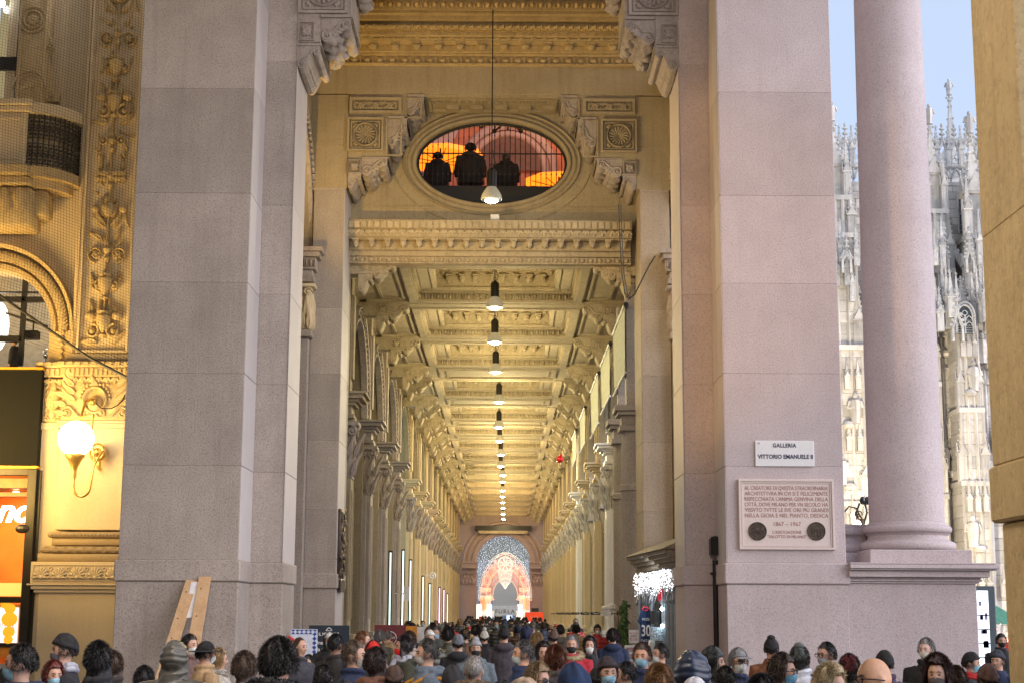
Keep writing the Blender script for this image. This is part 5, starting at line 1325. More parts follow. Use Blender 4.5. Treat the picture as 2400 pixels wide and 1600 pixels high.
m = MB(); x, z = at(102, 825, YG+.7); m.ball(x, z, -(YG+.95), .09, .12, .09, 12, 8); m.lathe([(.12, zp0-.1), (.05, z-.15), (.04, z-.08)], (x, -(YG+.95)), 12); m.build('bust', plain('chrome', (.7,.7,.72), .15, .9), t, smooth=60)
light('POINT', 'showroom_light', (G(20, 700)[0], YG+2.4, zc__+.2), 100, (1,.85,.62), .3)
# balcony
bal = thing('stone_balcony', (G(60, 330)[0], YG, G(60, 330)[1]), 'stone balcony with black iron grille above the arched window', 'balcony')
def Bx(px, py): return at(px, py, YG-.5)
xA, zA = Bx(72, 272); xB, zB = Bx(160, 412); xr_ = Bx(172, 300)[0]; xl_ = Bx(-60, 300)[0]
zt_, zb_2, zf0, zf1 = Bx(60, 245)[1], Bx(60, 272)[1], Bx(60, 395)[1], Bx(60, 440)[1]
m = MB(); m.block(xl_, xA, YG-.75, YG+.3, zf0, zb_2, .02); m.frame((0, YG-.75, 0)); m.frame4(xl_+.5, xA-.1, zf0+.12, zb_2-.12, .05, .04); m.build('parapet', GS, bal)
m = MB(); m.block(xl_, xA+.1, YG-.85, YG+.3, zb_2+.001, zb_2+.12, .02); m.block(xl_, xA+.14, YG-.92, YG+.3, zb_2+.121, zt_, .02)
yc2 = YG+.35; n = 12; cr = xr_-xA-.04
def curve_slab(m, ra, rb_, z0, z1):
    I = []
    for i in range(n+1):
        a = -pi/2+pi/2*i/n; I.append([m.P(xA+r_*cos(a), z, -(yc2+r_*1.15*sin(a))) for r_ in (ra, rb_) for z in (z0, z1)])
    for a, b in zip(I, I[1:]):
        for q in ((0,1),(1,3),(3,2),(2,0)): m.f.append((a[q[0]], b[q[0]], b[q[1]], a[q[1]]))
m.frame(); curve_slab(m, cr*.8, cr*1.08, zb_2, zt_-.03); m.build('top_rail', GS, bal)
m = MB(); m.frame(); m.block(xl_, xA+.1, YG-.9, YG+.3, zf0-.22, zf0-.001, .03); curve_slab(m, 0.02, cr*1.06, zf0-.22, zf0); curve_slab(m, 0.02, cr*.86, zf0-.4, zf0-.221); m.block(xl_, xA+.1, YG-.72, YG+.3, zf0-.4, zf0-.222, .03); m.build('floor_slab', RS, bal)
m = MB(); xk = Bx(112, 480)[0]; m.block(xl_, xk-.35, YG-.55, YG+.3, Bx(60, 530)[1], zf0-.41, .06); m.block(xl_, xk-.1, YG-.3, YG+.3, Bx(60, 500)[1], zf0-.41, .06)
m.frame((0, YG-.56, 0)); 
for i in range(5): m.leaf(xk-.6-.32*i, zf0-.45, -pi/2, .55, .3, .1, 0, .1, 5)
m.build('bracket', RS, bal, smooth=50)
m = MB(); m.frame()
for i in range(n+1):
    a = -pi/2+pi/2*i/n; x, y = xA+cr*.95*cos(a), yc2+cr*.95*1.15*sin(a); m.tube([(x, zf0, -y), (x, zb_2, -y)], .016, 5)
    if i < n:
        a2 = a+pi/4/n; x, y = xA+cr*.95*cos(a2), yc2+cr*.95*1.15*sin(a2); tx, ty = -sin(a2), 1.15*cos(a2)
        l = math.hypot(tx, ty); m.frame((x, y, 0), (tx/l, ty/l, 0), (0,0,1), (ty/l, -tx/l, 0)); H = zb_2-zf0
        for v_ in (.14, .38, .62, .86): m.ring(0, zf0+H*v_, .07, .085, .025, .02, 0, 12); m.ball(0, zf0+H*v_, 0, .03)
        for s_ in (-1, 1): m.scroll(s_*.04, zf0+H*.25, .06, 0, 1.2, .012, 0, s_); m.scroll(s_*.04, zf0+H*.74, .06, 0, 1.2, .012, 0, s_)
        m.frame()
m.build('iron_grille', M['black'], bal)
m = MB(); curve_slab(m, cr*.62, cr*.64, zf0, zb_2); m.build('inner_panel', GS, bal)
# window surround above the balcony with rosette strip and side volute
m = MB(); xa, xb = G(40, 100)[0], G(110, 100)[0]; zz0, zz1 = zt_+.0, zp1
m.block(xa, xb, YG+.05, YG+.6, zz0, zz1, .02); m.frame((0, YG+.05, 0)); 
cxr, czr = G(78, 48, YG+.05); m.ring(cxr, czr, .2, .2, .05, .06, 0, 26); m.flower(cxr, czr, .16, .06, 0, 8); m.frame4(xa+.05, xb-.05, zz0+.1, zz1, .03, .03)
for r_ in (.36, .28): m.tube([(cxr+r_*cos(pi*i/10), czr-1.55+r_*sin(pi*i/10), .02) for i in range(11)], .025, 4)
for i in range(5): m.leaf(cxr, czr-1.55, pi*i/4, .24, .1, .04)
for r_ in (.3,): m.tube([(cxr+r_*cos(pi*i/10), czr+.0+r_*sin(pi*i/10), .02) for i in range(11)], .025, 4); m.tube([(cxr+r_*cos(pi+pi*i/10), czr+r_*sin(pi+pi*i/10), .02) for i in range(11)], .025, 4)
m.build('window_surround', RS, gal, smooth=50)
m = MB().frame((0, YG+.25, 0)); P_ = [G(px, py, YG+.2) for px, py in ((103,245),(140,243),(142,222),(130,200),(121,165),(117,130),(127,118),(126,104),(114,100),(110,85),(103,90))]
m.prism(P_, 0, .18); c1, c2 = G(121, 228, YG+.1), G(118, 112, YG+.1); m.scroll(c1[0], c1[1], .13, pi/2, 1.5, .03, .19, 1); m.scroll(c2[0], c2[1], .08, pi/2, 1.5, .025, .19, -1); m.leaf(c2[0]-.05, c2[1]+.1, pi/2, .3, .18, .08, .1)
m.build('side_volute', RS, gal, smooth=50)
m = MB(); xw_ = G(40, 100)[0]; m.box(xg0, xw_, YG+.5, YG+.52, zt_, zp1); m.build('upper_window', winmat('amber_window', (1,.8,.4), .28), gal)
m = MB(); z_ = G(10, 135)[1]; m.box(xg0, xw_, YG+.38, YG+.48, z_-.15, z_+.15); m.box(xw_-.12, xw_-.04, YG+.38, YG+.48, zt_, zp1); m.build('upper_frame', M['dark_metal'], gal)
t = thing('upper_spot', (G(4, 8)[0], YG+.3, 14), 'bright cold spotlight in the upper left window corner', 'spotlight'); m = MB(); x, z = G(3, 8, YG+.3); m.ball(x, z, -(YG+.3), .09); m.build('lens', glow('lens', (.8,.9,1), 12), t)
# safety net
net = thing('safety_net', (G(220, 500)[0], YG-.45, 9), 'dark safety net stretched over the upper gallery facade', 'net')
m = MB(); m.frame(); yn_ = YG-1.05
NP = [G(330, -40, yn_), G(-10, -40, yn_), G(-30, 672, yn_), G(50, 728, yn_), G(105, 766, yn_), G(150, 797, yn_), G(210, 838, yn_), G(300, 885, yn_)]
def net_low(x):
    q = sorted(NP[2:]); 
    for a, b in zip(q, q[1:]):
        if a[0] <= x <= b[0]: return a[1]+(b[1]-a[1])*(x-a[0])/(b[0]-a[0])
    return q[-1][1]
xx0, xx1 = NP[1][0], NP[0][0]+.4; zt__ = NP[0][1]; s_ = .062
i = 0; x = xx0
while x < xx1:
    zl_ = net_low(min(x, NP[-1][0])); 
    wv = [(x+.02*sin(z*1.3+x), z, -(yn_+.12*sin(z*.9+x*.7))) for z in [zl_+(zt__-zl_)*j/10 for j in range(11)]]; m.tube(wv, .0034, 3, False); x += s_
z = NP[-1][1]-1.5
while z < zt__:
    xs_ = [xx0+(xx1-xx0)*j/14 for j in range(15)]; xs_ = [x for x in xs_ if net_low(min(x, NP[-1][0])) < z-.32*(x-xx1) < zt__+.2]
    if len(xs_) > 1: m.tube([(x, z+.05*sin(x*1.1)-.32*(x-xx1), -(yn_+.12*sin(z*.9+x*.7))) for x in xs_], .0034, 3, False)
    z += s_
m.build('mesh', M['cable'], net)
m = MB(); m.tube([(p[0], p[1], -yn_+.0) for p in sorted(NP[2:])]+[(NP[-1][0]+.5, NP[-1][1]-.2, -yn_)], .03, 5); m.tube([(G(303, y_, yn_)[0]+.35, G(303, y_, yn_)[1], -yn_) for y_ in (-40, 300, 600, 880)], .012, 4)
m.build('border_rope', M['cable'], net)
# ------------------------------------------------------------ globe wall lamp
gx, gz = at(178, 1027, 32.0); gr = abs(at(219.5, 1027, 32.0)[0]-gx)
t = thing('globe_wall_lamp', (gx, 32.0, gz), 'glowing white globe lamp on a curved brass arm beside the gallery pilaster', 'wall lamp')
m = MB(); m.ball(gx, gz, -32.0, gr, k=36, h=24); glb = m.build('globe', glow('globe_glass', (1,.86,.6), 9), t, smooth=180)
m = MB(); bx_, bz_ = at(226, 1058, 32.8); m.frame((bx_, 32.93, bz_)); m.prism([(.17*cos(2*pi*i/24), .19*sin(2*pi*i/24)) for i in range(24)], 0, .06); m.ring(0, 0, .15, .17, .05, .05, .05, 24); m.ball(0, 0, .08, .09, .1, .1); m.leaf(0, -.15, -pi/2, .25, .12, .08)
m.build('wall_plate', M['brass'], t, smooth=50)
m = MB(); P_ = [(gx-.0, gz-gr*1.15, -32.0)]
for i in range(13): a = pi+pi*i/12; P_.append((gx+.17+.17*cos(a), gz-gr-.62+.2*sin(a), -32.0-.0*i))
P_ += [(gx+.36, gz-gr-.2, -32.1), (gx+.42, gz-gr+.15, -32.5), (bx_, bz_, -32.85)]
m.tube(P_, .026, 8); m.lathe([(.05, gz-gr-.45), (.05, gz-gr-.3), (.07, gz-gr-.22), (.15, gz-gr-.06), (.2, gz-gr+.0), (.19, gz-gr+.05)], (gx, -32.0), 20)
xh, zh = at(210, 937, 32.6); m.tube([(xh-.03, zh+.05, -32.8), (xh-.06, zh-.05, -32.5), (xh-.05, zh-.4, -32.2), (gx+.3, gz+.5, -32.1), (gx+.27, gz+.1, -32.1), (gx+.38, gz-gr-.1, -32.1)], .03, 7)
m.ball(xh, zh, -32.85, .08); m.build('arm', M['brass'], t, smooth=60)
t = thing('power_cable', (G(290, 930)[0], YG, 7), 'thin grey cable looping across the carved capital', 'cable'); m = MB(); m.frame()
m.tube([(x, z, -(YG-.08)) for x, z in [G(p, q) for p, q in ((295,925),(290,938),(278,950),(262,958),(240,957),(226,945))]], .014, 5); m.build('cable', M['cable'], t)
light('POINT', 'globe_light', (gx+.05, 31.5, gz+.05), 150, (1,.78,.42), .3)
# ------------------------------------------------------------ shop at the far left
shop = thing('corner_shop', (G(20, 1300)[0], YG, 0), 'orange lit shop window in a dark bronze frame at the far left', 'shop')
xl3 = G(-90, 1200)[0]; xe = G(87, 1090)[0]
dk = plain('dark_bronze_frame', (.03,.026,.018), .35, .3)
m = MB(); m.block(xl3, xe, YG+.0, YG+.4, zg(1092), zg(866), .01); m.build('dark_fascia', plain('black_panel', (.005,.0055,.005), .7, spec=.15), shop)
m = MB(); m.box(xl3, xe+.02, YG-.05, YG+.2, zg(866), zg(861)); m.box(xl3, xe+.02, YG-.05, YG+.2, zg(1097), zg(1092)); m.build('gilt_trim', plain('gilt', (.7,.4,.04), .4, .5), shop)
xp0, xp1 = G(57, 1250)[0], G(78, 1250)[0]
m = MB(); m.block(xp0, xp1, YG-.0, YG+.3, 0, zg(1098), .01); m.box(xl3, xp0, YG+.02, YG+.25, zg(1112), zg(1098)); m.box(xl3, xp0-.003, YG+.02, YG+.25, zg(1412), zg(1398)); m.box(xp1+.003, xp1+.06, YG+.1, YG+.3, 0, zg(1100)); m.build('frame', dk, shop)
orw = plain('orange_wall', (.75,.2,.02), .6, noise=.2, scale=1.2)
m = MB(); m.box(xl3-1, xp1+1, YG+2.5, YG+2.6, 0, zg(1090)); m.box(xp0+.15, xp0+.3, YG+.3, YG+2.5, 0, zg(1090)); m.build('back_wall', orw, shop)
m = MB(); m.box(xl3-1, xp0, YG+.3, YG+2.5, zg(1140), zg(1118)); m.box(xl3-1, xp0, YG+.6, YG+.9, zg(1158), zg(1148)); m.build('soffit', plain('wood_soffit', (.4,.2,.08), .6), shop)
m = MB(); 
for i in range(4): m.box(xl3+.3+i*.5, xl3+.4+i*.5, YG+.8, YG+.9, zg(1146), zg(1144))
m.build('strip_lights', glow('strip', (1,.8,.55), 12), shop)
light('AREA', 'shop_light', (G(20, 1200)[0], YG+1.4, zg(1165)), 60, (1,.6,.3), 1.0, (G(20, 1200)[0], YG+2.2, 1))
o = text_part('no', .72, glow('lit_letters', (.92,.95,1), 3.5), shop, (G(66, 1222)[0], YG+.1, G(30, 1221)[1]), align='RIGHT', shear=.35, ext=.05, sx=.95, bold=.012)
# second row: display counter with an advert screen
m = MB(); zA_, zB_ = zg(1540), zg(1416); xsr = G(54, 1450)[0]
m.box(xl3, xsr, YG+.12, YG+.2, zA_, zB_); m.build('display_frame', plain('orange_frame', (.8,.28,.03), .5), shop)
m = MB(); m.box(xl3, xsr-.13, YG+.06, YG+.115, zg(1506), zB_-.06); m.build('advert_screen', glow('advert_screen', (.95,.93,.92), .8), shop)
m = MB(); m.frame((0, YG+.055, 0)); 
for (px, py, r_) in ((46, 1450, .17), (35, 1425, .12), (52, 1480, .13), (10, 1415, .1), (42, 1498, .1)):
    x, z = G(px, py); x = min(x, xsr-.3); m.ball(x, z, 0, r_, r_*.9, .02, 14, 6)
m.build('printed_fruit', glow('fruit_print', (1,.5,.02), .6, (.8,.4,.02)), shop)
text_part('IZIONE', .13, plain('pale_letters', (.75,.7,.7), .6), shop, (G(33, 1462)[0], YG+.05, G(30, 1467)[1]), align='RIGHT', ext=.002)
text_part('LIMITATA', .12, plain('pale_letters', (.75,.7,.7), .6), shop, (G(33, 1475)[0], YG+.05, G(30, 1477)[1]), align='RIGHT', ext=.002)
m = MB(); m.box(xl3, xsr-.13, YG+.05, YG+.115, zg(1516), zg(1507)); m.build('sill', dk, shop)
m = MB(); m.box(xl3, xp0-.1, YG+.3, YG+.34, zg(1396), zg(1365)); m.build('upper_display', glow('upper_display', (1,.55,.12), .9, (.8,.4,.1)), shop)
m = MB(); m.box(xl3, xsr, YG-.2, YG+.1, .0, zg(1555)); m.build('counter', M['grey'], shop)
m = MB(); m.frame((0, YG+.0, 0)); x, z = G(52, 1238); m.ball(x, z, 0, .15, .1, .05, 14, 6); m.build('window_sticker', dk, shop)
# ------------------------------------------------------------ cathedral
YD = 100.0
def D(px, py, Y=YD): return at(px, py, Y)
duo = thing('gothic_cathedral', (D(2140, 1437)[0], YD, 0), 'pale gothic marble cathedral with spires and statues behind the column', 'cathedral')
DM = M['duomo']; sc_ = D(2141, 800)[0]-D(2140, 800)[0]
def zd(y): return D(2140, y)[1]
duomo_block = stone('marble_blocks', (.54,.5,.45), (.72,.67,.6), (.4,.36,.33), 1.2, .3, .7, .1, streak=.5, grime=(.36,.34,.34), sp_amt=.4, isl=.28)
def statue(m, x, y, z, h):
    m.frame(); m.lathe([(h*.16, z), (h*.14, z+h*.1), (h*.17, z+h*.35), (h*.19, z+h*.6), (h*.15, z+h*.75), (h*.06, z+h*.8)], (x, -y), 8); m.ball(x, z+h*.89, -y, h*.085, h*.1, h*.085, 8, 6)
    m.tube([(x-h*.17, z+h*.72, -y), (x-h*.24, z+h*.5, -y-.0), (x-h*.05, z+h*.48, -y+h*.12)], h*.05, 5); m.tube([(x+h*.17, z+h*.72, -y), (x+h*.25, z+h*.5, -y)], h*.05, 5)
def pinnacle(m, x, y, z, w, h, st=False, crock=True):
    """square shaft, gablets, crocketed spirelet, finial"""
    m.frame(); m.box(x-w/2, x+w/2, y-w/2, y+w/2, z, z+h*.45); m.box(x-w*.62, x+w*.62, y-w*.62, y+w*.62, z+h*.43, z+h*.46)
    m.frame((x, y-w*.52, 0)); m.prism([(-w*.5, z+h*.46), (w*.5, z+h*.46), (0, z+h*.64)], 0, w*.12)
    for s_ in (-1, 1):
        m.frame((x+s_*w*.52, y, 0), (0, 1, 0), (0, 0, 1), (s_, 0, 0)); m.prism([(-w*.5, z+h*.46), (w*.5, z+h*.46), (0, z+h*.64)], 0, w*.12)
    m.frame(); zt = z+h
    m.loft([[(x+w*.42*a*s, z_, -y+w*.42*b*s) for a, b in ((-1,-1),(1,-1),(1,1),(-1,1))] for z_, s in ((z+h*.46, 1), (zt, .16))])
    if crock:
        n = 6
        for i in range(n):
            f = (i+.5)/n; z_ = z+h*.46+(h*.54)*f; r = w*.42*(1-.84*f)*1.15
            for a, b in ((-1,-1),(1,-1),(1,1),(-1,1)): m.ball(x+r*a, z_, -y+r*b, w*.13*(1-.4*f), k=5, h=3)
        for k_ in (-1, 1): m.box(x+k_*w*.3-.02, x+k_*w*.3+.02, y-w*.53, y-w*.5, z+h*.04, z+h*.4)
    m.ball(x, zt, -y, w*.2, w*.16, w*.2, 6, 4); m.ball(x, zt+w*.35, -y, w*.12, w*.2, w*.12, 6, 4)
    for a in (-1, 1): m.ball(x+a*w*.22, zt+w*.2, -y, w*.1, k=5, h=3)
    if st: statue(m, x, y, zt+w*.4, st)
def gable(m, x0, x1, z0, z1, y, w=.14):
    c = (x0+x1)/2; m.frame(); 
    for s_, a in ((-1, x0), (1, x1)): m.tube([(a, z0, -y), (c+s_*.12*(x1-x0), z0+(z1-z0)*.55, -y), (c, z1, -y)], w, 5)
    m.tube([(x0+.12, z0+.25, -y), (c, z0+(z1-z0)*.62, -y), (x1-.12, z0+.25, -y)], w*.5, 4)
    for i in range(4):
        f = (i+.5)/4
        for s_, a in ((-1, x0), (1, x1)): m.ball(a+(c-a)*f+s_*.1, z0+(z1-z0)*(f*.55+.45*f*f)+.12, -y, .12, k=5, h=3)
    m.ball(c, z1+.3, -y, .22, .13, .15, 6, 4); m.tube([(c, z1, -y), (c, z1+.85, -y)], .07, 5); m.ball(c, z1+.65, -y, .2, .1, .12, 6, 4); m.ball(c, z1+.9, -y, .1, .18, .1, 6, 4)
def window(m, mg, x, z0, z1, w, y, lights=2):
    """pointed window with tracery, dark glass goes to mg"""
    n = 10; pts = []; zs = z1-w*.85
    for i in range(n+1): a = i/n; pts.append((x-w/2+w/2*(1-cos(a*pi/2)), zs+w*.85*sin(a*pi/2)))
    full = [(x-w/2, z0)]+pts+[(2*x-p[0], p[1]) for p in reversed(pts[:-1])]+[(x+w/2, z0)]
    mg.frame((0, y, 0)); mg.prism(list(reversed(full)), -.05, .01)
    m.frame(); P = [(a, b, -y+.1) for a, b in full]; m.tube(P, w*.07, 5); m.tube([(a+(a-x)*.14, b+(b-z0)*.03+.1, -y+.2) for a, b in full], w*.05, 5)
    for i in range(1, lights): u = x-w/2+w*i/lights; m.tube([(u, z0, -y+.1), (u, zs+w*.25, -y+.1)], w*.045, 5)
    mid = (z0+zs)/2
    for zz in (mid, zs-.1):
        for i in range(lights):
            u = x-w/2+w*(i+.5)/lights; hw = w/lights/2; m.tube([(u-hw, zz-hw*.2, -y+.1), (u-hw*.6, zz+hw*.7, -y+.1), (u, zz+hw*1.2, -y+.1), (u+hw*.6, zz+hw*.7, -y+.1), (u+hw, zz-hw*.2, -y+.1)], w*.035, 4)
    m.ring(x, zs+w*.28, w*.17, w*.17, w*.07, .1, -y+.05 if False else 0, 12) if False else None
    for i in range(6): m.tube([(x-w/2, z0+(zs-z0)*(i+.5)/6, -y+.04), (x+w/2, z0+(zs-z0)*(i+.5)/6, -y+.04)], .02, 3)
    m.frame((0, y-.1, 0)); m.ring(x, zs+w*.36, w*.15, w*.15, w*.05, .05, 0, 14)
zpar = zd(389); xD0, xD1 = D(1740, 700)[0], D(2470, 700)[0]
m = MB(); m.frame(); bl = random.Random(77)
zq = 0
while zq < zd(436):
    hq = bl.uniform(.4, .75); xq_ = xD0-bl.uniform(0, 1)
    while xq_ < xD1:
        wq = bl.uniform(.6, 1.5); m.box(max(xq_, xD0)+.012, min(xq_+wq, xD1+.03)-.012, YD-.06-bl.uniform(0, .03), YD+.05, zq+.012, min(zq+hq, zd(436))-.012); xq_ += wq
    zq += hq
m.build('marble_courses', duomo_block, duo)
m = MB(); m.frame(); m.box(xD0, xD1, YD, YD+14, 0, zd(432)); m.box(xD0, xD1+8, YD+14, YD+30, 0, zd(430)); m.build('wall', DM, duo)
# blind arcading and parapet at the roof
m = MB(); m.frame(); m.box(xD0, xD1, YD-.15, YD+.6, zd(394), zd(388)); m.box(xD0, xD1, YD-.1, YD+.3, zd(436), zd(428))
x = xD0; step = 29*sc_
off = (D(2187, 500)[0]-xD0) % step
x = xD0+off-step
k = 0
while x < xD1:
    c = x
    m.frame((0, YD, 0)); m.fbox(c-step*.5, c-step*.38, zd(428), zd(394), -.1, .1)
    m.frame(); m.tube([(c-step*.4, zd(420), -YD+.1), (c-step*.2, zd(404), -YD+.1), (c, zd(398), -YD+.1), (c+step*.2, zd(404), -YD+.1), (c+step*.4, zd(420), -YD+.1)], .1, 5)
    m.box(c-step*.48, c-step*.4, YD-.05, YD+.2, zd(388), zd(350)); m.box(c+step*.4, c+step*.48, YD-.05, YD+.2, zd(388), zd(350))
    gable(m, c-step*.44, c+step*.44, zd(352), zd(325), YD)
    for q in (.0,): m.tube([(c-step*.3, zd(372), -YD), (c-step*.1, zd(364), -YD), (c+step*.1, zd(378), -YD), (c+step*.3, zd(370), -YD)], .03, 3); m.ring(c, zd(378), .2, .2, .05, .04, -YD, 10)
    pinnacle(m, c+step*.5, YD, zd(392), .38, zd(300)-zd(392), crock=True)
    x += step; k += 1
m.build('roof_parapet', DM, duo, smooth=40)
# buttress towers with statues
def tower(px, w, pys, st_h, y, seed, tag_='buttress', widths=None):
    m = MB(); rg = random.Random(seed); x = D(px, 900, y)[0]
    z = 0; tiers = [at(px, p, y)[1] for p in pys]
    z0 = 0
    for i, z1 in enumerate(tiers[:-1]):
        ww = w*(1-.14*i); m.frame(); ns_ = max(1, int((z1-z0)/.7)); [m.box(x-ww/2, x+ww/2, y-ww*.8, y+2.5, z0+(z1-z0)*q/ns_+.01, z0+(z1-z0)*(q+1)/ns_-.01) for q in range(ns_)]; m.box(x-ww*.56, x+ww*.56, y-ww*.88, y+2.5, z1-.3, z1)
        for s_ in (-1, -.35, .35, 1): m.tube([(x+s_*ww*.47, z0, -y+ww*.82), (x+s_*ww*.47, z1-.3, -y+ww*.82)], .11, 5)
        # canopies and statues
        hh = z0+1
        while hh < z1-3.4:
            if rg.random() < .55:
                statue(m, x+rg.choice((-.22, .2))*ww, y-ww*.92, hh, 1.9); m.ball(x, hh-.1, -y+ww*.9, .4, .25, .4, 8, 4)
                for q in (-.3, 0, .3): pinnacle(m, x+q*ww, y-ww*.9, hh+2.1, .32, 1.7)
            hh += rg.uniform(3.6, 5.5)
        for s_ in (-1, 1): pinnacle(m, x+s_*ww*.42, y-ww*.6, z1, ww*.3, min(3.6, (tiers[min(i+1, len(tiers)-1)]-z1)*.8+.8))
        z0 = z1
    pinnacle(m, x, y, z0, w*.42, tiers[-1]-z0, st=st_h)
    return m.build(tag_, duomo_block, duo, smooth=40)
tower(1969, 2.6, (1180, 820, 560, 470, 300), 1.35, YD-3, 1)
tower(2204, 2.2, (1150, 870, 640, 500, 305), 1.4, YD-3, 2)
tower(2300, 2.8, (1180, 900, 690, 560, 330), 1.5, YD-4, 3)
tower(2262, 1.6, (1130, 960, 760, 660), 0, YD-6, 4)
tower(2168, 1.5, (1160, 900, 720, 600, 480), 0, YD-5, 8)
tower(1890, 2.4, (1170, 860, 560, 450, 300), 1.35, YD-3, 6)
tower(1810, 2.4, (1170, 840, 580, 450, 310), 1.35, YD-3, 7)
tower(2340, 2.2, (1150, 880, 560, 430, 300), 1.4, YD-2, 5)
# tall spire behind
m = MB(); x, y = D(2228, 300, YD+6)[0], YD+6
pinnacle(m, x, y, at(2228, 560, y)[1], .95, at(2228, 236, y)[1]-at(2228, 560, y)[1], st=1.25); m.build('spire', DM, duo, smooth=40)
def gwin(*a):
    m, mg = MB(), MB(); window(m, mg, *a); w_ = mg.build('window', gothic_glass, duo); m.build('tracery', DM, w_, smooth=40)
gothic_glass = plain('gothic_glass', (.06,.075,.09), .3, noise=.4, scale=3)
gwin(D(2263, 500, YD-.1)[0], zd(548), zd(440), 36*sc_, YD-.1, 3); gwin(D(2240, 780, YD-5)[0]-.2, D(2240, 800, YD-5)[1], D(2240, 735, YD-5)[1], 1.0, YD-7.6, 2)
gwin(D(1992, 500)[0]-.2, zd(650), zd(470), 18*sc_, YD-.1, 1)
m = MB(); m.frame()
for py in (745, 785, 830, 880, 930, 990, 1050, 1110): x, z = D(1992, py, YD-.1); m.box(x-.07, x+.07, YD-.13, YD-.07, z-.7, z+.7)
m.build('slit_window', gothic_glass, duo)['kind'] = 'stuff'
# flying buttresses and small gabled niches in front
for (p0, p1, y) in (((2180, 485), (2206, 575), YD-3), ((2228, 575), (2285, 660), YD-4), ((2252, 590), (2290, 640), YD-2), ((1975, 560), (2012, 690), YD-3)):
    m = MB(); a, b = at(*p0, y), at(*p1, y); m.frame(); m.tube([(a[0], a[1], -y), ((a[0]+b[0])/2, (a[1]+b[1])/2-.25, -y), (b[0], b[1], -y)], .22, 6)
    n = int(math.hypot(a[0]-b[0], a[1]-b[1])/.32)
    for i in range(n): f = (i+.5)/n; m.ball(a[0]+(b[0]-a[0])*f, a[1]+(b[1]-a[1])*f+.3, -y, .12, .2, .12, 5, 4)
    m.build('flying_buttress', DM, duo, smooth=40)
for (px, p0, p1, w_, y) in ((2185, 790, 700, 26, YD-5.4), (2246, 800, 715, 24, YD-7.8), (2290, 770, 690, 24, YD-6), (1985, 640, 590, 20, YD-5.4), (2215, 640, 560, 18, YD-5.4), (2275, 640, 570, 18, YD-6.5)):
    m = MB(); x0, x1 = at(px-w_/2, p0, y)[0], at(px+w_/2, p0, y)[0]; gable(m, x0, x1, at(px, p0-30, y)[1], at(px, p1, y)[1], y, .09); m.box(x0-.05, x0+.08, y-.1, y+.3, at(px, p0, y)[1], at(px, p0-30, y)[1]); m.box(x1-.08, x1+.05, y-.1, y+.3, at(px, p0, y)[1], at(px, p0-30, y)[1])
    m.build('gabled_niche', DM, duo, smooth=40)
m = MB()
rg = random.Random(9)
for i, px in enumerate(range(2156, 2340, 9)):
    if 2236 < px < 2290: continue
    y = YD-6.6-(i % 3)*.5; pinnacle(m, at(px, 700, y)[0], y, at(px, rg.uniform(740, 790), y)[1], .4, rg.uniform(2.2, 4.2))
    if i % 2: pinnacle(m, at(px+5, 700, y)[0], y+1, at(px, rg.uniform(600, 660), y)[1], .34, rg.uniform(2, 3.6))
for i in range(5): y = YD-5; pinnacle(m, at(1962+i*12, 700, y)[0], y, at(1962+i*12, rg.uniform(600, 720), y)[1], .34, 2.6)
m.build('pinnacle_row', DM, duo, smooth=40)
light('SPOT', 'cathedral_floodlight', (D(2200, 1437, 78)[0]-4, 74, 1.2), 17000, (1,.86,.62), .5, (D(2240, 1000)[0], YD, 13), radians(75), .7)
light('SPOT', 'cathedral_floodlight', (D(1990, 1437, 84)[0], 80, 1.2), 5500, (1,.86,.64), .5, (D(1990, 1000)[0], YD, 12), radians(60), .7)
# ------------------------------------------------------------ lit advertising totem, tent, street lamp on the square
YK = 33.5
t = thing('advert_totem', (at(2310, 1400, YK)[0], YK, 0), 'tall dark framed vending totem with bright white shelves', 'totem')
x0, x1 = at(2286, 1400, YK)[0], at(2333, 1400, YK)[0]; zt = at(2310, 1372, YK)[1]
m = MB(); m.block(x0, x1, YK, YK+.5, .05, zt, .02); m.build('case', plain('totem_grey', (.08,.1,.11), .4), t)
m = MB(); m.box(x0+.03, x1-.16, YK-.01, YK-.003, .4, zt-.1); sc2 = m.build('lit_panel', glow('totem_glow', (.85,.94,1), 1.8), t)
m = MB(); rg = random.Random(3)
for i in range(6): m.box(x0+.03, x1-.16, YK-.03, YK-.012, .55+i*.29, .575+i*.29)
for i in range(22): x = rg.uniform(x0+.05, x1-.25); z = .45+.29*rg.randint(0, 6); m.box(x, x+.06, YK-.03, YK-.012, z+.02, z+rg.uniform(.08, .2))
o = m.build('goods', plain('goods', (.2,.2,.3), .5, noise=.8, scale=20), t); o['kind'] = 'stuff'
t = thing('market_tent', (at(2345, 1437, 60)[0], 60, 0), 'green pointed market stall tent with red lights on the square', 'tent')
x, zt = at(2340, 1412, 60); m = MB(); m.frame(); w_ = 1.1; ze = at(2340, 1462, 60)[1]
m.loft([[(x+w_*a, ze, -61+w_*b) for a, b in ((-1,-1),(1,-1),(1,1),(-1,1))], [(x+.05*a, zt, -61+.05*b) for a, b in ((-1,-1),(1,-1),(1,1),(-1,1))]]); m.build('roof', plain('green_canvas', (.1,.3,.2), .8), t)
m = MB(); m.box(x-w_, x+w_, 60, 62, 0, 1.0); m.build('counter', plain('red_cloth', (.5,.04,.03), .8), t)
m = MB(); 
for i in range(60): bulb(m, x+rg.uniform(-w_, w_), 59.9, rg.uniform(1.05, ze), .04)
o = m.build('fairy_lights', glow('fairy', (1,.25,.1), 4), t); o['kind'] = 'stuff'
m = MB(); [m.tube([(x+a*w_, 0, -61+b*w_), (x+a*w_, ze, -61+b*w_)], .03, 5) for a in (-1, 1) for b in (-1, 1)]; m.build('post', M['white'], t)
YL = 44
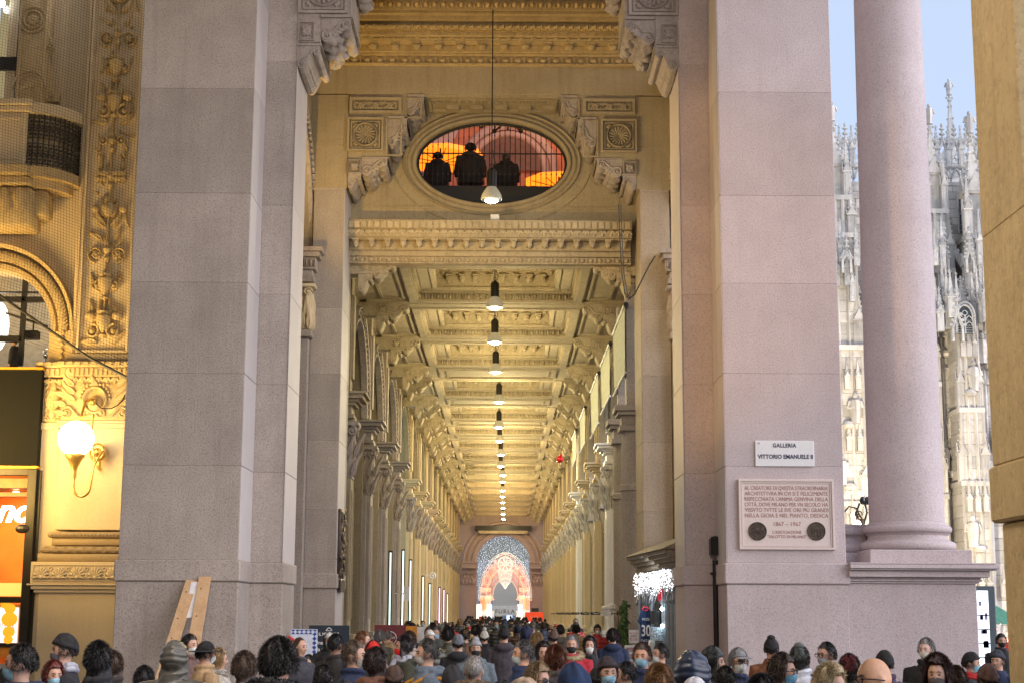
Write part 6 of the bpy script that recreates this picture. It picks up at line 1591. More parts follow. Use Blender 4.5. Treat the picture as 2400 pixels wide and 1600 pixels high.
t = thing('street_lamp', (at(2026, 1437, YL)[0], YL, 0), 'ornate iron street lamp with one lit globe between pier and column', 'street lamp')
x = at(2026, 1400, YL)[0]; m = MB(); m.frame(); m.tube([(x, 0, -YL), (x, at(2026, 1215, YL)[1], -YL)], .07, 8)
def zl_(y): return at(2020, y, YL)[1]
m.tube([(x, zl_(1240), -YL), (x-.15, zl_(1200), -YL), (x-.05, zl_(1178), -YL)], .03, 5); m.tube([(x, zl_(1240), -YL), (x+.15, zl_(1200), -YL), (x+.1, zl_(1178), -YL)], .03, 5)
xg, zg_ = at(2008, 1228, YL)
m.tube([(x, zl_(1215), -YL), (x-.15, zl_(1190), -YL), (x-.35, zl_(1186), -YL), (x-.5, zl_(1200), -YL), (x-.52, zl_(1222), -YL)], .025, 5); m.tube([(xg, zl_(1200), -YL), (xg, zg_+.1, -YL)], .02, 5); m.scroll(x-.1, zl_(1205), .12, 0, 1.3, .02, -YL)
m.build('post', M['bronze'], t)
for k_, px in enumerate((2022, 2033)):
    m = MB(); xx, zz = at(px, 1172, YL); m.ball(xx, zz, -YL, .09, .12, .09, 10, 7); m.build('globe', M['darkglass'], t, smooth=60)
m = MB(); m.ball(xg, zg_, -YL, .12, k=14, h=10); m.build('globe', glow('street_globe', (1,.95,.85), 14), t, smooth=180)
# ------------------------------------------------------------ souvenir kiosk between the right piers
kx0, kx1, ky0, ky1 = at(1585, 1400, 31.2)[0], at(1495, 1400, 36.2)[0], 31.2, 36.1
t = thing('souvenir_kiosk', (3.3, 33.5, 0), 'souvenir kiosk with moulded canopy, bright fairy lights and grey posts', 'kiosk')
kz1 = 3.28; kzl, kzb = 2.92, 2.5
def kx(y): return kx0+(kx1-kx0)*(y-ky0)/(ky1-ky0)
dirv = Vector((kx1-kx0, ky1-ky0, 0)); LK = dirv.length; dirv.normalize(); nrm = Vector((-dirv.y, dirv.x, 0))
m = MB().frame((kx0, ky0, 0), dirv, (0,0,1), nrm)
for (z0, z1, o) in ((2.98, 3.04, .03), (3.045, 3.12, .09), (3.125, 3.2, .16), (3.205, 3.27, .24)): m.fbox(-.05, LK+.1, z0, z1, -.6, o)
m.loft([[(-.1, 3.28, .3), (LK+.1, 3.28, .3), (LK+.1, 3.28, -.9), (-.1, 3.28, -.9)], [(-.1, 3.62, -.5), (LK+.1, 3.62, -.5), (LK+.1, 3.62, -.9), (-.1, 3.62, -.9)]])
m.leaves(0, LK, 2.93, 3.0, .03, .04, .1); m.build('canopy', plain('weathered_bronze', (.2,.165,.12), .5, .3, .4, 12, .3), t)
m = MB().frame((kx0, ky0, 0), dirv, (0,0,1), nrm); m.fbox(0, LK, kzb+.05, kzl, -.15, -.03); m.build('fascia', plain('dim_fascia', (.08,.08,.09), .5), t)
m = MB(); rg = random.Random(8); m.frame((kx0, ky0, 0), dirv, (0,0,1), nrm); mw = MB().frame((kx0, ky0, 0), dirv, (0,0,1), nrm)
for i in range(620):
    u = rg.uniform(0, LK); v = rg.triangular(kzb-.12, kzl, kzl-.1); m.ball(u, v, rg.uniform(0, .12), .013, k=4, h=2)
    if i % 4 == 0: mw.tube([(u, v, .05), (u+rg.uniform(-.1,.1), v-rg.uniform(.05,.2), .09)], .006, 3)
o = m.build('fairy_lights', glow('cold_fairy', (.93,.95,1), 2.2), t); o['kind'] = 'stuff'; w_ = mw.build('wires', M['white'], t); w_['kind'] = 'stuff'
light('AREA', 'kiosk_glow', (2.75, 33.2, 2.72), 14, (.85,.93,1), 1.5, (3.4, 33.6, 1.9))
km = plain('blue_grey_enamel', (.22,.26,.32), .3, .3)
for u in (.06, .5, .95, 1.5, 3.0, 3.9, 4.85):
    m = MB().frame((kx0, ky0, 0)+Vector((0,0,0)) if False else (kx0, ky0, 0), dirv, (0,0,1), nrm)
    m.tube([(u, 0, -.02), (u, kzb, -.02)], .065, 10); m.fbox(u-.09, u+.09, kzb-.1, kzb+.04, -.1, .07); m.ring(u, kzb-.25, .06, .03, .03, .02, .05, 10); m.fbox(u-.09, u+.09, 0, .5, -.1, .07); m.build('post', km, t, smooth=40)
m = MB().frame((kx0, ky0, 0), dirv, (0,0,1), nrm); m.fbox(0, LK, 0, kzb, -.5, -.35); m.fbox(0, LK, 0, .9, -.35, -.12); m.build('body', plain('kiosk_dark', (.1,.12,.14), .4), t)
m = MB(); m.box(kx0-.02, kx0+.6, ky0-.06, ky0-.01, 0, 2.95); m.build('end_panel', M['black'], t)
# football shirt, dark bag, patterned shirt, scarves
def garment(name, px0, px1, py0, py1, Y, mat, label, cat, sleeves=True, parts=None):
    x0, z1 = at(px0, py0, Y); x1, z0 = at(px1, py1, Y); t = thing(name, ((x0+x1)/2, Y, z1), label, cat); w = x1-x0; h = z1-z0; c = (x0+x1)/2
    m = MB(); m.frame((0, Y, 0)); b = w*.32 if sleeves else w*.5
    rows = []
    prof = [(0, b*.55), (.06, b), (.3, b*1.0), (.7, b*1.02), (1, b*1.05)]
    I = []
    for f, hw in prof:
        row = []
        for i in range(13): u = -1+2*i/12; row.append((c+u*hw, z1-h*f, .06*sqrt(max(0, 1-u*u))+.012*sin(u*9+f*7)))
        for i in range(12, -1, -1): u = -1+2*i/12; row.append((c+u*hw, z1-h*f, -.02))
        I.append(row)
    m.loft(I)
    if sleeves:
        for s_ in (-1, 1): m.loft([[(c+s_*b*.75, z1-h*.03, .04), (c+s_*b*.75, z1-h*.03, -.02), (c+s_*b*.9, z1-h*.28, -.02), (c+s_*b*.9, z1-h*.28, .04)], [(c+s_*w*.5, z1-h*.36, .03), (c+s_*w*.5, z1-h*.36, -.01), (c+s_*w*.34, z1-h*.44, -.01), (c+s_*w*.34, z1-h*.44, .03)]])
    m.build('cloth', mat, t, smooth=50); return t, c, z1, w, h, Y
navy = plain('navy_jersey', (.008,.03,.11), .7)
t, c, z1, w, h, Y = garment('football_shirt', 1494, 1532, 1424, 1512, 33.0, navy, 'navy football shirt with white number hung from the kiosk', 'shirt')
wl = plain('white_flock', (.75,.75,.78), .7, bump=0)
text_part('MESSI', h*.1, wl, t, (c, Y-.075, z1-h*.33), ext=.004, sx=.8); text_part('30', h*.42, wl, t, (c, Y-.08, z1-h*.74), ext=.004, sx=.62, bold=.004); text_part('QATAR', h*.1, wl, t, (c, Y-.075, z1-h*.9), ext=.004, sx=.85)
m = MB(); m.frame((0, Y, 0)); m.ring(c, z1-.015, w*.17, .035, .03, .03, .05, 18); m.build('collar', plain('red_rib', (.6,.03,.06), .8), t, smooth=60)
m = MB(); m.frame((0, Y-.02, 0)); m.tube([(c-w*.3, z1-.04, 0), (c, z1+.05, 0), (c+w*.3, z1-.04, 0)], .012, 5); m.tube([(c, z1+.05, 0), (c, z1+.3, 0)], .008, 5); m.build('hanger', M['dark_metal'], t)
t, c, z1, w, h, Y = garment('dark_bag', 1524, 1550, 1428, 1462, 32.8, M['black'], 'black shoulder bag hanging between the shirts', 'bag', False)
m = MB(); m.frame((0, Y, 0)); m.tube([(c-.06, z1, 0), (c+.05, z1+.35, 0), (c+.08, z1, 0)], .014, 5); m.build('strap', M['black'], t)
pat = plain('blue_white_pattern', (.35,.42,.6), .7, noise=.95, scale=38)
garment('patterned_shirt', 1524, 1556, 1468, 1500, 32.7, pat, 'white garment with blue pattern under the black bag', 'shirt', False)
t, c, z1, w, h, Y = garment('pale_scarf', 1520, 1536, 1500, 1560, 32.6, wl, 'white scarf hanging below the patterned garment', 'scarf', False)
t = thing('red_ribbon', (at(1550, 1390, 32.6)[0], 32.6, 2.4), 'red and white ribbon tied at the top of a kiosk post', 'ribbon'); x, z = at(1550, 1390, 32.6); m = MB(); m.frame(); m.ball(x, z, -32.6, .05, .12, .04, 7, 5); m.ball(x-.04, z-.08, -32.6, .04, .08, .03, 7, 5); m.build('ribbon', plain('red_rib', (.6,.03,.06), .8), t)
for i, (px, py) in enumerate(((1551.5, 1425.5), (1552.5, 1466))):
    x, z = at(px, py, 32.5); t = thing('led_bulb', (x, 32.5, z), ('upper', 'lower')[i]+' bright bare bulb on the kiosk light string', 'bulb', 'bare bulbs beside the kiosk goods'); m = MB(); m.frame(); m.ball(x, z, -32.5, .035, k=10, h=8); m.build('bulb', glow('led', (.8,1,1), 30), t); m = MB(); m.frame(); m.tube([(x, z, -32.5), (x, z+.33, -32.5)], .008, 4); m.build('cord', M['white'], t)
# price sign, menu stand, climbing plant
YP = 31.0
x0, z1 = at(1474, 1475, YP); x1, z0 = at(1497, 1506, YP)
t = thing('price_sign', ((x0+x1)/2, YP, 0), 'small white price sign reading 3,80 euro on a post', 'sign')
m = MB(); m.block(x0, x1, YP, YP+.03, z0, z1, .005); m.build('board', M['white'], t)
text_part('CIOCCOLATO', .045, plain('red_ink', (.55,.1,.03), .6, bump=0), t, ((x0+x1)/2, YP-.004, z1-.08), sx=.62, ext=.001); text_part('€ 3,80', .075, plain('red_ink', (.55,.1,.03), .6, bump=0), t, ((x0+x1)/2, YP-.004, z0+.05), sx=.75, ext=.001)
m = MB(); m.frame(); m.box(x0+.03, x1-.03, YP-.004, YP-.001, z1-.135, z1-.1); m.tube([((x0+x1)/2, 0, -YP-.05), ((x0+x1)/2, z0, -YP-.05)], .02, 8); m.build('post', plain('stand_grey', (.5,.45,.4), .5), t)
x0, z1 = at(1464, 1511, YP-.4); x1 = at(1490, 1511, YP-.4)[0]
t = thing('menu_stand', ((x0+x1)/2, YP-.4, 0), 'white framed menu stand with printed strips near the plant', 'menu stand')
m = MB(); m.block(x0, x1, YP-.4, YP-.34, .3, z1, .01); m.build('frame', M['white'], t); m = MB()
for i in range(9): m.box(x0+.03, x1-.03, YP-.41, YP-.402, z1-.12-i*.13, z1-.04-i*.13)
m.build('menu_strip', plain('printed_strip', (.4,.25,.25), .6, noise=.6, scale=30), t)
t = thing('climbing_plant', (at(1458, 1437, 37)[0], 37, 0), 'tall bushy green plant growing up beside the right pilaster', 'plant')
m = MB(); rg = random.Random(21)
for i in range(1500):
    f = rg.random()**.8; py = 1405+f*175; spread = 6+f*f*34; px = 1464-f*14+rg.gauss(0, spread*.38); Y = 37+rg.uniform(-.4,.4)
    x, z = at(px, py, Y)
    if z < .05: continue
    m.frame((x, Y, z), Vector((rg.uniform(-1,1), rg.uniform(-1,1), rg.uniform(-.4,.4))).normalized(), Vector((rg.uniform(-.5,.5), rg.uniform(-.5,.5), 1)).normalized(), (0,-1,0)); m.leaf(0, 0, -pi/2+rg.uniform(-.8,.8), rg.uniform(.08,.16), .045, .006, 0, .3, 3)
m.build('foliage', plain('leaf_green', (.06,.12,.03), .5, noise=.5, scale=6), t)
m = MB(); m.frame(); xb_ = at(1458, 1437, 37)[0]
for k_ in range(5): m.tube([(xb_-.2+.1*k_, 0, -37), (xb_-.15+.07*k_, 1.2, -37-.1), (xb_-.05+.04*k_, 2.2, -37)], .012, 4)
m.build('stem', plain('stem_brown', (.12,.08,.04), .8), t)
# junk bag on the rail
t = thing('white_bundle', (at(1427, 1425, 41)[0], 41, 2.1), 'white cloth bundle resting on the black rail', 'bundle'); x, z = at(1427, 1424, 40.2); m = MB(); m.frame(); m.ball(x, z, -40.2, .2, .08, .12, 12, 7); m.ball(x+.07, z+.05, -40.2, .12, .07, .1, 10, 6); m.box(x-.2, x+.05, 40.1, 40.3, z-.2, z-.05); m.build('cloth', M['white'], t, smooth=60)
# ------------------------------------------------------------ poster panels in front of the left side
def poster(px0, px1, ptop, Y, mat, label):
    x0, z1 = at(px0, ptop, Y); x1 = at(px1, ptop, Y)[0]; t = thing('poster_panel', ((x0+x1)/2, Y, 0), label, 'poster panel')
    m = MB(); m.block(x0, x1, Y, Y+.04, .1, z1, .006); m.build('board', mat, t)
    m = MB(); [m.box(x-.03, x+.03, Y+.05, Y+.35, 0, .1) for x in (x0+.1, x1-.1)]; m.build('foot', M['dark_metal'], t); return t, x0, x1, z1
wp = plain('white_print', (.62,.66,.75), .5, bump=0); bp = plain('blue_print', (.01,.06,.3), .5, bump=0)
Y = 30.0; t, x0, x1, z1 = poster(681, 744, 1473, Y, wp, 'white poster with blue and white tile border and red motif')
m = MB(); m.frame((0, Y-.001, 0)); s = .082
def tile(u, v):
    m.prism([(u, v), (u+s, v), (u+s/2, v+s/2)], 0, .004); m.prism([(u, v+s), (u+s/2, v+s/2), (u+s, v+s)], 0, .004)
n = int((x1-x0)/s); 
for i in range(n): tile(x0+.01+i*s, z1-s-.01)
z = z1-2*s-.01
while z > .3: tile(x1-s-.01, z); z -= s
m.build('tile_border', bp, t)
m = MB(); m.frame((0, Y-.001, 0)); [m.leaf(x0+.08, 1.45-.1*i, pi/2+.5*(-1)**i, .18, .06, .004) for i in range(6)]; m.build('printed_motif', plain('red_print', (.6,.04,.04), .6), t)
Y = 31.5; t, x0, x1, z1 = poster(724, 819, 1464, Y, plain('navy_board', (.008,.022,.04), .4, bump=0), 'dark navy poster with white slogan'); c = (x0+x1)/2
text_part('IL MERCATO', .085, M['white'], t, (c, Y-.004, z1-.2), ext=.001, sx=.85, bold=.002); text_part('Una sicurezza', .1, M['white'], t, (c, Y-.004, z1-.37), ext=.001, bold=.002); text_part('da sempre', .1, M['white'], t, (c-.05, Y-.004, z1-.5), ext=.001, bold=.002)
m = MB(); m.frame((0, Y-.001, 0)); m.tube([(c-.06+.12*i/8, z1-.1+.05*sin(pi*i/8), .002) for i in range(9)], .008, 4); m.fbox(c-.06, c+.06, z1-.11, z1-.1, 0, .003)
for i, w_ in enumerate((.42, .5, .3)): m.fbox(c-w_/2, c+w_/2, z1-.6-i*.05, z1-.585-i*.05, 0, .003)
for i in range(2): m.fbox(x0+.1, x1-.1, z1-.86-i*.2, z1-.85-i*.2, 0, .003)
m.build('small_print', M['white'], t)
Y = 33.0; t, x0, x1, z1 = poster(878, 951, 1463, Y, plain('maroon_board', (.13,.012,.02), .45, bump=0), 'maroon poster with round line logo'); c = (x0+x1)/2
m = MB(); m.frame((0, Y-.001, 0)); m.ring(c, z1-.27, .135, .135, .012, .004, 0, 40); m.build('logo_ring', wl, t)
text_part('sapori', .095, wl, t, (c, Y-.004, z1-.285), ext=.001, shear=.2, sx=.85); text_part('ANTICHI', .028, wl, t, (c, Y-.004, z1-.35), ext=.001)
text_part('SIAMO', .19, plain('cream_print', (.7,.66,.55), .6, bump=0), t, (c-.02, Y-.004, z1-.72), ext=.001, sx=.8, bold=.004)
Y = 34.0; t, x0, x1, z1 = poster(951.5, 977, 1466, Y, plain('amber_board', (.55,.22,.01), .45, bump=0), 'plain amber yellow poster beside the maroon one')
m = MB(); m.box(x0+.02, x1-.02, Y-.01, Y-.002, z1-.31, z1-.3); m.build('seam', plain('amber_dark', (.3,.12,.01), .5), t)
Y = 35.0; t, x0, x1, z1 = poster(977.5, 998, 1468, Y, plain('white_board', (.6,.6,.62), .45, bump=0), 'narrow white poster, last in the row of posters')
m = MB(); m.box(x0+.02, x1-.02, Y-.01, Y-.002, z1-.31, z1-.295); m.build('seam', M['grey'], t)
# ------------------------------------------------------------ loose cables by the right brackets
t = thing('hanging_cables', (at(1450, 600, 36)[0], 35.8, 8), 'pair of thin black cables hanging down beside the right brackets', 'cables')
m = MB(); m.frame(); 
for o_ in (0, 5): m.tube([(*at(px+o_, py, 35.6), -35.6) for px, py in ((1450, 480), (1453, 560), (1457, 640), (1465, 690), (1473, 700))], .014, 5)
m.build('cable', M['cable'], t)
t = thing('drooping_cable', (at(1500, 650, 35)[0], 35.3, 8), 'single black cable drooping to the right side arch', 'cable')
m = MB(); m.frame(); m.tube([(*at(px, py, 35.6), -35.6) for px, py in ((1473, 702), (1488, 690), (1505, 655), (1522, 622), (1536, 600))], .016, 5); m.build('cable', M['cable'], t)
# security camera ball and small wall lamps at left
for i, (px, py, Y) in enumerate(((1014, 1348, 68), (952, 1390, 49.5))):
    x, z = at(px, py, Y); t = thing('security_camera', (x, Y, z), ('white ring shaped security camera on the left arcade wall', 'small white sign box low on the left arcade wall')[i], ('camera', 'sign box')[i])
    m = MB(); m.frame((0, Y, 0)); 
    if i == 0: m.ring(x, z, .12, .12, .06, .06, 0, 20); m.ball(x, z, 0, .07)
    else: m.fbox(x-.08, x+.08, z-.22, z+.22, -.1, 0)
    m.frame(); m.tube([(x, z, -Y-.0), (x-.35, z, -Y-.1)], .015, 5); m.build('housing', M['white'], t, smooth=50)
# ------------------------------------------------------------ people
HC = 1.632                                    # height of the head centre on a 1.75 m figure
def remesh(m, vox, smooth_it=2, fac=.5, post=None):
    me = bpy.data.meshes.new('tmp'); me.from_pydata(m.v, [], m.f); me.update()
    b = bmesh.new(); b.from_mesh(me); bmesh.ops.recalc_face_normals(b, faces=b.faces); b.to_mesh(me); b.free()
    o = bpy.data.objects.new('tmp', me); COL.objects.link(o)
    r = o.modifiers.new('r', 'REMESH'); r.mode = 'VOXEL'; r.voxel_size = vox; r.adaptivity = 0
    s = o.modifiers.new('s', 'SMOOTH'); s.iterations = smooth_it; s.factor = fac
    bpy.context.view_layer.update()
    out = bpy.data.meshes.new_from_object(o.evaluated_get(bpy.context.evaluated_depsgraph_get()))
    bpy.data.objects.remove(o); bpy.data.meshes.remove(me)
    out.polygons.foreach_set('use_smooth', [True]*len(out.polygons))
    if post: post(out)
    return out
def etube(m, pts):
    """closed tapered limb; pts (x,y,z,rx,ry) with horizontal-ish rings"""
    m.frame((0,0,0), (1,0,0), (0,0,1), (0,1,0)); P = [Vector(p[:3]) for p in pts]; k = 16; rings = []
    for i, p in enumerate(pts):
        d = (P[min(i+1, len(P)-1)]-P[max(i-1, 0)]).normalized(); a = Vector((1,0,0)); a = (a-d*a.dot(d)).normalized(); b = d.cross(a)
        rings.append([(lambda q: (q.x, q.z, q.y))(P[i]+a*cos(2*pi*j/k)*p[3]+b*sin(2*pi*j/k)*p[4]) for j in range(k)])
    e0 = [tuple((c*.3+v*.7) for c, v in zip((P[0].x, P[0].z, P[0].y), r)) for r in rings[0]]
    m.loft(rings)
def head_pt(az_, el, off=0.0):
    """point on the bare skull, az_ 0 = face (-Y), el from -pi/2 to pi/2"""
    x, y, z = sin(az_)*cos(el), -cos(az_)*cos(el), sin(el)
    rx, ry, rz = .0705, .0895, .112; off *= .85
    if z < 0:
        k = -z; rx *= 1-.30*k; 
        if y > 0: ry *= 1-.35*k
        else: ry *= 1-.06*k
    px, py, pz = x*(rx+off), y*(ry+off), z*(rz+off)
    if y > 0 and z > -.3: py += .008
    return px, py, pz
def head_mesh(m, zc):
    rows = []
    K, R = 40, 30
    for i in range(R+1):
        el = -pi/2+pi*i/R; row = []
        for j in range(K):
            a = 2*pi*j/K; x, y, z = head_pt(a, el)
            da = math.atan2(sin(a), cos(a)); f = math.exp(-(da/.16)**2)
            zz = z
            # nose, brow, sockets, lips, chin
            nose = f*max(0, 1-abs((zz+.018)/.034))*.024*(1.25 if zz < -.012 else .8)
            brow = math.exp(-(da/.55)**2)*math.exp(-((zz-.028)/.012)**2)*.005
            sock = math.exp(-((abs(da)-.38)/.17)**2)*math.exp(-((zz-.006)/.014)**2)*.009
            lips = math.exp(-(da/.26)**2)*(math.exp(-((zz+.058)/.006)**2)+math.exp(-((zz+.071)/.007)**2))*.006
            chin = math.exp(-(da/.35)**2)*math.exp(-((zz+.1)/.016)**2)*.008
            chk = math.exp(-((abs(da)-.65)/.25)**2)*math.exp(-((zz+.02)/.022)**2)*.004
            o = nose+brow-sock+lips+chin+chk; l = math.hypot(x, y)+1e-6
            row.append((x+x/l*o, z+zc, y+y/l*o))
        rows.append(row)
    m.frame((0,0,0), (1,0,0), (0,0,1), (0,1,0)); m.loft(rows)
    for s in (-1, 1):
        m.ball(s*.072, zc-.008, .012, .010, .032, .02, 8, 8)
def hand(m, s, x, y, z):
    m.frame((0,0,0), (1,0,0), (0,0,1), (0,1,0)); m.ball(x, z-.05, y, .018, .05, .04, 10, 8)
    for i, L_ in enumerate((.062, .072, .066, .05)):
        yy = y-.032+.021*i; m.tube([(x, z-.085, yy), (x-s*.004, z-.085-L_*.5, yy-.003), (x-s*.016, z-.085-L_, yy-.004)], [.0105, .0095, .008], 6)
    m.tube([(x, z-.03, y-.035), (x-s*.012, z-.065, y-.06), (x-s*.018, z-.09, y-.064)], [.013, .011, .009], 6)
ARMS = {
 'down': [[(.2,0,1.40),(.245,.02,1.13),(.25,-.05,.89)], [(.2,0,1.40),(.245,.02,1.13),(.25,-.05,.89)]],
 'phone': [[(.2,0,1.40),(.25,-.02,1.14),(.13,-.12,1.48)], [(.2,0,1.40),(.245,.02,1.13),(.25,-.05,.89)]],
 'front': [[(.2,0,1.40),(.25,-.03,1.13),(.14,-.27,1.12)], [(.2,0,1.40),(.25,-.03,1.13),(.14,-.27,1.12)]],
}
def body_mesh(pose):
    m = MB(); head_mesh(m, HC)
    etube(m, [(0,0,.84,.15,.1),(0,0,.95,.165,.115),(0,0,1.1,.135,.1),(0,0,1.28,.16,.115),(0,0,1.38,.17,.105),(0,.005,1.44,.12,.085),(0,.01,1.48,.062,.062),(0,.0,1.54,.055,.06),(0,0,1.6,.055,.065)])
    for q, s in enumerate((-1, 1)):
        etube(m, [(s*.09,0,.95,.085,.1),(s*.095,-.005,.7,.075,.085),(s*.1,-.01,.5,.055,.06),(s*.1,.01,.35,.055,.06),(s*.1,.02,.1,.035,.042)])
        m.frame((0,0,0), (1,0,0), (0,0,1), (0,1,0)); m.ball(s*.1, .045, -.03, .042, .045, .12, 12, 8)
        A = ARMS[pose][q]; a, b, c = [Vector((s*p[0], p[1], p[2])) for p in A]
        etube(m, [(*(a), .055, .06), (*((a+b)/2), .045, .048), (*b, .04, .042), (*((b+c)/2), .036, .038), (*c, .025, .028)])
        m.frame(); m.tube([(p.x, p.z, -p.y) for p in (a, (a+b)/2, b, (b+c)/2, c)], [.055, .046, .041, .036, .027], 10)
        if c.z < b.z-.05: hand(m, s, c.x, c.y, c.z)
        else: m.frame(); m.ball(c.x, c.z+.04, -c.y, .03, .05, .03, 10, 8); [m.tube([(c.x-s*.01+.018*(i-1.5), c.z+.06, -c.y+.01), (c.x-s*.01+.018*(i-1.5), c.z+.11-.01*abs(i-1.5), -c.y+.03), (c.x-s*.01+.016*(i-1.5), c.z+.125-.012*abs(i-1.5), -c.y+.01)], .009, 6) for i in range(4)]; m.tube([(c.x-s*.03, c.z+.02, -c.y), (c.x-s*.055, c.z+.05, -c.y+.02), (c.x-s*.06, c.z+.08, -c.y+.02)], .0105, 6)
    return remesh(m, .0095, 2, .45)
def coat_mesh(pose, kind):
    m = MB(); w = {'wool': 1.0, 'puffer': 1.12, 'parka': 1.06, 'jacket': 1.0}[kind]; hem = {'wool': .58, 'puffer': .8, 'parka': .68, 'jacket': .82}[kind]
    etube(m, [(0,0,hem,.235*w,.165*w),(0,0,hem+.03,.24*w,.17*w),(0,0,.95,.215*w,.16*w),(0,0,1.12,.2*w,.15*w),(0,.0,1.28,.215*w,.155*w),(0,.005,1.37,.215*w,.14*w),(0,.01,1.43,.16*w,.115*w),(0,.012,1.475,.095,.095),(0,.012,1.53,.088,.092)])
    for q, s in enumerate((-1, 1)):
        A = ARMS[pose][q]; a, b, c = [Vector((s*p[0], p[1], p[2])) for p in A]; a.x -= s*.01
        m.frame(); m.tube([(p.x, p.z, -p.y) for p in (a+Vector((-s*.07,0,.015)), a, (a+b)/2, b, (b+c)/2, c)], [.06*w, .082*w, .072*w, .064*w, .058*w, .05*w], 12)
    m.frame(); m.tube([(.088*cos(t), 1.50+.022*sin(t+pi/2)*-1, .092*sin(t)-.012) for t in [2*pi*i/20 for i in range(21)]], .02 if kind != 'puffer' else .03, 8)
    if kind in ('parka', 'jacket'):   # hood lying on the back
        m.ball(0, 1.47, -.115, .13, .07, .07, 14, 10); m.tube([(.12*cos(t), 1.475-.0*sin(t), -.02-.1*abs(sin(t))-.03*(sin(t) > 0)) for t in [pi*i/12-0 for i in range(13)]], .035, 8)
    rg = random.Random(len(kind)*7+len(pose))
    ph = [rg.uniform(0, 6) for _ in range(6)]
    def post(me):
        for v in me.vertices:
            x, y, z = v.co; n = v.normal
            d = .005*sin(14*z+6*x+ph[0])*sin(9*x+7*y+ph[1])+.004*sin(31*z+ph[2]+11*y)*sin(17*x+ph[3])
            if kind == 'puffer': d = .016*abs(sin(z*pi/.1+.25*sin(7*x)))-.008+d*.5
            elif kind == 'wool' and abs(x) < .01: d -= .006
            v.co = v.co+n*d
    return remesh(m, .0135, 2, .5, post)
def shell(m, lim, r0, edge, drape=None, K=44, R=16, amp=.0015, freq=26, seed=0, inner=.003):
    """cap of hair or cloth over the skull; lim(az)-> lowest elevation (or z when draped)"""
    rg = random.Random(seed); out, inn = [], []
    m.frame((0,0,HC), (1,0,0), (0,0,1), (0,1,0)); m.frame((0,0,0), (1,0,0), (0,0,1), (0,1,0))
    ph = [rg.uniform(0, 6.28) for _ in range(8)]
    for i in range(R+1):
        f = i/R; ro, ri = [], []
        for j in range(K):
            a = 2*pi*j/K; el = pi/2-(pi/2-lim(a))*f
            t = r0+(edge-r0)*f**3
            d = amp*sin(freq*a+3*sin(3*f+ph[0]))+amp*1.6*sin(3*a+ph[1]+4*f)+amp*1.3*sin(7*a+ph[2]-6*f)
            x, y, z = head_pt(a, el, t+d)
            ro.append((x, HC+z, y)); x, y, z = head_pt(a, el, inner); ri.append((x, HC+z, y))
        out.append(ro); inn.append(ri)
    if drape:
        L_, flare, az0, n = drape; 
        base = out[-1]; 
        for q in range(1, n+1):
            g = q/n; row = []
            for j in range(K):
                a = 2*pi*j/K; da = abs(math.atan2(sin(a), cos(a)))
                x, z, y = base[j]; on = 1 if da > az0 else 0
                s_ = 1+flare*g; wv = .004*sin(9*a+5*g+ph[3])*g
                if on: row.append((x*s_+wv, z-L_*g*(.85+.15*sin(5*a+ph[4])), y*(1+flare*.55*g)+.012*g+wv))
                else: row.append((x, z, y))
            out.append(row)
        inn_last = [(x*.9, z, y*.9) for x, z, y in out[-1]]; m.loft(out, False); m.loft(inn+[[(x*.86, z+.01, y*.86) for x, z, y in r] for r in out[R+1:]], False)
        m.loft([out[-1], [(x*.86, z+.01, y*.86) for x, z, y in out[-1]]], False)
    else:
        m.loft(out, False); m.loft(inn, False); m.loft([out[-1], inn[-1]], False)
    return m
def rad(d): return d*pi/180
def lerp_lim(front, side, back):
    def f(a):
        da = abs(math.atan2(sin(a), cos(a)))/pi
        if da < .22: return front
        if da < .5: q = (da-.22)/.28; q = q*q*(3-2*q); return front+(side-front)*q
        q = (da-.5)/.5; return side+(back-side)*q
    return f
def wisps(m, n, r, L_, seed, zmin=-.06, front=False):
    rg = random.Random(seed)
    for i in range(n):
        a = rg.uniform(.9, 2*pi-.9) if not front else rg.uniform(0, 2*pi); el = rg.uniform(-.25, pi/2)
        if abs(math.atan2(sin(a), cos(a))) < 1.1 and el < .55: continue
        x, y, z = head_pt(a, el, r); rd = Vector((x, y, z)).normalized(); dn = Vector((0,0,-1))-rd*(-rd.z); d = rd*rg.uniform(.1,.55)+dn*rg.uniform(.2,1.1)+Vector((rg.uniform(-.45,.45), rg.uniform(-.45,.45), rg.uniform(-.3,.3))); d.normalize()
        s = Vector((rg.uniform(-1,1), rg.uniform(-1,1), rg.uniform(-1,1))).cross(d).normalized()*.0022; p = Vector((x, y, HC+z)); b = len(m.v)
        for q in (p-s, p+s, p+d*L_): m.v.append(tuple(q))
        m.f.append((b, b+1, b+2))
PM = {}
def pmesh(name, fn):
    if name not in PM:
        m = MB(); fn(m); me = bpy.data.meshes.new(name); me.from_pydata(m.v, [], m.f); me.update(); me.polygons.foreach_set('use_smooth', [True]*len(me.polygons)); PM[name] = me
    return PM[name]
def h_short(m): shell(m, lerp_lim(rad(38), rad(2), rad(-32)), .017, .004, amp=.002, freq=30, seed=1); wisps(m, 2600, .015, .02, 1)
def h_thin(m): shell(m, lerp_lim(rad(52), rad(8), rad(-30)), .006, .003, amp=.001, freq=34, seed=2); wisps(m, 900, .004, .012, 2)
def h_bushy(m): shell(m, lerp_lim(rad(40), rad(-8), rad(-42)), .04, .018, amp=.005, freq=17, seed=3); wisps(m, 4500, .034, .03, 3)
def h_bob(m): shell(m, lerp_lim(rad(38), rad(-30), rad(-42)), .024, .018, (.07, .12, .9, 4), amp=.0025, freq=30, seed=4); wisps(m, 3000, .022, .028, 4)
def h_long(m): shell(m, lerp_lim(rad(42), rad(-22), rad(-42)), .02, .02, (.30, .45, .85, 8), amp=.003, freq=32, seed=5); wisps(m, 3000, .019, .032, 5)
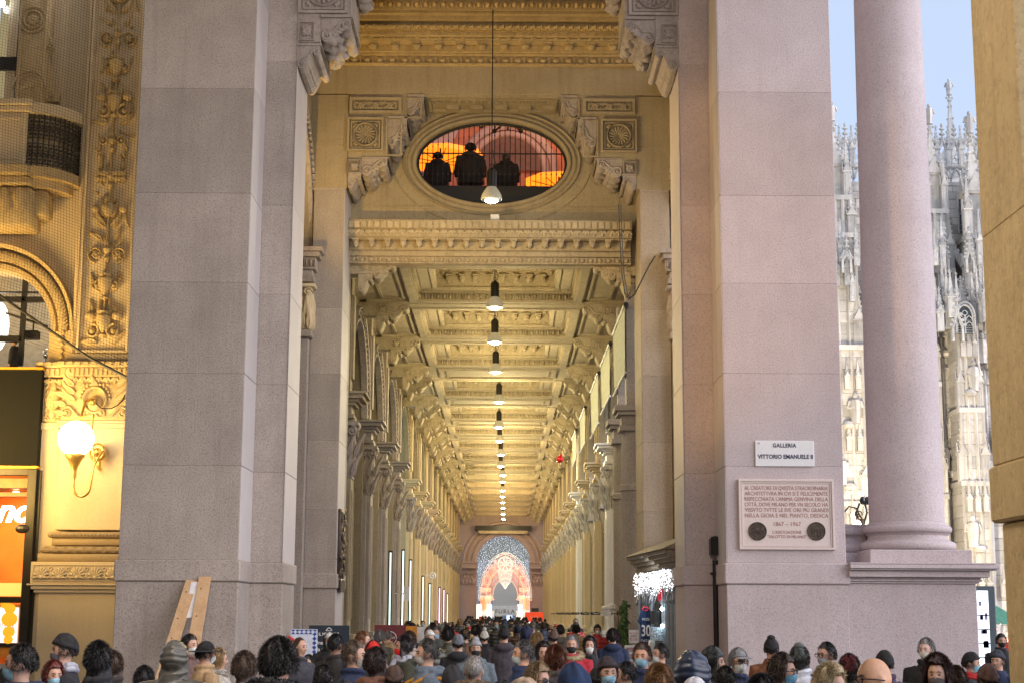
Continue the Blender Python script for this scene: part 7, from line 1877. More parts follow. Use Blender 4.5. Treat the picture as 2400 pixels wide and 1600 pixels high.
def h_curly(m): shell(m, lerp_lim(rad(40), rad(-25), rad(-42)), .036, .03, (.16, .35, .9, 6), amp=.007, freq=14, seed=6); wisps(m, 4800, .034, .035, 6)
def g_beanie(m):
    shell(m, lerp_lim(rad(26), rad(14), rad(-8)), .034, .016, amp=.0016, freq=44, seed=7)
    rows = []
    for a in [2*pi*j/44 for j in range(45)]:
        el = lerp_lim(rad(26), rad(14), rad(-8))(a); rows.append([(lambda p: (p[0], HC+p[2]+dz, p[1]))(head_pt(a, el+q, o+.0015*sin(44*a))) for q, o, dz in ((0,.014,0),(0,.024,.004),(.16,.028,0),(.34,.026,0),(.36,.018,0))])
    m.frame((0,0,0), (1,0,0), (0,0,1), (0,1,0)); m.loft(rows, False, False)
def g_tall(m): g_beanie(m); m.frame(); m.ball(0, HC+.135, -.02, .05, .035, .055, 14, 8)
def g_pom(m):
    g_beanie(m); m.frame(); m.ball(0, HC+.165, 0, .035, k=12, h=8); rg = random.Random(1)
    for i in range(200):
        d = Vector((rg.gauss(0,1), rg.gauss(0,1), rg.gauss(0,1))).normalized(); p = Vector((0, 0, HC+.165))+d*.03; s = d.orthogonal()*.003; b = len(m.v)
        for q in (p-s, p+s, p+d*.016): m.v.append(tuple(q))
        m.f.append((b, b+1, b+2))
def g_brim(m):
    shell(m, lerp_lim(rad(26), rad(20), rad(12)), .03, .014, amp=.0008, freq=3, seed=8); m.frame()
    m.loft([[(r_*cos(t), HC+.045+dz, r_*1.15*sin(t)) for t in [2*pi*i/32 for i in range(32)]] for r_, dz in ((.085,.0),(.15,-.012),(.15,-.018),(.085,-.008))], False)
def g_cap(m):
    shell(m, lerp_lim(rad(28), rad(16), rad(2)), .02, .009, amp=.0006, freq=6, seed=9); m.frame()
    m.loft([[(x, HC+.05-.1*(x*x)*4+dz, .085+dy) for x in [-.07+.014*i for i in range(11)]]for dz, dy in ((.0,0),(-.004,.03),(-.012,.065*1.0),(-.016,.065),(-.008,.03),(-.004,0))], False, False)
def g_hood(m):
    shell(m, lerp_lim(rad(30), rad(-18), rad(-42)), .045, .035, (.13, .18, .62, 5), amp=.004, freq=5, seed=10, inner=.012)
def g_hoodpuff(m):
    shell(m, lerp_lim(rad(34), rad(-18), rad(-42)), .04, .035, (.12, .25, .62, 5), K=60, R=40, amp=.002, freq=5, seed=11, inner=.012)
    for i, (x, y, z) in enumerate(m.v):
        d = math.hypot(x, y)+1e-6; k = .009*abs(sin(z*pi/.05+.5*sin(3*math.atan2(y, x)))); m.v[i] = (x+x/d*k, y+y/d*k, z)
def g_mask(m):
    m.frame((0,0,0), (1,0,0), (0,0,1), (0,1,0)); O, I = [], []
    for j in range(15):
        a = -1.15+2.3*j/14; ro, ri = [], []
        for i in range(11):
            f = i/10; top = -.012-.018*abs(a)**1.5; zz = top+(-.112-top)*f; zz2 = zz if abs(a) < .9 else zz*(.9)
            el = math.asin(max(-1, min(1, zz2/.118))); x, y, z = head_pt(a, el, 0)
            bul = .016*math.exp(-(a/.55)**2)*sin(pi*min(1, f*1.0+.12))+.007+.0012*sin(f*pi*8); l = math.hypot(x, y)+1e-6
            x = x*(1+.12*f); ro.append((x+x/l*bul, HC+zz2, y+y/l*bul-.006*f)); ri.append((x+x/l*(bul-.003), HC+zz2, y+y/l*(bul-.003)-.006*f))
        O.append(ro); I.append(ri)
    m.loft(O, False, False); m.loft(I, False, False)
    for s in (-1, 1):
        for z_ in (-.03, -.085): p = head_pt(s*1.15, math.asin(z_/.118), .006); q = head_pt(s*1.62, 0, .01); m.tube([(p[0], HC+p[2], p[1]), (q[0], HC-.01+z_*.25, q[1]+.01)], .0016, 4)
def g_eyes(m):
    m.frame((0,0,0), (1,0,0), (0,0,1), (0,1,0))
    for s in (-1, 1): p = head_pt(s*.40, .055, -.0045); m.ball(p[0], HC+.006, p[1], .0115, .0052, .008, 10, 6)
def g_brows(m):
    m.frame((0,0,0), (1,0,0), (0,0,1), (0,1,0))
    for s in (-1, 1): m.tube([(lambda p: (p[0], HC+p[2]+.0, p[1]))(head_pt(s*a, e, .004)) for a, e in ((.18, .2), (.38, .25), (.62, .2))], [.0028, .0032, .0018], 5)
def g_lips(m):
    m.frame((0,0,0), (1,0,0), (0,0,1), (0,1,0))
    for z_ in (-.060, -.070): m.tube([(lambda p: (p[0], HC+z_+abs(a)*.006, p[1]))(head_pt(a, math.asin(z_/.118), .005-.012*abs(a))) for a in (-.26, -.12, 0, .12, .26)], [.002, .0045, .005, .0045, .002], 5)
def g_glasses(m):
    m.frame((0,0,0), (1,0,0), (0,0,1), (0,1,0))
    for s in (-1, 1):
        c = head_pt(s*.38, .05, .016); pts = [(c[0]+.026*cos(t), HC+.005+.018*sin(t), c[1]+.004*s*cos(t)*s) for t in [2*pi*i/18 for i in range(19)]]; m.tube(pts, .0032, 5)
        m.tube([(c[0]+s*.026, HC+.01, c[1]+.003), (s*.082, HC+.008, -.03), (s*.083, HC+.002, .02)], .003, 5)
    m.tube([(-.014, HC+.01, head_pt(0, .08, .02)[1]), (.014, HC+.01, head_pt(0, .08, .02)[1])], .003, 5)
def g_shades(m):
    g_glasses(m)
    for s in (-1, 1): c = head_pt(s*.38, .05, .016); m.ball(c[0], HC+.003, c[1], .027, .019, .004, 12, 6)
def g_fur(m):
    rg = random.Random(5)
    for i in range(2600):
        t = rg.uniform(0, 2*pi); r = .125; c = Vector((r*cos(t), r*.95*sin(t)+.035, 1.50+.035*sin(t)))
        d = Vector((rg.gauss(0,1), rg.gauss(0,1), rg.gauss(0,1))).normalized(); p = c+d*.03; s = d.orthogonal()*.0045; e = p+d*.028+Vector((0,0,-.008)); b = len(m.v)
        for q in (p-s, p+s, e): m.v.append(tuple(q))
        m.f.append((b, b+1, b+2))
    m.frame(); m.tube([(.125*cos(t), 1.50+.035*sin(t), -(.119*sin(t)+.035)) for t in [2*pi*i/24 for i in range(25)]], .038, 8)
def g_scarf(m):
    m.frame(); 
    for k, r in enumerate((.088, .1)): m.tube([(r*cos(t), 1.515-.03*k+.008*sin(3*t), -(r*.98*sin(t)+.008)) for t in [2*pi*i/28 for i in range(29)]], .027, 8)
    m.tube([(.03, 1.49, .1), (.05, 1.4, .15), (.06, 1.22, .175)], [.03, .04, .045], 8)
def g_trousers(m):
    for s in (-1, 1): etube(m, [(s*.085,0,1.0,.1,.12),(s*.095,0,.75,.1,.11),(s*.1,-.005,.5,.08,.085),(s*.1,.01,.1,.07,.08)])
def g_shoes(m):
    m.frame((0,0,0), (1,0,0), (0,0,1), (0,1,0))
    for s in (-1, 1): m.ball(s*.1, .05, -.035, .055, .052, .15, 14, 8); m.tube([(s*.1, .05, .02), (s*.1, .15, .02)], .055, 10)
def g_pack(m):
    m.frame(); m.ball(0, 1.2, -.21, .17, .23, .1, 14, 10); [m.tube([(s*.11, 1.42, -.12), (s*.12, 1.45, 0), (s*.13, 1.38, .15), (s*.14, 1.15, .17)], .02, 6) for s in (-1, 1)]
GEAR = {'short': ('hair', h_short), 'thin': ('hair', h_thin), 'bushy': ('hair', h_bushy), 'bob': ('hair', h_bob), 'long': ('hair', h_long), 'curly': ('hair', h_curly),
 'beanie': ('beanie', g_beanie), 'tall': ('beanie', g_tall), 'pom': ('beanie', g_pom), 'brim': ('hat', g_brim), 'cap': ('cap', g_cap), 'hood': ('hood', g_hood), 'hoodpuff': ('hood', g_hoodpuff)}
CM = {}
def cloth(c, kind='cloth'):
    k = (tuple(c), kind)
    if k not in CM:
        if kind == 'hair':
            m, nt, b = newmat('hair'); N, L = nt.nodes, nt.links; tc = N.new('ShaderNodeTexCoord'); mp = N.new('ShaderNodeMapping'); mp.inputs['Scale'].default_value = (90, 90, 9); n = N.new('ShaderNodeTexNoise'); n.inputs['Scale'].default_value = 1.5; n.inputs['Detail'].default_value = 3
            L.new(tc.outputs['Object'], mp.inputs['Vector']); L.new(mp.outputs['Vector'], n.inputs['Vector']); r = N.new('ShaderNodeValToRGB'); r.color_ramp.elements[0].position = .35; r.color_ramp.elements[1].position = .7
            r.color_ramp.elements[0].color = (*[x*.3 for x in c], 1); r.color_ramp.elements[1].color = (*[min(1, x*1.1) for x in c], 1); L.new(n.outputs['Fac'], r.inputs['Fac']); L.new(r.outputs['Color'], b.inputs['Base Color'])
            bp = N.new('ShaderNodeBump'); bp.inputs['Strength'].default_value = .6; bp.inputs['Distance'].default_value = .01; L.new(n.outputs['Fac'], bp.inputs['Height']); L.new(bp.outputs['Normal'], b.inputs['Normal']); b.inputs['Roughness'].default_value = .45
        elif kind == 'skin':
            m = plain('skin', c, .5, noise=.12, scale=30, bump=.05); b = m.node_tree.nodes['Principled BSDF']; b.inputs['Subsurface Weight'].default_value = .12; b.inputs['Subsurface Radius'].default_value = (.01, .004, .002)
        elif kind == 'shiny': m = plain('nylon', c, .38, noise=.2, scale=14, bump=.15)
        else: m = plain('woven', c, .85, noise=.3, scale=22, bump=.35)
        CM[k] = m
    return CM[k]
BODY, COAT = {}, {}
def person(x, Y, ztop, face, hair='short', hc=(.02,.015,.012), hat=None, hatc=(.012,.012,.014), mask=None, coat='wool', cc=(.015,.016,.02), label='', group=None, pose='down', skin=(.47,.28,.2), extra=(), z0=0., detail=True, exc=(.25,.2,.16)):
    if pose not in BODY: BODY[pose] = body_mesh(pose)
    if (pose, coat) not in COAT: COAT[(pose, coat)] = coat_mesh(pose, coat)
    top = HC+.112+{'short': .017, 'thin': .006, 'bushy': .045, 'bob': .024, 'long': .02, 'curly': .036, None: 0}[hair]
    if hat: top = HC+.112+{'beanie': .034, 'tall': .06, 'pom': .09, 'brim': .03, 'cap': .02, 'hood': .045, 'hoodpuff': .055}[hat]
    s = (ztop-z0)/top
    o = bpy.data.objects.new('person', BODY[pose]); COL.objects.link(o); o.location = (x, Y, z0); o.rotation_euler = (radians(0), 0, radians(face)); o.scale = (s, s, s)
    tag(o, label, 'person', group)
    if not o.data.materials: o.data.materials.append(None)
    o.material_slots[0].link = 'OBJECT'; o.material_slots[0].material = cloth(skin, 'skin')
    def add(name, me, mat):
        c = bpy.data.objects.new(name, me); COL.objects.link(c); c.parent = o
        if not me.materials: me.materials.append(None)
        c.material_slots[0].link = 'OBJECT'; c.material_slots[0].material = mat; return c
    add('coat', COAT[(pose, coat)], cloth(cc, 'shiny' if coat == 'puffer' else 'cloth'))
    if hair and hat not in ('hood', 'hoodpuff'): add('hair', pmesh(hair, GEAR[hair][1]), cloth(hc, 'hair'))
    if hat: add(GEAR[hat][0], pmesh(hat, GEAR[hat][1]), cloth(hatc, 'shiny' if hat == 'hoodpuff' else 'cloth'))
    if mask: add('face_mask', pmesh('mask', g_mask), cloth(mask))
    if detail:
        add('eyes', pmesh('eyes', g_eyes), EYE); add('eyebrows', pmesh('brows', g_brows), cloth(tuple(c*.7 for c in hc), 'hair'))
        if not mask: add('lips', pmesh('lips', g_lips), cloth((.42,.16,.13), 'skin'))
    add('trousers', pmesh('trousers', g_trousers), cloth((.02,.022,.03))); add('shoes', pmesh('shoes', g_shoes), M['black'])
    for e in extra:
        if e == 'fur': add('fur_collar', pmesh('fur', g_fur), cloth(exc, 'hair'))
        if e == 'scarf': add('scarf', pmesh('scarf', g_scarf), cloth(exc))
        if e == 'glasses': add('glasses', pmesh('glasses', g_glasses), M['black'])
        if e == 'shades': add('sunglasses', pmesh('shades', g_shades), M['black'])
        if e == 'pack': add('backpack', pmesh('pack', g_pack), cloth(exc))
    return o
EYE = plain('eye_dark', (.05,.035,.03), .15, noise=0, bump=0)
def P_(px, pt, Y, face, label, **k):
    x, z = at(px, pt, Y); return person(x, Y, z, face, label=label, **k)
BK, NV, GY, OL, BR = (.012,.012,.014), (.012,.022,.06), (.09,.095,.1), (.05,.048,.03), (.11,.045,.025)
blue_m, white_m, black_m, pale_m = (.28,.5,.62), (.6,.62,.6), (.015,.016,.018), (.5,.55,.55)
tan, red = (.35,.24,.13), (.35,.015,.03)
DK = (.014,.011,.01); BRN = (.07,.035,.018); BLD = (.42,.27,.12); GRH = (.25,.24,.23); AUB = (.16,.05,.02); RDH = (.14,.02,.015)
# name list: left strip
P_(50, 1508, 10.2, -80, 'young man in profile with dark hair and pale blue mask, nearest at the far left', hc=DK, mask=blue_m, coat='jacket', cc=NV)
P_(127, 1547, 13, 35, 'red haired woman in blue mask and sand coloured coat', hair='bob', hc=RDH, mask=blue_m, coat='wool', cc=(.4,.33,.2))
P_(152, 1481, 13.2, -70, 'tall person in black beanie and light grey scarf under the globe lamp', hat='beanie', mask=(.1,.1,.12), extra=('scarf',), exc=(.3,.31,.36))
P_(232, 1504, 11.5, 170, 'woman seen from behind with very long black hair and black coat', hair='long', hc=(.01,.009,.009))
P_(266, 1525, 14, 180, 'dark haired person half hidden behind the long haired woman', hair='bob', hc=BRN, cc=(.03,.022,.02))
P_(410, 1493, 12.6, 178, 'person in olive grey quilted jacket with its hood up, seen from behind', hat='hoodpuff', hatc=(.085,.08,.065), coat='puffer', cc=(.085,.08,.065))
P_(446, 1485, 18, 60, 'masked man with short dark hair beside the leaning planks', mask=white_m, cc=(.12,.07,.06))
P_(484, 1500, 16, 120, 'person in black brimmed hat and tan coat by the planks', hat='brim', mask=pale_m, cc=tan, coat='wool')
P_(515, 1518, 17, 100, 'person in pale fluffy coat behind the brimmed hat', hair='bob', hc=BLD, coat='parka', cc=(.4,.37,.32), extra=('fur',), exc=(.45,.42,.36))
P_(575, 1526, 12.2, 150, 'woman with rounded brown bob and grey coat', hair='bob', hc=(.09,.05,.03), cc=GY)
P_(655, 1490, 9.2, 165, 'person with bushy dark hair and wide black fur collar, close to the camera', hair='bushy', hc=(.02,.014,.01), coat='parka', cc=BK, extra=('fur',), exc=(.012,.011,.011))
P_(703, 1493, 18.5, 60, 'man with cropped brown hair looking down before the tile bordered poster', hair='thin', hc=BRN, cc=(.04,.04,.05))
P_(723, 1533, 19.5, -20, 'man with short dark hair below the cropped haired man at the poster', hair='short', hc=DK, cc=(.04,.04,.05))
P_(788, 1484, 18, 150, 'man with black curly crop and dark coat before the navy poster', hair='short', hc=(.01,.01,.01), skin=(.22,.12,.08), cc=(.02,.018,.018))
P_(852, 1478, 21, 85, 'ginger haired man holding a phone to his ear', hc=(.22,.09,.03), pose='phone', coat='jacket', cc=(.2,.25,.3))
P_(832, 1500, 13.5, 80, 'man with brown hair and pale mask hurrying right in a navy coat', hc=(.12,.08,.05), mask=(.4,.36,.3), cc=NV)
P_(875, 1499, 17, 10, 'woman in red knitted beanie and dark sunglasses', hair='bob', hc=DK, hat='beanie', hatc=(.5,.02,.015), extra=('shades',), cc=BK)
P_(884, 1517, 13, 120, 'woman in chestnut brown jacket with dark hair', hair='bob', hc=(.03,.015,.012), coat='jacket', cc=BR)
P_(945, 1489, 18.5, -70, 'woman in bright red mask, patterned scarf and olive parka', hair='long', hc=(.02,.012,.012), mask=(.75,.02,.02), coat='parka', cc=(.035,.036,.02), extra=('scarf',), exc=(.3,.3,.35), pose='front')
P_(960, 1478, 22, 160, 'brown haired person behind the woman in the red mask', hair='bob', hc=BRN, cc=(.3,.24,.2))
P_(1000, 1496, 14, -75, 'grey haired masked man with slate jacket and mustard backpack', hc=(.08,.075,.07), mask=(.45,.42,.38), coat='jacket', cc=(.1,.13,.17), extra=('pack',), exc=(.45,.2,.01))
P_(1005, 1468, 31, 0, 'far person in light blue mask facing us near the white poster', mask=blue_m, hc=BRN)
P_(1023, 1467, 30, -10, 'far man in light blue mask and dark green jacket', mask=blue_m, hc=(.1,.09,.08), coat='jacket', cc=(.05,.06,.05))
P_(1048, 1464, 31, 180, 'dark haired man in black jacket walking away, left of the grey beanies', hc=DK, coat='jacket')
P_(1075, 1484, 22, 180, 'person walking away in slate beanie and black hooded coat', hat='beanie', hatc=(.13,.15,.17), coat='jacket')
P_(1090, 1473, 27, 175, 'person walking away in brown flat cap', hat='cap', hatc=(.17,.09,.045), cc=(.12,.06,.03))
P_(1115, 1490, 20.5, 5, 'person in pale grey beanie, black mask and grey blue sweater coming towards us', hat='tall', hatc=(.25,.26,.28), mask=black_m, coat='jacket', cc=(.11,.14,.16))
P_(1111, 1535, 12, 175, 'balding grey man from behind with a brown fur collar', hair='thin', hc=(.35,.33,.31), coat='parka', cc=BK, extra=('fur',), exc=(.2,.13,.07))
P_(1136, 1469, 29, 180, 'person walking away in white bobble beanie', hat='pom', hatc=(.5,.48,.43), cc=BK)
P_(1115, 1463, 34, 180, 'far person with black curly hair walking away', hair='bushy', hc=(.012,.01,.01))
P_(1182, 1461, 24, 180, 'tall man in black beanie and long plum grey coat walking away mid arcade', hat='tall', coat='jacket', cc=(.045,.038,.048))
P_(1233, 1463, 27, 180, 'person walking away in navy hood left of the blond woman', hat='hood', hatc=(.012,.016,.045), coat='jacket', cc=(.012,.016,.04))
P_(1258, 1482, 22, 180, 'woman walking away with long blond hair', hair='long', hc=BLD, cc=GY)
P_(1225, 1500, 15, -75, 'grey haired man facing left with mask and navy jacket', hc=(.12,.11,.11), mask=pale_m, coat='jacket', cc=(.015,.03,.08), skin=(.6,.33,.2))
P_(1273, 1503, 17.5, 5, 'dark haired woman facing us with a black mask on her chin', hair='long', hc=(.02,.012,.01), cc=BK)
P_(1302, 1511, 15.5, 175, 'woman from behind with wavy auburn hair', hair='curly', hc=AUB, cc=(.06,.05,.045))
P_(1340, 1487, 20, -5, 'man in crimson jacket with broad tan fur hood and black mask', hc=GRH, mask=black_m, coat='parka', cc=red, extra=('fur',), exc=(.5,.38,.22))
P_(1298, 1470, 26, 180, 'person walking away in brown knitted hood and navy coat', hat='tall', hatc=(.1,.065,.045), cc=NV)
P_(1313, 1463, 31, 180, 'dark haired man in khaki hooded jacket walking away', coat='jacket', cc=(.1,.095,.065))
P_(1382, 1490, 21, -5, 'woman with long black hair and white mask near the right wall', hair='long', hc=(.012,.01,.01), mask=white_m)
P_(1424, 1535, 12.5, 10, 'person in dark knit hat and pale blue mask facing us right of centre', hat='beanie', hatc=(.03,.02,.025), mask=blue_m, cc=BK)
P_(1262, 1552, 11.2, 50, 'blond woman in dark sunglasses and white mask', hair='bob', hc=(.3,.2,.1), mask=white_m, extra=('shades',), cc=(.1,.07,.06))
P_(1505, 1505, 14.5, -20, 'tall man with short dark hair and light blue mask beside the menu stand', hc=BRN, mask=blue_m, cc=NV, skin=(.55,.3,.2))
P_(1547, 1507, 18, -70, 'dark haired man with white mask bending before the kiosk', hc=DK, mask=white_m, cc=BK)
P_(1622, 1515, 9.6, 165, 'person in dark blue quilted hood close to the camera, below the drain pipe', hat='hoodpuff', hatc=(.02,.03,.06), coat='puffer', cc=(.02,.022,.03))
P_(1345, 1550, 9.4, 170, 'person in deep blue hood close to the camera in front of the crimson jacket', hat='hood', hatc=(.008,.025,.075), coat='jacket', cc=(.008,.025,.07))
P_(1232, 1584, 8.0, 60, 'person in beige beret, only the top of the head showing at the bottom edge', hat='beanie', hatc=(.45,.33,.22), cc=tan)
P_(1545, 1556, 12, 150, 'person with frizzy ginger brown hair low in front of the kiosk', hair='curly', hc=(.28,.14,.05), cc=OL)
P_(1630, 1583, 8.8, 160, 'person in white knit hat at the bottom edge right of the kiosk', hat='beanie', hatc=(.55,.55,.57), cc=GY)
P_(1180, 1591, 7.6, 180, 'person in black knit hat cut by the bottom edge at the centre', hat='beanie', cc=BK)
P_(805, 1590, 8.2, 180, 'person in dark puffy hood cut by the bottom edge left of centre', hat='hood', hatc=(.02,.022,.03), cc=BK)
P_(1672, 1513, 14, 70, 'long haired woman in dark slate beanie beside the drain pipe', hair='long', hc=DK, hat='beanie', hatc=(.07,.08,.085), cc=BK)
P_(1730, 1517, 14.5, 20, 'man in grey flat cap, glasses and white mask in front of the pale pier', hc=GRH, hat='cap', hatc=(.2,.21,.23), mask=white_m, extra=('glasses',), cc=NV)
P_(1807, 1486, 18.5, 175, 'person in tall black beanie and rust brown coat before the pale pier', hat='tall', cc=(.16,.06,.025))
P_(1873, 1503, 15, 160, 'person in grey green beanie and white jacket', hat='tall', hatc=(.1,.12,.12), coat='puffer', cc=(.5,.53,.6), hair='bob')
P_(1936, 1504, 15.5, -60, 'man with black hair and glasses below the dedication plaque', hc=(.01,.01,.01), mask=(.3,.3,.32), extra=('glasses',), cc=NV, coat='jacket')
P_(1990, 1530, 13, 170, 'woman in dark red knit hat from behind', hat='beanie', hatc=(.13,.02,.03), hair='bob', hc=DK, cc=(.03,.02,.04))
P_(1835, 1530, 11.6, 60, 'brown haired woman in glasses and blue mask', hair='bob', hc=(.05,.028,.02), mask=(.12,.3,.42), extra=('glasses',), cc=NV)
P_(1948, 1555, 10, 50, 'woman with wavy platinum blond hair next to the bald man', hair='curly', hc=(.6,.48,.28), cc=(.04,.04,.05))
P_(2046, 1541, 8.4, -75, 'bald man in black glasses and white mask, close to the camera', hair=None, mask=(.62,.64,.56), extra=('glasses',), skin=(.62,.34,.2), cc=(.02,.02,.025))
P_(2072, 1521, 15, 180, 'person in black beanie and purple jacket in front of the pedestal', hat='beanie', cc=(.05,.03,.07))
P_(2170, 1494, 17, -40, 'grey haired man with pale mask in front of the pedestal', hc=GRH, mask=(.55,.53,.45), cc=BK, skin=(.6,.4,.33))
P_(2195, 1532, 11.2, -25, 'woman with dark wine curly hair near the right', hair='curly', hc=(.045,.015,.015), cc=(.03,.02,.02), mask=(.1,.08,.08))
P_(2276, 1525, 17, 65, 'person in black beanie, blue mask and red scarf by the totem', hat='beanie', mask=(.2,.5,.65), extra=('scarf',), exc=(.4,.02,.02))
P_(2314, 1552, 12.5, 180, 'person in brown beanie and grey coat at the right', hat='beanie', hatc=(.09,.05,.045), cc=(.12,.11,.11))
P_(2337, 1520, 17.5, -40, 'person in slate black beanie at the right edge beside the golden pier', hat='beanie', hatc=(.03,.035,.045), cc=NV)
P_(2346, 1484, 26, 0, 'far person in black mask in front of the market tent', hc=DK, mask=black_m)
P_(1785, 1577, 9.2, 180, 'dark haired person cut by the bottom edge under the pale pier', hair='bushy', hc=(.012,.01,.01), cc=BK)
P_(20, 1560, 12.5, 180, 'person in dark navy coat hidden behind the young man at the far left', hair='short', cc=NV)
P_(1700, 1560, 12.2, 180, 'dark haired person in navy coat low in front of the flat capped man', hair='short', hc=DK, cc=NV)
P_(2240, 1560, 12.8, 170, 'person in charcoal coat between the curly haired woman and the grey coat', hair='bob', hc=BRN, cc=(.03,.03,.034))
P_(1400, 1560, 14.5, 180, 'person in black beanie low behind the deep blue hood', hat='beanie', cc=BK)
P_(1465, 1550, 13.8, -90, 'dark haired person in navy coat left of the menu stand', hair='short', hc=DK, cc=NV)
P_(925, 1556, 13, 180, 'person in brown knit cap low below the maroon poster', hat='beanie', hatc=(.06,.035,.025), cc=BR)
P_(1060, 1556, 13.2, 180, 'person in charcoal hood left of the balding man', hat='hood', hatc=(.02,.02,.022), cc=BK)
P_(760, 1556, 12.6, 180, 'person in navy coat low in front of the navy poster', hair='short', hc=DK, cc=NV)
P_(340, 1560, 13.5, 160, 'dark haired person low in front of the left granite pier', hair='bob', hc=DK, cc=BK)
# crowd further down the arcade
rg = random.Random(42); used = []
hats = [('beanie', 'black', BK), ('pom', 'grey', (.2,.21,.22)), ('beanie', 'white', (.5,.5,.48)), ('hood', 'navy', NV), ('tall', 'brown', (.1,.06,.04)), ('cap', 'dark', (.03,.03,.035)), ('beanie', 'red', (.4,.03,.03)), (None, '', BK), (None, '', BK), (None, '', BK)]
coats = [('black', BK), ('navy', NV), ('charcoal', (.03,.032,.036)), ('brown', (.08,.045,.03)), ('olive', OL), ('red', (.35,.03,.03)), ('grey', (.13,.13,.135)), ('camel', (.3,.2,.1))]
seen = set(); placed = []
def place(Y0_, Y1_, tries=60):
    for _ in range(tries):
        Y = rg.uniform(Y0_, Y1_); x = rg.uniform(-3.1, 2.6)
        if all(math.hypot(x-a, Y-b) > .55 for a, b in placed): placed.append((x, Y)); return x, Y
    return None
sides = lambda x: 'on the left' if x < -1.2 else ('on the right' if x > .9 else 'in the middle')
for i in range(46):
    q = place(24, 62)
    if not q: continue
    x, Y = q; h = rg.choice(hats); c = rg.choice(coats); hr = rg.choice(['short', 'short', 'bob', 'long', 'bushy']); dist = 'first bay' if Y < 38 else ('second bay' if Y < 46 else ('third bay' if Y < 53 else 'fourth bay'))
    wh = rg.choice([180, 180, 170, 190, 0, 10]); hcn, hcc = rg.choice([('dark', DK), ('brown', BRN), ('fair', BLD), ('grey', GRH)])
    lab = 'person in %s coat and %s, %s %s, %s' % (c[0], ('%s %s' % (h[1], {'beanie': 'beanie', 'pom': 'bobble hat', 'hood': 'hood up', 'tall': 'knit cap', 'cap': 'flat cap'}[h[0]])) if h[0] else '%s %s hair' % (hcn, {'short': 'short', 'bob': 'bobbed', 'long': 'long', 'bushy': 'bushy'}[hr]), dist, sides(x), 'facing us' if wh < 90 else 'from behind')
    if lab in seen: continue
    seen.add(lab)
    person(x, Y, rg.uniform(1.6, 1.86), wh, hair=hr, hc=hcc, hat=h[0], hatc=h[2], mask=rg.choice([blue_m, white_m, black_m]) if wh < 90 else None, coat=rg.choice(['wool', 'jacket', 'puffer']), cc=c[1], label=lab, group='people walking along the arcade', detail=wh < 90)
for i in range(70):
    q = place(62, 134)
    if not q: continue
    x, Y = q; person(x, Y, rg.uniform(1.58, 1.86), 180, hair='short', hc=DK, coat='jacket', cc=BK, label='tiny dark coated figure with dark hair walking away deep in the arcade', group='distant figures deep in the arcade', detail=False)
# three silhouettes at the oval window
for px, py, lb in ((1026, 357, 'left dark silhouette of a person at the oval window railing'), (1103, 336, 'middle, tallest silhouette of a person at the oval window railing'), (1186, 361, 'right silhouette of a person with pale hair at the oval window railing')):
    x, z = at(px, py, 39.3); o_ = person(x, 39.3, z, 180, hair='bushy' if px < 1180 else 'bob', hc=(.02,.015,.015) if px < 1180 else (.2,.15,.12), coat='parka', cc=(.015,.012,.014), z0=zf, label=lb, pose='down', detail=False); o_.scale = (o_.scale[0]*1.35, o_.scale[1]*1.2, o_.scale[2])
x, z = at(33, 806, YG+1.6); person(x, YG+1.6, z+.1, -90, hair='thin', hc=BRN, coat='jacket', cc=(.03,.03,.03), z0=zp0-.1-.35, label='person in dark jacket seen through the upstairs showroom window', detail=False)

light('POINT', 'terrace_light', (cxo+1.5, 41.5, zf+4.2), 120, (1,.5,.25), .4)
# ------------------------------------------------------------ ground
g = MB(); g.box(-60, 60, -30, 400, -.3, 0); g = g.build('ground', M['ground']); g['kind'] = 'structure'
g = MB(); g.box(-1500, -60.01, -300, 2500, -.3, -.01); g.box(60.01, 1500, -300, 2500, -.3, -.01); g.box(-60, 60, 400.01, 2500, -.3, -.01); g.box(-60, 60, -300, -30.01, -.3, -.01); g = g.build('square', M['ground']); g['kind'] = 'structure'
# ------------------------------------------------------------ world and lights
w = bpy.data.worlds.new('World'); scene.world = w; w.use_nodes = True; nt = w.node_tree; bg = nt.nodes['Background']
sky = nt.nodes.new('ShaderNodeTexSky'); sky.sky_type = 'NISHITA'; sky.sun_disc = False
SUN_EL, SUN_AZ = radians(18), radians(112)
sky.sun_elevation = SUN_EL; sky.sun_rotation = SUN_AZ; sky.air_density = 1.0; sky.dust_density = .3; sky.ozone_density = 2.0
mx = nt.nodes.new('ShaderNodeMix'); mx.data_type = 'RGBA'; mx.inputs[0].default_value = .75; nt.links.new(sky.outputs['Color'], mx.inputs[6]); mx.inputs[7].default_value = (3.9, 4.6, 6.0, 1)
nt.links.new(mx.outputs[2], bg.inputs['Color']); bg.inputs['Strength'].default_value = .15
d = Vector((sin(SUN_AZ)*cos(SUN_EL), cos(SUN_AZ)*cos(SUN_EL), sin(SUN_EL)))
s = light('SUN', 'sun', (30, -30, 30), 3.0, (1,.91,.93), radians(75)); s.rotation_euler = d.to_track_quat('Z', 'Y').to_euler()
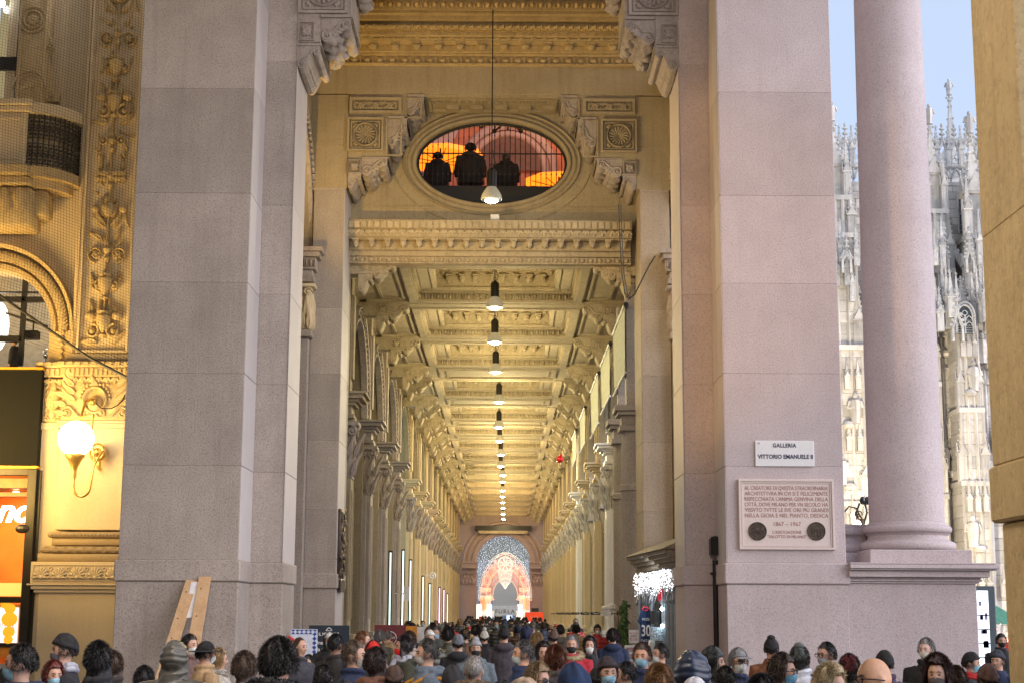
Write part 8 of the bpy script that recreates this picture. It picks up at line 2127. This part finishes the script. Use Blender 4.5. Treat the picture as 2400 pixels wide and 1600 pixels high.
# portico roof and enclosing walls of the place
t = thing('portico_vault', (-5, 10, TOPZ), 'stone vault over the portico where the viewer stands', 'vault')
m = MB(); m.box(-26, XR0, -16, 28.0, TOPZ+.01, TOPZ+1); m.box(-26, XL0, 28.01, 34.5, TOPZ+3, TOPZ+4); m.box(XL0, XR0, 28.01, 31, TOPZ+.01, TOPZ+1); m.build('vault', M['gold_stone'], t)
t = thing('portico_side_building', (-26, 8, 0), 'gallery building closing the portico on the left', 'building'); m = MB(); m.box(-27, -26.01, -16, 34.5, 0, TOPZ+4); m.build('wall', M['gold_stone'], t)
t = thing('portico_back_wall', (-8, -16, 0), 'portico wall behind the viewer', 'wall'); m = MB(); m.box(-26, 5, -17, -16.01, 0, TOPZ+1); m.build('wall', M['granite_tan'], t)
# floodlights of the place, then warm fill lights added for the piers
light('SPOT', 'flood_on_crossing', (-4.75, 31.6, 8.2), 2600*KF, (1,.6,.13), .12, (.6, 34.6, 15.6), radians(110), .5)
light('AREA', 'gallery_lamp_glow', (-12, 30.5, 5), 1700*KF, (1,.62,.18), 2.5, (-9, 34, 9.5))
light('SPOT', 'gallery_side_fill', (-11, 19, 5), 13000*KF, (1,.56,.17), .6, (3.8, 30, 8.5), radians(26), .5)  # added spot without a fixture, warms the right pier's left-facing sides
light('SPOT', 'near_pier_fill', (-5, 10.2, 5), 900*KF, (1,.66,.22), .4, (4, 11.3, 4), radians(50), .5)  # added spot, there only to turn the near pier golden
light('AREA', 'portico_warm_fill', (-2.5, 8, 9), 2200*KF, (1,.84,.72), 2.5, (-3, 28, 6))  # unseen warm fill added for the pier fronts, not a hanging lamp
scene.view_settings.view_transform = 'Standard'; scene.view_settings.look = 'None'; scene.view_settings.exposure = .32; scene.view_settings.gamma = 1
scene.cycles.use_denoising = True
try: scene.cycles.denoiser = 'OPENIMAGEDENOISE'
except Exception: pass
scene.cycles.max_bounces = 6; scene.cycles.diffuse_bounces = 4; scene.cycles.glossy_bounces = 3; scene.cycles.transparent_max_bounces = 8; scene.cycles.sample_clamp_indirect = 4
for o in bpy.data.objects:
    if '_o' in o: del o['_o']
